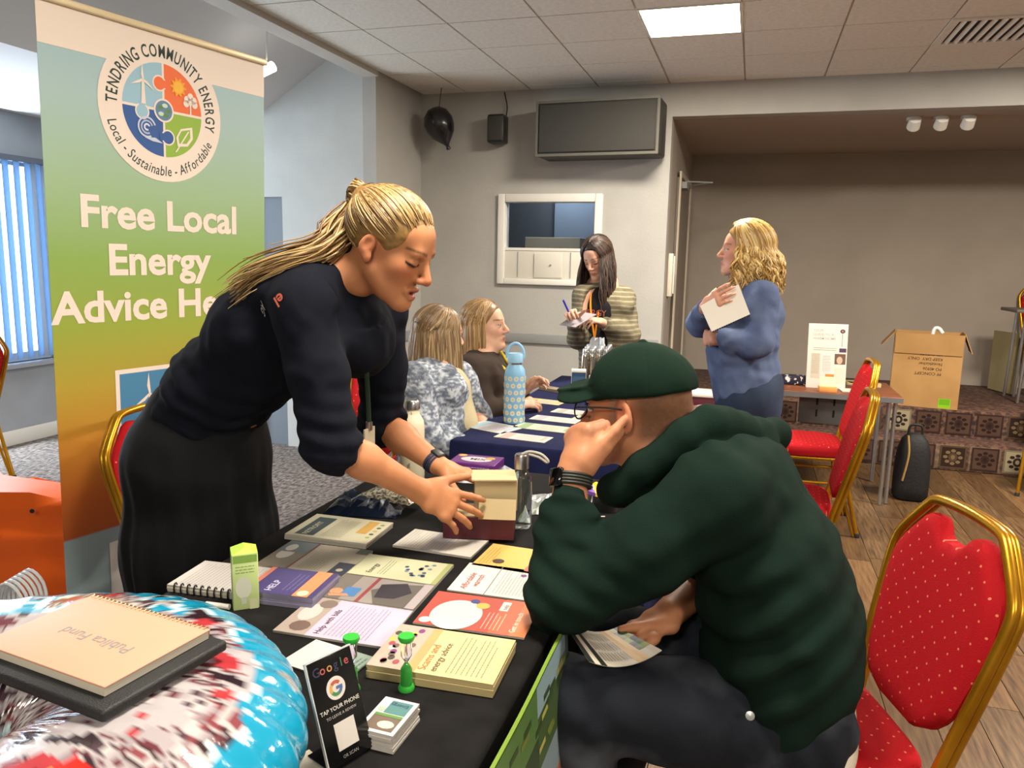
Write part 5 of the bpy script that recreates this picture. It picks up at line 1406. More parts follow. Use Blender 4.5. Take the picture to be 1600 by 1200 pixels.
def add_head(B, H, female=True, ears=1., mouth=.0):
    s = H.s; R = H.R
    def el(c, r, k=.02, op='u', Rl=None): B.el(H(*c), np.array(r) * s, R if Rl is None else R @ Rl, k * s, op)
    def rc(a, b, ra, rb, k=.012, op='u'): B.rc(H(*a), H(*b), ra * s, rb * s, k * s, op)
    el((0, -.016, .036), (.073, .094, .08), .01)
    el((0, .026, -.028), (.054, .066, .084), .03)
    j = .046 if female else .052
    for x in (-1, 1):
        rc((x * j, .005, -.052), (x * .014, .072, -.098), .02, .016, .028)
        el((x * .037, .052, -.022), (.016, .02, .018), .03)
    el((0, .078, -.098), (.018, .015, .015), .02)
    rc((-.03, .081, .02), (.03, .081, .02), .012, .012, .02)
    el((0, .052, .05), (.047, .033, .033), .03)
    for x in (-1, 1): el((x * .031, .1, .002), (.02, .0165, .0125), .011, 's')
    for x in (-1, 1): el((x * .031, .0775, .0005), (.0135, .0125, .0115), .004)
    rc((0, .09, .01), (0, .112, -.026), .0075, .0105, .012)
    el((0, .112, -.03), (.0105, .011, .0095), .006)
    for x in (-1, 1): el((x * .0115, .1, -.034), (.0085, .011, .0075), .006)
    for x in (-1, 1): rc((x * .021, .084, -.064), (x * .004, .0955, -.0595 + .002), .0042, .0058, .006)
    rc((-.004, .0955, -.0575), (.004, .0955, -.0575), .0055, .0055, .006)
    for x in (-1, 1): rc((x * .019, .084, -.067 - mouth * .5), (x * .005, .094, -.073 - mouth), .0045, .0072, .006)
    if mouth: el((0, .097, -.0655 - mouth * .4), (.015, .012, .002 + mouth * .35), .003, 's')
    if ears:
        a = math.radians(14); Rl = np.array([[math.cos(.35), 0, 0], [0, 1, 0], [0, 0, 1.]]); 
        for x in (-1, 1):
            c, s_ = math.cos(x * .4), math.sin(x * .4); Rz = np.array([[c, -s_, 0], [s_, c, 0], [0, 0, 1.]]); ca, sa = math.cos(-.2), math.sin(-.2); Rx_ = np.array([[1, 0, 0], [0, ca, -sa], [0, sa, ca]])
            el((x * .079, -.012, -.002), (.008, .019 * ears, .030 * ears), .006, 'u', Rz @ Rx_); el((x * .077, -.004, -.026), (.008, .011, .013), .006)
            el((x * .088, -.008, .004), (.0075, .0105 * ears, .019 * ears), .004, 's', Rz @ Rx_)


def head_color(H, skin, lip, brow, eye='closed', blush=None):
    skin, lip, brow = [np.array(lin(c)) for c in (skin, lip, brow)]
    bl = np.array(lin(blush)) if blush else skin
    def f(p):
        q = H.inv(p); n = len(p)
        c = np.tile(skin, (n, 1))
        v = vnoise(p, 60., 3)[:, None]; c = c * (1 + .05 * v)
        near = (np.abs(q) < .2).all(1)
        def mix(w, col):
            nonlocal c
            w = np.where(near, np.clip(w, 0, 1), 0)[:, None]; c = c * (1 - w) + col * w
        for x in (-1, 1):
            d = ((q[:, 0] - x * .04) / .025) ** 2 + ((q[:, 1] - .07) / .04) ** 2 + ((q[:, 2] + .03) / .022) ** 2; mix(.6 * np.exp(-d * 1.2), bl)
            d = ((q[:, 0] - x * .0785) / .02) ** 2 + ((q[:, 2]) / .035) ** 2 + ((q[:, 1] + .01) / .025) ** 2; mix(.45 * np.exp(-d), bl)
        d = ((q[:, 0]) / .014) ** 2 + ((q[:, 1] - .115) / .02) ** 2 + ((q[:, 2] + .03) / .014) ** 2; mix(.55 * np.exp(-d), bl)
        fr = q[:, 1] > .07
        lipd = ((q[:, 0]) / .023) ** 2 + ((q[:, 2] + .066) / .0125) ** 2; mix(np.where(fr, 1.6 * (1 - lipd), 0), lip)
        for x in (-1, 1):
            xx = x * q[:, 0]
            bz = .0245 + .004 * np.sin((xx - .012) / .04 * 2.6); bd = np.abs(q[:, 2] - bz) / .0048
            mix(np.where((q[:, 1] > .05) & (xx > .012) & (xx < .052), 1.3 * (1 - bd), 0) * .8, brow)
            ez = q[:, 2] - .0005; ex = (xx - .031) / .0155
            if eye == 'closed':
                lz = -.0065 + .004 * ex ** 2; mix(np.where((q[:, 1] > .066) & (np.abs(ex) < 1.05), 1.6 * (1 - np.abs(ez - lz) / .0042), 0), brow * .25)
                mix(np.where((q[:, 1] > .066), .35 * (1 - ex ** 2 - ((ez - .006) / .009) ** 2), 0), brow)
            else:
                inn = 1 - ex ** 2 - (ez / .0062) ** 2
                mix(np.where(q[:, 1] > .066, inn * 6, 0), np.array([.55, .5, .47]))
                mix(np.where(q[:, 1] > .066, 8 * (1 - ((xx - .031) / .0065) ** 2 - (ez / .0065) ** 2) * (inn > 0), 0), np.array([.03, .02, .015]))
                mix(np.where((q[:, 1] > .06) & (np.abs(ex) < 1.1), 1.5 * (1 - np.abs(ez - (.0062 - .005 * ex ** 2)) / .0024), 0), brow * .3)
        return c
    return f


def add_hand(B, wr, d, n, right=True, curls=((15, 20, 12),) * 4, thumb=None, s=1., spread=.06, k=.0035, tcurl=20):
    wr = np.array(wr, float); d = unit(d); n = np.array(n, float); n = unit(n - d * (n @ d))
    t = np.cross(d, n) if right else np.cross(n, d)
    B.ec(wr - d * .005 * s, wr + d * .03 * s, (.026 * s, .019 * s), (.033 * s, .0165 * s), t, .012)
    B.ec(wr + d * .03 * s, wr + d * .082 * s, (.033 * s, .0155 * s), (.0395 * s, .0125 * s), t, .012)
    tips = []
    for i, (off, ln) in enumerate(((.0295, (.040, .025, .021)), (.0098, (.045, .028, .022)), (-.0102, (.041, .026, .021)), (-.0285, (.032, .020, .018)))):
        p = wr + (d * (.084 - .006 * abs(i - 1.2)) + t * off) * s
        B.el(p, (.0105 * s, .0105 * s, .0105 * s), None, .008)
        a = 0; dd = unit(d + t * spread * (1.5 - i)); pts = [p]; r = (.0092, .0084, .0077, .0062)
        if i == 3: r = tuple(x * .88 for x in r)
        for L, c in zip(ln, curls[i]):
            a += math.radians(c); v = dd * math.cos(a) + n * math.sin(a); p = p + v * L * s; pts.append(p)
        for j in range(3): B.rc(pts[j], pts[j + 1], r[j] * s, r[j + 1] * s, k)
        tips.append(pts[-1])
    b = wr + (d * .022 + t * .022 + n * .006) * s
    td = unit(d * .62 + t * .66 + n * .42) if thumb is None else unit(thumb)
    p1 = b + td * .045 * s; td2 = unit(td + d * math.sin(math.radians(tcurl)) * .6); p2 = p1 + td2 * .034 * s; p3 = p2 + unit(td2 + d * .15) * .027 * s
    B.rc(b, p1, .0165 * s, .0115 * s, .012); B.rc(p1, p2, .0108 * s, .0098 * s, k); B.rc(p2, p3, .0098 * s, .0072 * s, k)
    return tips + [p3]


def strands(name, paths, r, cols, m, parent, n=5):
    """hair locks: tapered tubes along paths, one mesh"""
    q = MB()
    vs = []; fs = []; cc = []; base_ = 0
    for P, c in zip(paths, cols):
        P = np.array(P); k = len(P); T = np.gradient(P, axis=0); T /= np.linalg.norm(T, axis=1)[:, None] + 1e-9
        h = np.array([.3, .2, .93]); u = np.cross(T, h); u /= np.linalg.norm(u, axis=1)[:, None] + 1e-9; v = np.cross(T, u)
        tt = np.linspace(0, 1, k); rr = (r if np.isscalar(r) else r[0]) * (np.minimum(1, .35 + tt * 6) * (1 - .75 * np.clip((tt - .55) / .45, 0, 1) ** 1.5))
        A = np.linspace(0, 2 * math.pi, n + 1)[:-1]
        X = P[:, None, :] + rr[:, None, None] * (np.cos(A)[None, :, None] * u[:, None, :] + np.sin(A)[None, :, None] * v[:, None, :])
        vs.append(X.reshape(-1, 3)); cc.append(np.tile(np.array(c), (k * n, 1)))
        i = np.arange(k - 1)[:, None]; j = np.arange(n)[None, :]; j2 = (j + 1) % n
        fs.append((base_ + np.stack([i * n + j, i * n + j2, (i + 1) * n + j2, (i + 1) * n + j], -1)).reshape(-1, 4)); base_ += k * n
    vs = np.concatenate(vs); fs = np.concatenate(fs); cc = np.concatenate(cc)
    me = bpy.data.meshes.new(name)
    me.vertices.add(len(vs)); me.vertices.foreach_set('co', vs.ravel().astype(np.float32))
    me.loops.add(len(fs) * 4); me.loops.foreach_set('vertex_index', fs.ravel().astype(np.int32))
    me.polygons.add(len(fs)); me.polygons.foreach_set('loop_start', np.arange(0, len(fs) * 4, 4, dtype=np.int32))
    me.polygons.foreach_set('use_smooth', np.ones(len(fs), dtype=bool)); me.update(calc_edges=True)
    at = me.color_attributes.new('Col', 'FLOAT_COLOR', 'POINT'); at.data.foreach_set('color', np.column_stack([cc, np.ones(len(cc))]).ravel().astype(np.float32))
    o = link(name, me, m, parent); o['kind'] = 'stuff'
    return o


M_skin = mat('skin', vcol=True, rough=.5, sss=.08, spec=.35, bump=.05, bscale=350)
M_hair = mat('hair', vcol=True, rough=.38, spec=.5)


def hair_fall(name, H, parent, cols, n=260, r=.0035, seed=0, length=.3, az0=-125, az1=125, bulge=.012, wave=.0, wfreq=20., part=(0, .02, .118), back=True, fall=(0, 0, -1), flare=.1, face_gap=35, jitter=.25, inward=0.):
    """long hair: locks from the parting over the skull, then falling. az measured from the back (0) to the face (180)"""
    rg = np.random.RandomState(seed); paths = []; cl = []
    c0 = V(0, -.014, .034); rad = V(.077 + bulge, .099 + bulge, .086 + bulge)
    for i in range(n):
        az = math.radians(az0 + (az1 - az0) * rg.rand()); L = length * (1 - jitter * rg.rand()); lay = rg.rand()
        d1 = V(math.sin(az), -math.cos(az), 0)              # outwards, horizontal
        top = unit(np.array(part) - c0 + V(d1[0] * .02, rg.randn() * .012, 0))
        pts = []
        end = unit(d1 + V(0, 0, -.12))
        for t in np.linspace(0, 1, 9):
            w = math.acos(np.clip(top @ end, -1, 1)); sp = (math.sin((1 - t) * w) * top + math.sin(t * w) * end) / math.sin(w)
            pts.append(c0 + sp * rad * (1 - .05 * lay))
        e = pts[-1]; wl = [H(*p) for p in pts]
        F = unit(np.array(fall, float)); out = H.dir(*d1); out = out - F * (out @ F)
        ph = rg.rand() * 6.28; wfr = wfreq * rg.uniform(.65, 1.35)
        m_ = 14
        for t in np.linspace(0, 1, m_)[1:]:
            wig = wave * min(1, t * 3)
            q = wl[8] + F * L * t * H.s + out * (flare * t * (1 - t * .6) - inward * t * t) * .3
            q = q + wig * (np.cross(F, out) * math.sin(ph + wfr * t * L) + out * .6 * math.cos(ph * 1.7 + wfr * 1.1 * t * L))
            pts.append(q); wl.append(q)
        paths.append(wl); c = np.array(lin(cols[rg.randint(len(cols))])) * (.8 + .4 * rg.rand()); cl.append(c)
    return strands(name, paths, r, cl, M_hair, parent)
# ---------------------------------------------------------------- woman leaning over the table
w1 = thing('person', 'woman in black with blonde ponytail leaning over the table to a maroon box', 'person', (-1.32, 1.567, 0))
def W1():
    inv = Matrix.Translation(-w1.location)
    hip = V(-1.3, 1.567, .936); N = V(-.93, 1.6, 1.383)
    SR = V(-.90, 1.425, 1.315); SL = V(-.90, 1.775, 1.30)
    ER = V(-.826, 1.400, 1.03); WR = V(-.692, 1.562, .893)
    EL = V(-.905, 1.80, .985); WL = V(-.725, 1.745, .905)
    H = face_frame(atd(609, 386, 1.70), -2, 25, 0, 1.0)
    B = SDF(); B.k = .02
    add_head(B, H, True, ears=.88, mouth=.004)
    B.chain([H(0, -.03, -.045), H(0, -.05, -.10), N], [.045, .043, .05], .025)
    Y = (0, 1, 0)
    B.echain([N, V(-1.06, 1.59, 1.27), V(-1.2, 1.57, 1.1), hip], [(.12, .06), (.13, .09), (.12, .09), (.14, .1)], Y, .05)
    B.rc(N, SR, .05, .045); B.rc(N, SL, .05, .045)
    for S, E, Wp in ((SR, ER, WR), (SL, EL, WL)):
        B.rc(S, E, .045, .038); mid = E + (Wp - E) * .35
        B.chain([E, mid, Wp], [.038, .0385, .0255], .02)
    for y in (-.09, .09):
        B.chain([hip + V(0, y, 0), V(-1.3, 1.567 + y, .5), V(-1.33, 1.567 + y, .09)], [.08, .055, .04]); B.rc(V(-1.33, 1.567 + y, .05), V(-1.2, 1.567 + y, .04), .04, .035)
    # near hand closes on the box front, far hand rests on its lid
    tr = atd(738, 806, 1.80)
    add_hand(B, WR, tr - WR, V(-.25, .8, -.55), True, ((4, 16, 12), (8, 20, 14), (12, 22, 16), (16, 26, 18)), thumb=V(.45, .85, .12), s=1.04, spread=.17)
    tl = atd(765, 752, 1.93)
    add_hand(B, WL, tl - WL, V(.1, -.1, -1), False, ((8, 22, 14), (10, 22, 14), (14, 24, 14), (16, 24, 16)), s=1.0, spread=.08)
    B.mesh('body', .0034, M_skin, w1, head_color(H, '#b67b55', '#9a5044', '#5e4026', 'closed', '#ae5f44'))
    # top
    T = SDF(); T.k = .03
    T.echain([V(-.905, 1.60, 1.36), V(-.98, 1.597, 1.325), V(-1.09, 1.585, 1.235), V(-1.21, 1.572, 1.11), V(-1.275, 1.567, 1.0)], [(.10, .062), (.165, .098), (.168, .115), (.15, .108), (.162, .122)], Y, .05)
    T.ec(V(-.90, 1.60, 1.375), V(-.825, 1.60, 1.435), (.078, .064), (.056, .054), Y, .03)
    T.rc(V(-.93, 1.5, 1.35), SR, .07, .064); T.rc(V(-.93, 1.7, 1.35), SL, .07, .064)
    for S, E, Wp in ((SR, ER, WR), (SL, EL, WL)):
        e2 = E + (Wp - E) * .22
        T.chain([S, (S + E) / 2, E, e2], [.066, .061, .057, .051], .03); T.cut(E + (Wp - E) * .2, Wp - E, .1)
    T.el(V(-1.12, 1.6, 1.14), (.10, .13, .08), None, .06); T.el(V(-.875, 1.61, 1.235), (.085, .125, .10), None, .06)
    T.cut(atd(565, 438, 1.71), unit(H(0, -.03, -.06) - N) + V(.25, 0, 0), .11, .004)
    def fold(p):
        w = np.exp(-((p - ER) ** 2).sum(1) / .012) + np.exp(-((p - EL) ** 2).sum(1) / .012)
        b = np.exp(-((p - V(-1.25, 1.56, 1.05)) ** 2).sum(1) / .03)
        return .0055 * vnoise(p * V(1, 1, 1.5), 14., 1) + .003 * vnoise(p, 34., 2) + .004 * w * np.sin(p[:, 2] * 150 + 25 * p[:, 0]) + .006 * b * np.sin((p[:, 0] * .6 + p[:, 2]) * 90 + 3 * vnoise(p, 9., 5))
    T.disp(fold)
    sh = T.mesh('top', .0055, mat('navy_jersey', '#0f121c', .9, bump=.15, bscale=500, spec=.15), w1)
    # long skirt
    K = SDF(); K.k = .05
    K.echain([V(-1.275, 1.567, 1.03), V(-1.295, 1.567, .92), V(-1.3, 1.567, .7), V(-1.3, 1.567, .4), V(-1.3, 1.567, .1)], [(.15, .118), (.185, .145), (.19, .16), (.2, .175), (.21, .185)], Y, .06)
    K.cut(V(-1.33, 1.567, .06), (0, 0, -1), .4)
    def kf(p):
        a = np.arctan2(p[:, 1] - 1.567, p[:, 0] + 1.32); lo = np.clip((1.0 - p[:, 2]) / .6, 0, 1)
        return lo * (.008 * np.sin(a * 13 + 2 * vnoise(p * V(1, 1, .3), 6., 3)) + .005 * np.sin(a * 23 + p[:, 2] * 4)) + .003 * vnoise(p, 16., 4)
    K.disp(kf)
    K.mesh('skirt', .0075, mat('black_crepe', '#09090c', .85, bump=.15, bscale=500, spec=.25), w1)
    # hair
    Hc = SDF(); Hc.k = .015
    Hc.el(H(0, -.017, .04), np.array((.081, .101, .086)) * H.s, H.R); Hc.rc(H(0, -.07, .05), H(0, -.1, .075), .045, .022, .04)
    Hc.cut(H(0, .050, .020), H.dir(0, .80, -.60), .25, .012)
    for x in (-1, 1): Hc.el(H(x * .085, .0, -.018), (.03, .034, .036), H.R, .012, 's')
    hb = np.array(lin('#8a6a3c'))
    Hc.mesh('hair_cap', .004, M_hair, w1, lambda p: np.tile(hb, (len(p), 1)) * (1 + .35 * vnoise(H.inv(p) * V(1, .25, 1), 260., 1))[:, None])
    rg = np.random.RandomState(3); paths = []; cl = []
    tie = unit(V(0, -.085, .045) - V(0, 0, 0)); c0 = V(0, -.017, .04); rad = V(.083, .103, .088)
    cols = ['#80633a', '#98784a', '#5e4728', '#ad9260', '#765830', '#b89e70']
    tl_ = unit((V(0, -.105, .078) - c0) / rad)
    for i in range(520):
        a = rg.uniform(-math.pi * .98, math.pi * .98)          # around the hairline
        # hairline ring in the cut plane
        e1 = V(1, 0, 0); nrm = unit(V(0, .80, -.60)); e2 = np.cross(nrm, e1)
        dirn = unit(e1 * math.cos(a) * 1.0 + e2 * math.sin(a) + nrm * rg.uniform(-.2, .42))
        if dirn[2] < -.2 and dirn[1] > -.3: continue
        pts = []
        w = math.acos(np.clip(dirn @ tl_, -1, 1))
        for t in np.linspace(0, 1, 10):
            sp = (math.sin((1 - t) * w) * dirn + math.sin(t * w) * tl_) / max(math.sin(w), 1e-3)
            pts.append(H(*(c0 + unit(sp) * rad * (1.0 + .018 * math.sin(t * 3.1)))))
        pts.append(H(0, -.108, .08)); paths.append(pts); cl.append(np.array(lin(cols[rg.randint(6)])))
    strands('hair_strands', paths, .0021, cl, M_hair, w1)
    MB().tube([H(*(V(0, -.104, .082) + .021 * (math.cos(a) * V(1, 0, 0) + math.sin(a) * unit(V(0, .5, .85))))) for a in np.linspace(0, 2 * math.pi, 16)[:-1]], .009, 8, closed=True).build('hair_tie', mat('black_band', '#101014', .7), w1, smooth=True)
    paths = []; cl = []
    mid = [H(0, -.106, .080), H(0, -.128, .084), atd(562, 326, 1.73), atd(532, 362, 1.72), atd(500, 396, 1.69), atd(450, 412, 1.665), atd(400, 432, 1.66), atd(358, 462, 1.665)]
    wd = [.012, .018, .032, .040, .038, .030, .020, .008]
    ctr = spline(mid, 26); wid = np.interp(np.linspace(0, 7, 26), range(8), wd)
    for i in range(330):
        a, rr = rg.rand() * 6.28, math.sqrt(rg.rand()); L = rg.uniform(.72, 1.0); off = rg.randn(3) * .0015
        T_ = np.gradient(ctr, axis=0); pts = []
        for k in range(26):
            u, v, w = frame_of(T_[k], (0, .3, 1)); flat = .55 if k > 12 else .9
            s_ = k / 25 * L; c = np.array([np.interp(s_ * 25, range(26), ctr[:, j]) for j in range(3)]); ww = np.interp(s_ * 25, range(26), wid)
            pts.append(c + ww * rr * (math.cos(a) * u + flat * math.sin(a) * v) + off * k * .4)
        paths.append(pts); cl.append(np.array(lin(cols[rg.randint(6)])))
    strands('ponytail', paths, .0024, cl, M_hair, w1)
    # watch on the far wrist, lanyard
    d = unit(WL - EL); c = WL - d * .012; u, v, _ = frame_of(d)
    MB().tube([c + .030 * (math.cos(a) * u + .86 * math.sin(a) * v) for a in np.linspace(0, 2 * math.pi, 22)[:-1]], .0035, 6, closed=True, sx=1).tube([c + d * .008 + .0295 * (math.cos(a) * u + .86 * math.sin(a) * v) for a in np.linspace(0, 2 * math.pi, 22)[:-1]], .0035, 6, closed=True).tube([c - d * .008 + .0298 * (math.cos(a) * u + .86 * math.sin(a) * v) for a in np.linspace(0, 2 * math.pi, 22)[:-1]], .0035, 6, closed=True).build('watch_strap', mat('navy_strap', '#1b2440', .5), w1, smooth=True)
    q = MB(); Rw = np.stack([frame_of(d)[0], frame_of(d)[1], d], 1); q.box(c + v * .028, (.026, .008, .03), R=Rw); q.build('watch_face', mat('black_plastic'), w1, bevel=.003)
    MB().tube(spline([N + V(.03, -.055, .0), V(-.84, 1.56, 1.30), V(-.835, 1.58, 1.15), V(-.84, 1.60, 1.02)], 14), .006, 6, sx=.4).build('lanyard', mat('green_ribbon', '#1f3a2c', .6), w1, smooth=True)
    MB().box((-.84, 1.60, .985), (.004, .05, .07)).build('badge', mat('badge_card', '#b7ad98', .5), w1)
    q = MB(); q.lathe([(0, 0), (.008, 0), (.008, .02), (0, .022)], (-.84, 1.6, 1.015), 10); q.build('clip', mat('steel'), w1, smooth=True)
    def hit(px, py):
        r = ray(px, py); r = r / np.linalg.norm(r); t_ = 1.2
        for _ in range(90):
            dd = T.ev((CP + r * t_)[None])[0]
            if dd < .001: break
            t_ += max(.0008, dd * .6)
        p = CP + r * t_; e = .004; g = V(*[T.ev((p + V(*(e * np.eye(3)[k])))[None])[0] - T.ev((p - V(*(e * np.eye(3)[k])))[None])[0] for k in range(3)]); return p, unit(g)
    for txt, c_, px, py, sz in (('el', '#d8552c', 436, 462, .034), ('AG', '#d9d2cc', 412, 476, .028)):
        p, n_ = hit(px, py); ux = unit(np.cross(V(.75, 0, .65), n_)); uy = np.cross(n_, ux); q = MB(); q.M = np.eye(4); q.M[:3, 0] = -uy; q.M[:3, 1] = ux; q.M[:3, 2] = n_; q.M[:3, 3] = p + n_ * .006
        q.text(txt, 0, 0, sz, 0, c_, .02, 'CENTER'); q.build('lettering', PR, w1, recalc=False)
    for ch in w1.children: ch.matrix_parent_inverse = inv
W1()
# ---------------------------------------------------------------- man in green hoodie and cap, seated
mn = thing('person', 'man in dark green hoodie and cap seated at the table, hand to his chin', 'person', (.11, 1.55, 0))
def MAN():
    inv = Matrix.Translation(-mn.location)
    H = face_frame(atd(994, 640, 1.60), 163, 3, 0, 1.06)
    Nk = V(-.065, 1.625, 1.05)
    SLh = V(-.035, 1.44, .985); SRh = V(-.03, 1.82, .975)
    E = V(-.30, 1.325, .805); Wp = atd(893, 742, 1.50)
    ER = V(.02, 1.88, .74); WR = atd(1046, 958, 1.58)
    hipL, hipR = V(.11, 1.46, .535), V(.11, 1.66, .535)
    kL, kR = atd(885, 1092, 1.45), V(-.27, 1.62, .575)
    aL, aR = V(-.20, 1.34, .1), V(-.22, 1.62, .1)
    B = SDF(); B.k = .02
    add_head(B, H, False, ears=1.15)
    B.chain([H(0, -.03, -.04), H(0, -.045, -.1), Nk], [.058, .06, .066], .03)
    Y = (0, 1, 0)
    B.echain([Nk, V(.0, 1.6, .95), V(.1, 1.57, .75), V(.12, 1.55, .58)], [(.12, .07), (.15, .1), (.15, .11), (.16, .12)], Y, .05)
    for S, e, w, r in ((SLh, E, Wp, 1), (SRh, ER, WR, 1)):
        B.rc(Nk, S, .06, .05); B.rc(S, e, .052, .044); B.chain([e, e + (w - e) * .35, w], [.044, .046, .031], .02)
    for h_, k_, a_ in ((hipL, kL, aL), (hipR, kR, aR)):
        B.rc(h_, k_, .08, .055); B.rc(k_, a_, .052, .036); B.rc(a_ + V(0, 0, -.04), a_ + V(-.14, 0, -.06), .04, .033)
    # near (left) hand: loose fist against the mouth, thumb up the cheek
    hd = atd(905, 672, 1.53) - Wp
    add_hand(B, Wp, hd, V(.66, .74, .12), False, ((58, 88, 50), (60, 90, 50), (62, 90, 50), (62, 88, 50)), thumb=unit(atd(962, 680, 1.515) - atd(912, 730, 1.50)), s=1.12, spread=.02, tcurl=0)
    tb = atd(915, 728, 1.495); B.chain([tb, atd(944, 700, 1.505), atd(966, 676, 1.515)], [.021, .0145, .0115], .006); B.rc(atd(905, 725, 1.505), atd(925, 690, 1.52), .03, .024, .02)
    # far (right) hand holding the leaflet on the lap
    hd = atd(985, 1002, 1.52) - WR
    add_hand(B, WR, hd, V(-.1, -.15, -1), True, ((8, 26, 20), (12, 32, 22), (18, 36, 24), (24, 40, 25)), thumb=V(-.8, -.5, .1), s=1.05, spread=.06)
    skin = head_color(H, '#b67c5a', '#985546', '#4a3a2c', 'open', '#b8604a')
    hairc = np.array(lin('#4a3a2e')); grey = np.array(lin('#8d7d70')); stub = np.array(lin('#8a6650'))
    def colf(p):
        c = skin(p); q = H.inv(p); v = vnoise(p, 220., 4) * .5 + .5
        nape = np.clip((-.022 - q[:, 1]) / .02, 0, 1) * np.clip((q[:, 2] + .058 + .15 * np.clip(q[:, 1] + .07, -1, 0)) / .02, 0, 1) * (np.abs(q[:, 0]) < .085) * (q[:, 2] < .1)
        w = (nape * (.6 + .15 * v))[:, None]; c = c * (1 - w) + hairc * w
        side = np.clip(1 - ((q[:, 1] - .018) / .016) ** 2, 0, 1) * np.clip((q[:, 2] + .025) / .02, 0, 1) * (np.abs(q[:, 0]) > .045) * (q[:, 2] < .08)
        w = (side * .75 * (.5 + .5 * v))[:, None]; c = c * (1 - w) + grey * w
        brd = np.clip((q[:, 1] - .01) / .03, 0, 1) * np.clip((-.04 - q[:, 2]) / .02, 0, 1) * (q[:, 2] > -.13) * (np.abs(q[:, 0]) < .07)
        w = (brd * .4 * v)[:, None]; return c * (1 - w) + stub * w
    B.mesh('body', .0034, M_skin, mn, colf)
    # hoodie
    T = SDF(); T.k = .04
    T.echain([V(.115, 1.545, .565), V(.105, 1.56, .69), V(.06, 1.585, .84), V(-.005, 1.61, .965), V(-.055, 1.625, 1.01)], [(.195, .135), (.205, .145), (.205, .135), (.18, .105), (.12, .085)], Y, .06)
    T.rc(V(-.02, 1.55, 1.0), SLh, .09, .082); T.rc(V(-.02, 1.7, 1.0), SRh, .09, .08)
    T.chain([SLh, (SLh + E) / 2 + V(.01, .0, -.012), E], [.084, .08, .066], .05); T.chain([E, E + (Wp - E) * .5, Wp], [.062, .056, .044], .04)
    T.chain([SRh, ER, ER + (WR - ER) * .7], [.08, .07, .05], .04)
    cd = unit(Wp - E); T.cut(E + (Wp - E) * .80, cd, .125)
    T.rc(E + (Wp - E) * .70, E + (Wp - E) * .80, .040, .039, .012); 
    T.cut(ER + (WR - ER) * .74, WR - ER, .08)
    # hood rolled behind the neck
    HD = SDF(); HD.k = .02
    hp = spline([V(-.14, 1.50, .97), H(.072, .015, -.145), H(.082, -.02, -.125), atd(1085, 675, 1.50), atd(1130, 668, 1.54), atd(1170, 682, 1.60), V(.06, 1.74, 1.05), H(-.08, -.03, -.12), H(-.055, .045, -.15)], 15)
    HD.chain(list(hp), list(np.interp(np.arange(15), [0, 4, 8, 14], [.022, .033, .042, .025])), .02)
    HD.el(atd(1140, 708, 1.55), (.085, .14, .040), Frame((0, 0, 0), V(0, 1, 0), V(.45, 0, 1)).R, .012)
    HD.chain([atd(1085, 742, 1.475), atd(1125, 736, 1.49), atd(1165, 722, 1.53), atd(1192, 700, 1.60)], [.014, .026, .032, .034], .015)
    HD.disp(lambda p: .005 * vnoise(p, 11., 3) + .002 * vnoise(p, 26., 2))
    HD.mesh('hood', .005, mat('bottle_green_fleece', '#11201a', .95, bump=.25, bscale=600, spec=.1, col2='#14251e', nscale=4), mn)
    T.el(V(-.10, 1.61, .99), (.07, .11, .06), None, .03)
    T.cut(V(.12, 1.55, .515), (-.35, 0, -1), .3)
    def fold(p):
        we = np.exp(-((p - E) ** 2).sum(1) / .02); wc = np.exp(-((p - (E + (Wp - E) * .6)) ** 2).sum(1) / .01)
        wt = np.exp(-((p - V(.02, 1.42, .72)) ** 2).sum(1) / .05); wh = np.exp(-((p - atd(1120, 700, 1.55)) ** 2).sum(1) / .02)
        return .007 * vnoise(p * V(1, 1, 1.4), 9., 1) + .0035 * vnoise(p, 24., 2) + .004 * we * np.sin(p @ V(60, 20, 110)) + .0025 * wc * np.sin(p[:, 2] * 170) + .007 * wt * np.sin(p @ V(45, 10, -70) + 2 * vnoise(p, 6., 7)) + .004 * wh * np.sin(p @ V(80, 30, 60))
    T.disp(fold)
    T.mesh('hoodie', .0055, mat('bottle_green_fleece'), mn)
    # white T-shirt hem
    Q = SDF(); Q.k = .03
    Q.ec(V(.135, 1.54, .49), V(.12, 1.545, .57), (.188, .128), (.188, .13), Y, .02); Q.cut(V(.12, 1.55, .492), (-.35, 0, -1), .3)
    Q.mesh('tee_hem', .008, mat('white_cotton', '#cfc8b8', .9), mn)
    # jeans
    G = SDF(); G.k = .05
    G.ec(V(.12, 1.46, .555), V(.12, 1.65, .555), (.125, .105), (.125, .105), (1, 0, 0), .05)
    for h_, k_, a_ in ((hipL, kL, aL), (hipR, kR, aR)):
        G.chain([h_, (h_ + k_) / 2 + V(0, 0, .008), k_], [.105, .09, .076], .05); G.chain([k_, (k_ + a_) / 2 + V(.01, 0, 0), a_], [.077, .07, .064], .04)
        G.cut(a_ + V(0, 0, -.01), (0, 0, -1), .12)
    G.cut(V(.1, 1.55, .468), (0, 0, -1), .001)
    def jf(p):
        wk = np.exp(-((p - kL) ** 2).sum(1) / .015) + np.exp(-((p - kR) ** 2).sum(1) / .015); wh = np.exp(-((p - hipL) ** 2).sum(1) / .02)
        return .004 * vnoise(p, 14., 1) + .002 * vnoise(p, 34., 2) + .004 * wk * np.sin(p @ V(80, 0, 60)) + .006 * wh * np.sin(p @ V(90, 20, 30) + 2 * vnoise(p, 8., 3))
    G.disp(jf)
    G.mesh('jeans', .006, mat('dark_denim', '#1c2028', .9, bump=.3, bscale=700, col2='#4b5058', nscale=6, nlo=.5, nhi=.78, spec=.2), mn)
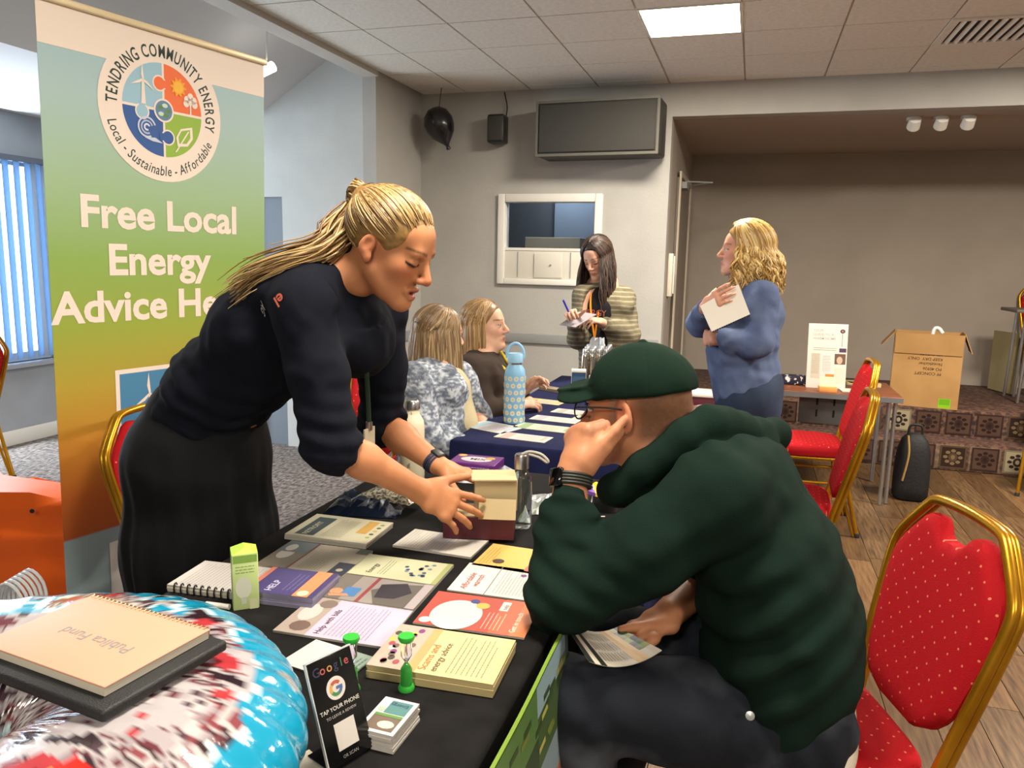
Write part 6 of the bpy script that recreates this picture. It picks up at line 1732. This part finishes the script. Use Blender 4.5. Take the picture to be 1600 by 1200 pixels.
    for a_ in (aL, aR):
        S = SDF(); S.k = .03; S.rc(a_ + V(.01, 0, -.045), a_ + V(-.15, 0, -.058), .05, .043); S.rc(a_ + V(.0, 0, .0), a_ + V(0, 0, -.04), .045, .05); S.cut(V(a_[0] - .06, a_[1], .004), (0, 0, -1), .25)
        S.mesh('shoe', .008, mat('black_shoe', '#111111', .5), mn)
    MB().lathe([(.0, 0), (.008, 0), (.008, .004), (0, .005)], n=12).build('rivet', mat('steel'), mn, smooth=True, loc=tuple(atd(1172, 1118, 1.365)), rot=(1.2, 0, 0))
    # cap
    K = SDF(); K.k = .01
    def kel(c, r, k=.01, op='u', Rl=np.eye(3)): K.el(H(*c), np.array(r) * H.s, H.R @ Rl, k, op)
    kel((0, -.014, .046), (.0875, .109, .088))
    K.cut(H(0, .0, .031), H.dir(0, -.13, -1), .3, .004)
    kel((0, -.014, .030), (.079, .099, .085), .003, 's')
    K.el(H(0, -.014, .134), (.009, .009, .006), H.R, .004)
    def rx(a): c, s = math.cos(a), math.sin(a); return np.array([[1, 0, 0], [0, c, -s], [0, s, c]])
    def ry(a): c, s = math.cos(a), math.sin(a); return np.array([[c, 0, s], [0, 1, 0], [-s, 0, c]])
    kel((0, .108, .042), (.05, .068, .0055), .012, 'u', rx(-.16))
    for x in (-1, 1): kel((x * .036, .098, .034), (.042, .058, .0055), .012, 'u', rx(-.16) @ ry(x * .42))
    seams = [math.radians(a) for a in range(0, 360, 60)]
    def kd(p):
        q = H.inv(p); a = np.arctan2(q[:, 0], q[:, 1] + .014); up_ = np.clip((q[:, 2] - .04) / .03, 0, 1) * (np.hypot(q[:, 0], q[:, 1] + .014) < .1)
        d = np.abs(np.sin(a * 3)); return up_ * (.0016 * np.exp(-(d / .06) ** 2)) + .0014 * vnoise(p, 30., 6)
    K.disp(kd)
    K.mesh('cap', .0032, mat('green_twill', '#10231a', .9, bump=.2, bscale=900, spec=.12), mn)
    q = MB()
    for i, (dx, dz) in enumerate(((0, 0), (.004, .012), (-.004, .022), (.006, .03))):
        c = H(.012 - i * .004, .0905 - .006 * i, .062 + dz * .9); q.box(c, (.010, .010, .007), R=H.R)
    q.build('cap_badge', mat('badge_white', '#d6d2c8', .6), mn)
    # glasses
    q = MB()
    q.tube(spline([H(.079, -.015, .012), H(.082, .02, .014), H(.074, .075, .01), H(.062, .1, .006)], 12), .0022 * 1, 6)
    q.tube(spline([H(-.079, -.015, .012), H(-.082, .02, .014), H(-.074, .075, .01), H(-.062, .1, .006)], 12), .0022, 6)
    for x in (-1, 1): q.tube([H(x * .036 + .026 * math.cos(a), .106 - .1 * abs(.026 * math.cos(a)), -.002 + .019 * math.sin(a)) for a in np.linspace(0, 2 * math.pi, 24)[:-1]], .0016, 6, closed=True)
    q.tube([H(-.01, .108, .004), H(.01, .108, .004)], .0018, 6)
    q.build('glasses', mat('black_wire'), mn, smooth=True)
    # watch
    d = unit(Wp - E); c = E + (Wp - E) * .95; u, v, _ = frame_of(d)
    q = MB()
    for o_ in (-.009, -.003, .003, .009): q.tube([c + d * o_ + (.0385) * (math.cos(a) * u + .92 * math.sin(a) * v) for a in np.linspace(0, 2 * math.pi, 24)[:-1]], .0042, 6, closed=True)
    q.build('watch_strap', mat('olive_strap', '#20221c', .6), mn, smooth=True)
    side = unit(-RT * .8 - FW * .55); side = unit(side - d * (side @ d)); MB().box(c + side * .036, (.034, .012, .038), R=np.stack([np.cross(side, d), side, d], 1)).build('watch_face', mat('black_glass', '#060607', .1), mn, bevel=.004)
    for ch in mn.children: ch.matrix_parent_inverse = inv
    # leaflet in his hand, bending over the knee
    t = thing('leaflet', 'cream and dark green leaflet bending in the hooded man\'s hand on his lap', 'leaflet')
    A_, B_, C_, D_ = atd(874, 968, 1.43), atd(965, 985, 1.53), atd(1034, 1022, 1.45), atd(920, 1040, 1.35)
    n = 12; mm = 8; g = np.zeros((n + 1, mm + 1, 3))
    for i in range(n + 1):
        for j in range(mm + 1):
            s_, r_ = i / n, j / mm; g[i, j] = A_ * (1 - s_) * (1 - r_) + B_ * s_ * (1 - r_) + C_ * s_ * r_ + D_ * (1 - s_) * r_ + V(0, 0, .02 * (s_ - .5) ** 2 * 4 - .012)
    q = MB(); low = g - V(0, 0, .0012)
    for i in range(n):
        for j in range(mm):
            s_ = (i + .5) / n; r_ = (j + .5) / mm
            c = '#d9d0bc'
            if s_ < .22: c = '#1d2a24'
            if .08 < s_ < .13 and r_ > .25: c = '#d9d0bc'
            if .70 < s_ < .84: c = '#d09a1c'
            if s_ > .84 and r_ < .75: c = ['#4c6a34', '#8a9a3a', '#2b3f5a'][(i + j) % 3]
            q.add([g[i, j], g[i + 1, j], g[i + 1, j + 1], g[i, j + 1]], [(0, 1, 2, 3)], c); q.add([low[i, j], low[i, j + 1], low[i + 1, j + 1], low[i + 1, j]], [(0, 1, 2, 3)], '#cfc6b0')
    q.build('sheet', PR, t, recalc=False)
    q = MB()
    for k in range(9):
        for m_ in range(3):
            s0 = .28 + k * .045; r0 = .1 + m_ * .28; i0, j0 = s0, r0
            def at(s_, r_): return A_ * (1 - s_) * (1 - r_) + B_ * s_ * (1 - r_) + C_ * s_ * r_ + D_ * (1 - s_) * r_ + V(0, 0, .02 * (s_ - .5) ** 2 * 4 - .0105)
            q.add([at(s0, r0), at(s0 + .012, r0), at(s0 + .012, r0 + .22), at(s0, r0 + .22)], [(0, 1, 2, 3)], '#8a8274')
    q.build('text_lines', PR, t, recalc=False)
MAN()
# ---------------------------------------------------------------- the four people at the far table
def figure(t, H, J, res, skin, top, bottom, hands, female=True, seated=False, U=None, tor=None, neck_r=.05, sl=1., sleeve=(.058, .05, .038), torso=None, cuff=.9, fold=.006, thigh=.085):
    inv = Matrix.Translation(-t.location)
    U = unit(np.array(J['shL']) - np.array(J['shR'])) if U is None else U
    B = SDF(); B.k = .02
    add_head(B, H, female)
    B.chain([H(0, -.028, -.045), H(0, -.045, -.1), J['neck']], [neck_r, neck_r, neck_r + .006], .03)
    B.echain([J['neck'], J['chest'], J['hip']], [(.1, .055), (.11, .08), (.11, .08)], U, .05)
    for s_ in 'RL':
        S, E, Wp = J['sh' + s_], J['el' + s_], J['wr' + s_]
        B.rc(J['neck'], S, .05, .04); B.rc(S, E, .042, .034); B.rc(E, Wp, .036, .025)
        if s_ in hands: a = hands[s_]; add_hand(B, Wp, a[0], a[1], s_ == 'R', a[2] if len(a) > 2 else ((30, 40, 25),) * 4, thumb=a[3] if len(a) > 3 else None, s=.95)
        B.rc(J['hip'] + U * (.08 if s_ == 'L' else -.08), J['kn' + s_], .07, .05); B.rc(J['kn' + s_], J['an' + s_], .048, .034); B.rc(J['an' + s_] + V(0, 0, -.04), J['an' + s_] + J['toe'] * .13 + V(0, 0, -.055), .038, .03)
    B.mesh('body', min(res, .0056), M_skin, t, skin)
    T = SDF(); T.k = .03
    T.echain(torso[0], torso[1], U, .05)
    for s_ in 'RL':
        S, E, Wp = J['sh' + s_], J['el' + s_], J['wr' + s_]
        T.rc(torso[0][0], S, .06, sleeve[0] + .004); T.chain([S, E], [sleeve[0] + .004, sleeve[1] + .004], .03); T.chain([E, E + (Wp - E) * .95], [sleeve[1] + .002, sleeve[2]], .03); T.cut(E + (Wp - E) * cuff, Wp - E, .06)
    if 'cuts' in top:
        for c in top['cuts']: T.el(c[0], c[1], c[2], .008, 's')
    T.disp(lambda p: fold * vnoise(p * V(1, 1, 1.6), 13., 1) + fold * .5 * vnoise(p, 30., 2))
    T.mesh(top.get('name', 'top'), res * 1.15, top['mat'], t, top.get('col'))
    if bottom:
        G = SDF(); G.k = .04
        G.ec(J['hip'] + V(0, 0, .05), J['hip'] - V(0, 0, .06), bottom['r'], bottom['r'], U, .05)
        for s_ in 'RL':
            h_ = J['hip'] + U * (.085 if s_ == 'L' else -.085); G.rc(h_, J['kn' + s_], thigh + .012, .068); G.rc(J['kn' + s_], J['an' + s_], .066, .052)
        G.disp(lambda p: .004 * vnoise(p, 14., 5))
        G.mesh('trousers', .011, bottom['mat'], t)
    for s_ in 'RL':
        S = SDF(); S.k = .03; a_ = J['an' + s_]; S.rc(a_ + V(0, 0, -.04), a_ + J['toe'] * .14 + V(0, 0, -.052), .047, .04); S.rc(a_, a_ + V(0, 0, -.05), .042, .046); S.cut(V(a_[0], a_[1], .004), (0, 0, -1), .25)
        S.mesh('shoe', .012, mat('black_shoe'), t)
    return inv


def finish(t, inv):
    for ch in t.children: ch.matrix_parent_inverse = inv
def hcap(H, t, col, zc=.0, grow=0., cutn=(0, .80, -.60), p0=(0, .036, .024), name='hair_cap', res=.006):
    C = SDF(); C.k = .015; C.el(H(0, -.016, .037), np.array((.082 + grow, .103 + grow, .088 + grow)) * H.s, H.R); C.cut(H(*p0), H.dir(*cutn), .3, .012)
    c = np.array(lin(col)); C.mesh(name, res, M_hair, t, lambda p: np.tile(c, (len(p), 1)))


# --- woman with curly blonde hair, blue shirt, notepad
c4 = atd(1166, 800, 3.55); t4 = thing('person', 'woman with curly blonde hair in a blue shirt and jeans hugging a white notepad', 'person', (.02, 3.66, 0))
H = face_frame(atd(1163, 392, 3.52), 182, -2, 0, .98)
J = dict(neck=atd(1178, 446, 3.55), chest=atd(1166, 500, 3.55), hip=atd(1170, 618, 3.58), shL=atd(1190, 466, 3.38), shR=atd(1166, 460, 3.70), elL=atd(1184, 536, 3.33), wrL=atd(1116, 530, 3.42), elR=atd(1096, 505, 3.58), wrR=atd(1102, 480, 3.34), toe=V(-1, 0, 0))
for s_, y in (('L', -.09), ('R', .09)): J['kn' + s_] = V(J['hip'][0] - .01, J['hip'][1] + y, .46); J['an' + s_] = V(J['hip'][0] + .02, J['hip'][1] + y, .09)
inv = figure(t4, H, J, .006, head_color(H, '#c9937a', '#a85f55', '#7a5a3c', 'open', '#c0705e'),
             dict(name='shirt', mat=mat('chambray', '#48567a', .85, bump=.25, bscale=300, col2='#5a6a8c', nscale=9)), dict(mat=mat('blue_denim', '#1f2d44', .85, bump=.25, bscale=700, col2='#2a3a55', nscale=8), r=(.17, .15)),
             dict(R=(atd(1130, 460, 3.25) - J['wrR'], V(.3, .9, -.1), ((10, 25, 20), (14, 30, 22), (18, 34, 24), (22, 36, 24)), V(.2, .9, .4)), L=(V(-.5, .8, .0), V(.8, .5, 0), ((60, 60, 40),) * 4)), U=V(0, 1, 0), sleeve=(.068, .06, .046),
             torso=([atd(1180, 452, 3.55), atd(1170, 490, 3.55), atd(1160, 545, 3.56), atd(1165, 590, 3.57), atd(1166, 612, 3.58)], [(.10, .07), (.185, .145), (.18, .15), (.165, .14), (.175, .15)]), fold=.009, thigh=.1)
hcap(H, t4, '#8f6e3a', grow=.008)
cc = ['#b8924e', '#c9a866', '#8f6c34', '#d9c08a', '#a37d40']
hair_fall('curls', H, t4, cc, n=420, r=.0056, seed=5, length=.22, az0=-114, az1=114, bulge=.028, wave=.013, wfreq=62., flare=.34, jitter=.5)
MB().tube([H(.0 + .06 * math.cos(a), .045, .1 + .02 * math.sin(a)) for a in np.linspace(0, math.pi, 9)], .003, 5).build('sunglasses', mat('black_wire'), t4, smooth=True)
finish(t4, inv)
np_ = thing('notepad', 'white ring bound notepad held by the curly haired woman', 'notepad')
A_, B_, C_, D_ = atd(1094, 478, 3.275), atd(1154, 444, 3.275), atd(1172, 491, 3.265), atd(1112, 518, 3.265)
nn = unit(np.cross(B_ - A_, D_ - A_)) * .006
MB().add([A_, B_, C_, D_, A_ + nn, B_ + nn, C_ + nn, D_ + nn], [(0, 1, 2, 3), (7, 6, 5, 4), (0, 4, 5, 1), (1, 5, 6, 2), (2, 6, 7, 3), (3, 7, 4, 0)]).build('pages', mat('white_paper', '#ded9d0', .8), np_)
for k in range(17):
    p = D_ + (C_ - D_) * (k + .5) / 17; MB().tube([p - nn * .6, p + unit(D_ - A_) * .006 - nn * .2, p + unit(D_ - A_) * .005 + nn * 1.1], .0016, 5).build('coil', mat('black_wire'), np_)

# --- woman with long dark hair, striped cardigan, writing
t3 = thing('person', 'woman with long dark hair in a striped khaki cardigan writing on a pad', 'person', (-.86, 4.66, 0))
H = face_frame(atd(933, 402, 4.6), -108, 26, -4, .98)
J = dict(neck=atd(941, 443, 4.66), chest=atd(944, 490, 4.66), hip=atd(946, 596, 4.68), shR=atd(912, 463, 4.62), shL=atd(975, 465, 4.70), elR=atd(903, 530, 4.60), wrR=atd(897, 500, 4.40), elL=atd(984, 526, 4.62), wrL=atd(938, 503, 4.45), toe=V(-.3, -.95, 0))
U3 = unit(V(1, -.15, 0))
for s_, y in (('L', .09), ('R', -.09)): J['kn' + s_] = J['hip'] * V(1, 1, 0) + U3 * y + V(0, 0, .46); J['an' + s_] = J['hip'] * V(1, 1, 0) + U3 * y + V(0, .02, .09)
kh = np.array(lin('#6f6850')); crm = np.array(lin('#b8b096')); kd_ = np.array(lin('#57513f'))
def khaki(p):
    w = np.clip(np.sin(p[:, 2] * 230 + 6 * (p[:, 0] + p[:, 1]) + 1.5 * vnoise(p, 8., 2)) * 3 - 1.4, 0, 1)[:, None]; v = (vnoise(p, 40., 3) * .5 + .5)[:, None]
    return (kh * (1 - v) + kd_ * v) * (1 - w * .4) + crm * w * .4
front = V(-.3, -.95, 0)
tp = [atd(942, 450, 4.66), atd(944, 480, 4.66), atd(945, 535, 4.67), atd(946, 600, 4.68), atd(948, 680, 4.70)]
inv = figure(t3, H, J, .006, head_color(H, '#c99c84', '#a3655a', '#2c211c', 'closed', '#b87a68'),
             dict(name='cardigan', mat=mat('knit', vcol=True, rough=.95, bump=.4, bscale=260), col=khaki, cuts=[(tp[1] + front * .13 + V(-.01, 0, .0), (.055, .09, .15), Frame((0, 0, 0), front).R), (tp[3] + front * .14 + V(0, 0, .05), (.065, .1, .35), Frame((0, 0, 0), front).R)]),
             dict(mat=mat('black_trouser', '#101012', .85), r=(.15, .12)),
             dict(R=(atd(890, 486, 4.33) - J['wrR'], V(.5, -.3, -.8), ((45, 60, 30),) * 4), L=(atd(918, 498, 4.38) - J['wrL'], V(-.2, .3, -.95), ((30, 40, 20),) * 4)), U=U3, sleeve=(.060, .056, .045),
             torso=(tp, [(.09, .06), (.165, .105), (.16, .115), (.17, .125), (.18, .13)]), fold=.006)
T = SDF(); T.k = .04; T.echain([tp[0] + front * .012, tp[1] + front * .02, tp[2] + front * .012, tp[3]], [(.085, .066), (.115, .096), (.125, .106), (.14, .11)], U3, .05); T.mesh('tee', .01, mat('black_tee', '#0d0e13', .9), t3)
hcap(H, t3, '#251c18', grow=.006)
hair_fall('long_hair', H, t3, ['#2b211c', '#3a2c24', '#1f1815', '#4a382c'], n=330, r=.0055, seed=8, length=.36, az0=-136, az1=136, bulge=.014, wave=.008, wfreq=26., flare=.22, jitter=.3, fall=(0, .0, -1))
q = MB(); o_ = tp[1] + front * .132 + V(-.01, 0, -.045); R_ = Frame((0, 0, 0), front).R; q.M = np.array([[R_[0, 0], R_[0, 2], front[0], o_[0]], [R_[1, 0], R_[1, 2], front[1], o_[1]], [R_[2, 0], R_[2, 2], front[2], o_[2]], [0, 0, 0, 1.]])
q.text('ENERGY', 0, 0, .052, 0, '#c4502c', .012, 'CENTER'); q.build('lettering', PR, t3, recalc=False)
MB().tube(spline([tp[0] + front * .06 + V(-.04, 0, .02), tp[1] + front * .13 + V(-.02, 0, 0), tp[2] + front * .134 + V(0, 0, .03)], 10), .006, 6).tube(spline([tp[0] + front * .06 + V(.05, 0, .02), tp[1] + front * .13 + V(.03, 0, -.02), tp[2] + front * .134 + V(0, 0, .03)], 10), .006, 6).build('lanyard', mat('orange_ribbon', '#e08a1c', .6), t3, smooth=True)
finish(t3, inv)
pd = thing('clip_pad', 'grey paper pad the dark haired woman writes on', 'notepad')
A_, B_, C_, D_ = atd(874, 508, 4.34), atd(905, 488, 4.42), atd(932, 492, 4.36), atd(899, 512, 4.27); nn = V(0, 0, .004)
MB().add([A_, B_, C_, D_, A_ + nn, B_ + nn, C_ + nn, D_ + nn], [(3, 2, 1, 0), (4, 5, 6, 7), (0, 1, 5, 4), (1, 2, 6, 5), (2, 3, 7, 6), (3, 0, 4, 7)]).build('sheets', mat('grey_paper', '#8d858a', .8), pd)
props(MB().tube([atd(893, 497, 4.34), atd(880, 469, 4.30)], .006, 8).build('pen', mat('blue_pen', '#2a2f9c', .4), smooth=True), 'blue pen in the writing woman\'s hand', 'pen')

# --- seated woman seen from behind, grey marled cardigan
t1 = thing('person', 'seated woman seen from behind with light brown hair and grey marled cardigan', 'person', (-1.3, 3.06, 0))
H = face_frame(atd(686, 524, 3.2), 52, 4, 0, 1.0)
U1 = unit(V(-.62, .78, 0)); fw1 = unit(V(.78, .62, 0))
hip = V(-1.30, 3.06, .55)
J = dict(neck=atd(682, 574, 3.2), chest=atd(680, 630, 3.2), hip=hip, shR=atd(648, 598, 3.04), shL=atd(716, 590, 3.34), elR=atd(668, 690, 2.97), wrR=atd(735, 700, 3.02), elL=atd(745, 650, 3.36), wrL=atd(770, 690, 3.2), toe=fw1)
for s_, y in (('L', .1), ('R', -.1)): J['kn' + s_] = hip + V(.05 - y * .8, .33, -.03); J['an' + s_] = J['kn' + s_] * V(1, 1, 0) + V(0, -.05, .09)
g1, g2, g3 = [np.array(lin(c)) for c in ('#5f6878', '#bcc3cc', '#3a4252')]
def marl(p):
    v = vnoise(p * V(1, 1, 2.2), 75., 3) + .6 * vnoise(p * V(1, 1, 2.5), 150., 4); w = np.clip(v * 1.4 + .35, 0, 1)[:, None]; k = np.clip(vnoise(p, 30., 6) * 1.5, 0, .6)[:, None]
    return (g1 * (1 - w) + g2 * w) * (1 - k) + g3 * k
tp1 = [atd(681, 576, 3.2), atd(680, 606, 3.2), atd(682, 660, 3.2), hip + V(.01, 0, .12), hip + V(0, 0, -.02)]
inv = figure(t1, H, J, .007, head_color(H, '#c99c84', '#a3655a', '#5c4632', 'open'), dict(name='cardigan', mat=mat('knit'), col=marl, cuts=[(tp1[2] + fw1 * .17, (.05, .08, .25), Frame((0, 0, 0), fw1).R)]),
             dict(mat=mat('slate_trouser', '#22262e', .85), r=(.17, .15)), dict(R=(fw1, V(0, 0, -1)), L=(fw1, V(0, 0, -1))), U=U1, sleeve=(.068, .062, .046), torso=(tp1, [(.09, .065), (.18, .115), (.18, .13), (.185, .145), (.19, .15)]), fold=.008)
T = SDF(); T.k = .04; T.echain([tp1[0] + fw1 * .01, tp1[1] + fw1 * .035, tp1[2] + fw1 * .045, tp1[3] + fw1 * .045], [(.06, .05), (.13, .1), (.14, .115), (.14, .12)], U1, .05); T.mesh('cream_top', .01, mat('cream_jersey', '#b5a988', .9, bump=.3, bscale=150), t1)
hcap(H, t1, '#6e573c', grow=.003)
hair_fall('long_hair', H, t1, ['#7a6244', '#8f7654', '#665038', '#a08a66'], n=360, r=.0045, seed=12, length=.25, az0=-135, az1=135, bulge=.009, wave=.003, wfreq=20., flare=.12, jitter=.25)
finish(t1, inv)

# --- seated woman in brown sweatshirt with yellow lanyard
t2 = thing('person', 'seated woman in a brown sweatshirt with a yellow lanyard looking up to the right', 'person', (-1.2, 3.62, 0))
H = face_frame(atd(757, 509, 3.58), 4, -4, 0, .97)
U2 = unit(V(-.35, .94, 0)); fw2 = unit(V(.94, .35, 0)); hip = V(-1.2, 3.62, .55)
J = dict(neck=atd(755, 556, 3.6), chest=atd(757, 600, 3.6), hip=hip, shR=atd(735, 580, 3.46), shL=atd(782, 575, 3.74), elR=atd(755, 650, 3.40), wrR=atd(806, 632, 3.46), elL=atd(800, 640, 3.76), wrL=atd(815, 612, 3.60), toe=fw2)
for s_, y in (('L', .1), ('R', -.1)): J['kn' + s_] = hip + V(-.03 - y * .8, .34, -.03); J['an' + s_] = J['kn' + s_] * V(1, 1, 0) + V(0, -.05, .09)
tp2 = [atd(755, 560, 3.6), atd(756, 588, 3.6), atd(756, 632, 3.6), hip + V(.02, 0, .1), hip + V(0, 0, -.02)]
inv = figure(t2, H, J, .0065, head_color(H, '#d0a58c', '#b06a60', '#5c4632', 'open', '#c48474'), dict(name='sweatshirt', mat=mat('brown_fleece', '#2c2018', .95, bump=.2, bscale=500, col2='#33261d', nscale=8)),
             dict(mat=mat('slate_trouser'), r=(.16, .14)), dict(R=(unit(V(.8, .5, .1)), V(0, .5, -.8)), L=(atd(826, 604, 3.6) - J['wrL'], V(0, -.6, -.7))), U=U2, sleeve=(.066, .06, .046), torso=(tp2, [(.085, .065), (.17, .115), (.17, .13), (.175, .14), (.18, .145)]), fold=.007)
hcap(H, t2, '#7a5f3c', grow=.004)
hair_fall('long_hair', H, t2, ['#8f7048', '#a4845a', '#775a38', '#b5976c'], n=300, r=.005, seed=21, length=.24, az0=-112, az1=112, bulge=.010, wave=.003, wfreq=20., flare=.05, jitter=.2, inward=.05)
MB().tube(spline([tp2[0] + V(.03, -.075, .035), tp2[1] + fw2 * .145 + U2 * -.085, tp2[2] + fw2 * .165 + V(0, 0, .02)], 12), .0075, 6).tube(spline([tp2[0] + V(.06, .07, .03), tp2[1] + fw2 * .155 + U2 * .03, tp2[2] + fw2 * .165 + V(0, 0, .02)], 12), .0075, 6).build('lanyard', mat('yellow_ribbon', '#e3c814', .6), t2, smooth=True)
finish(t2, inv)
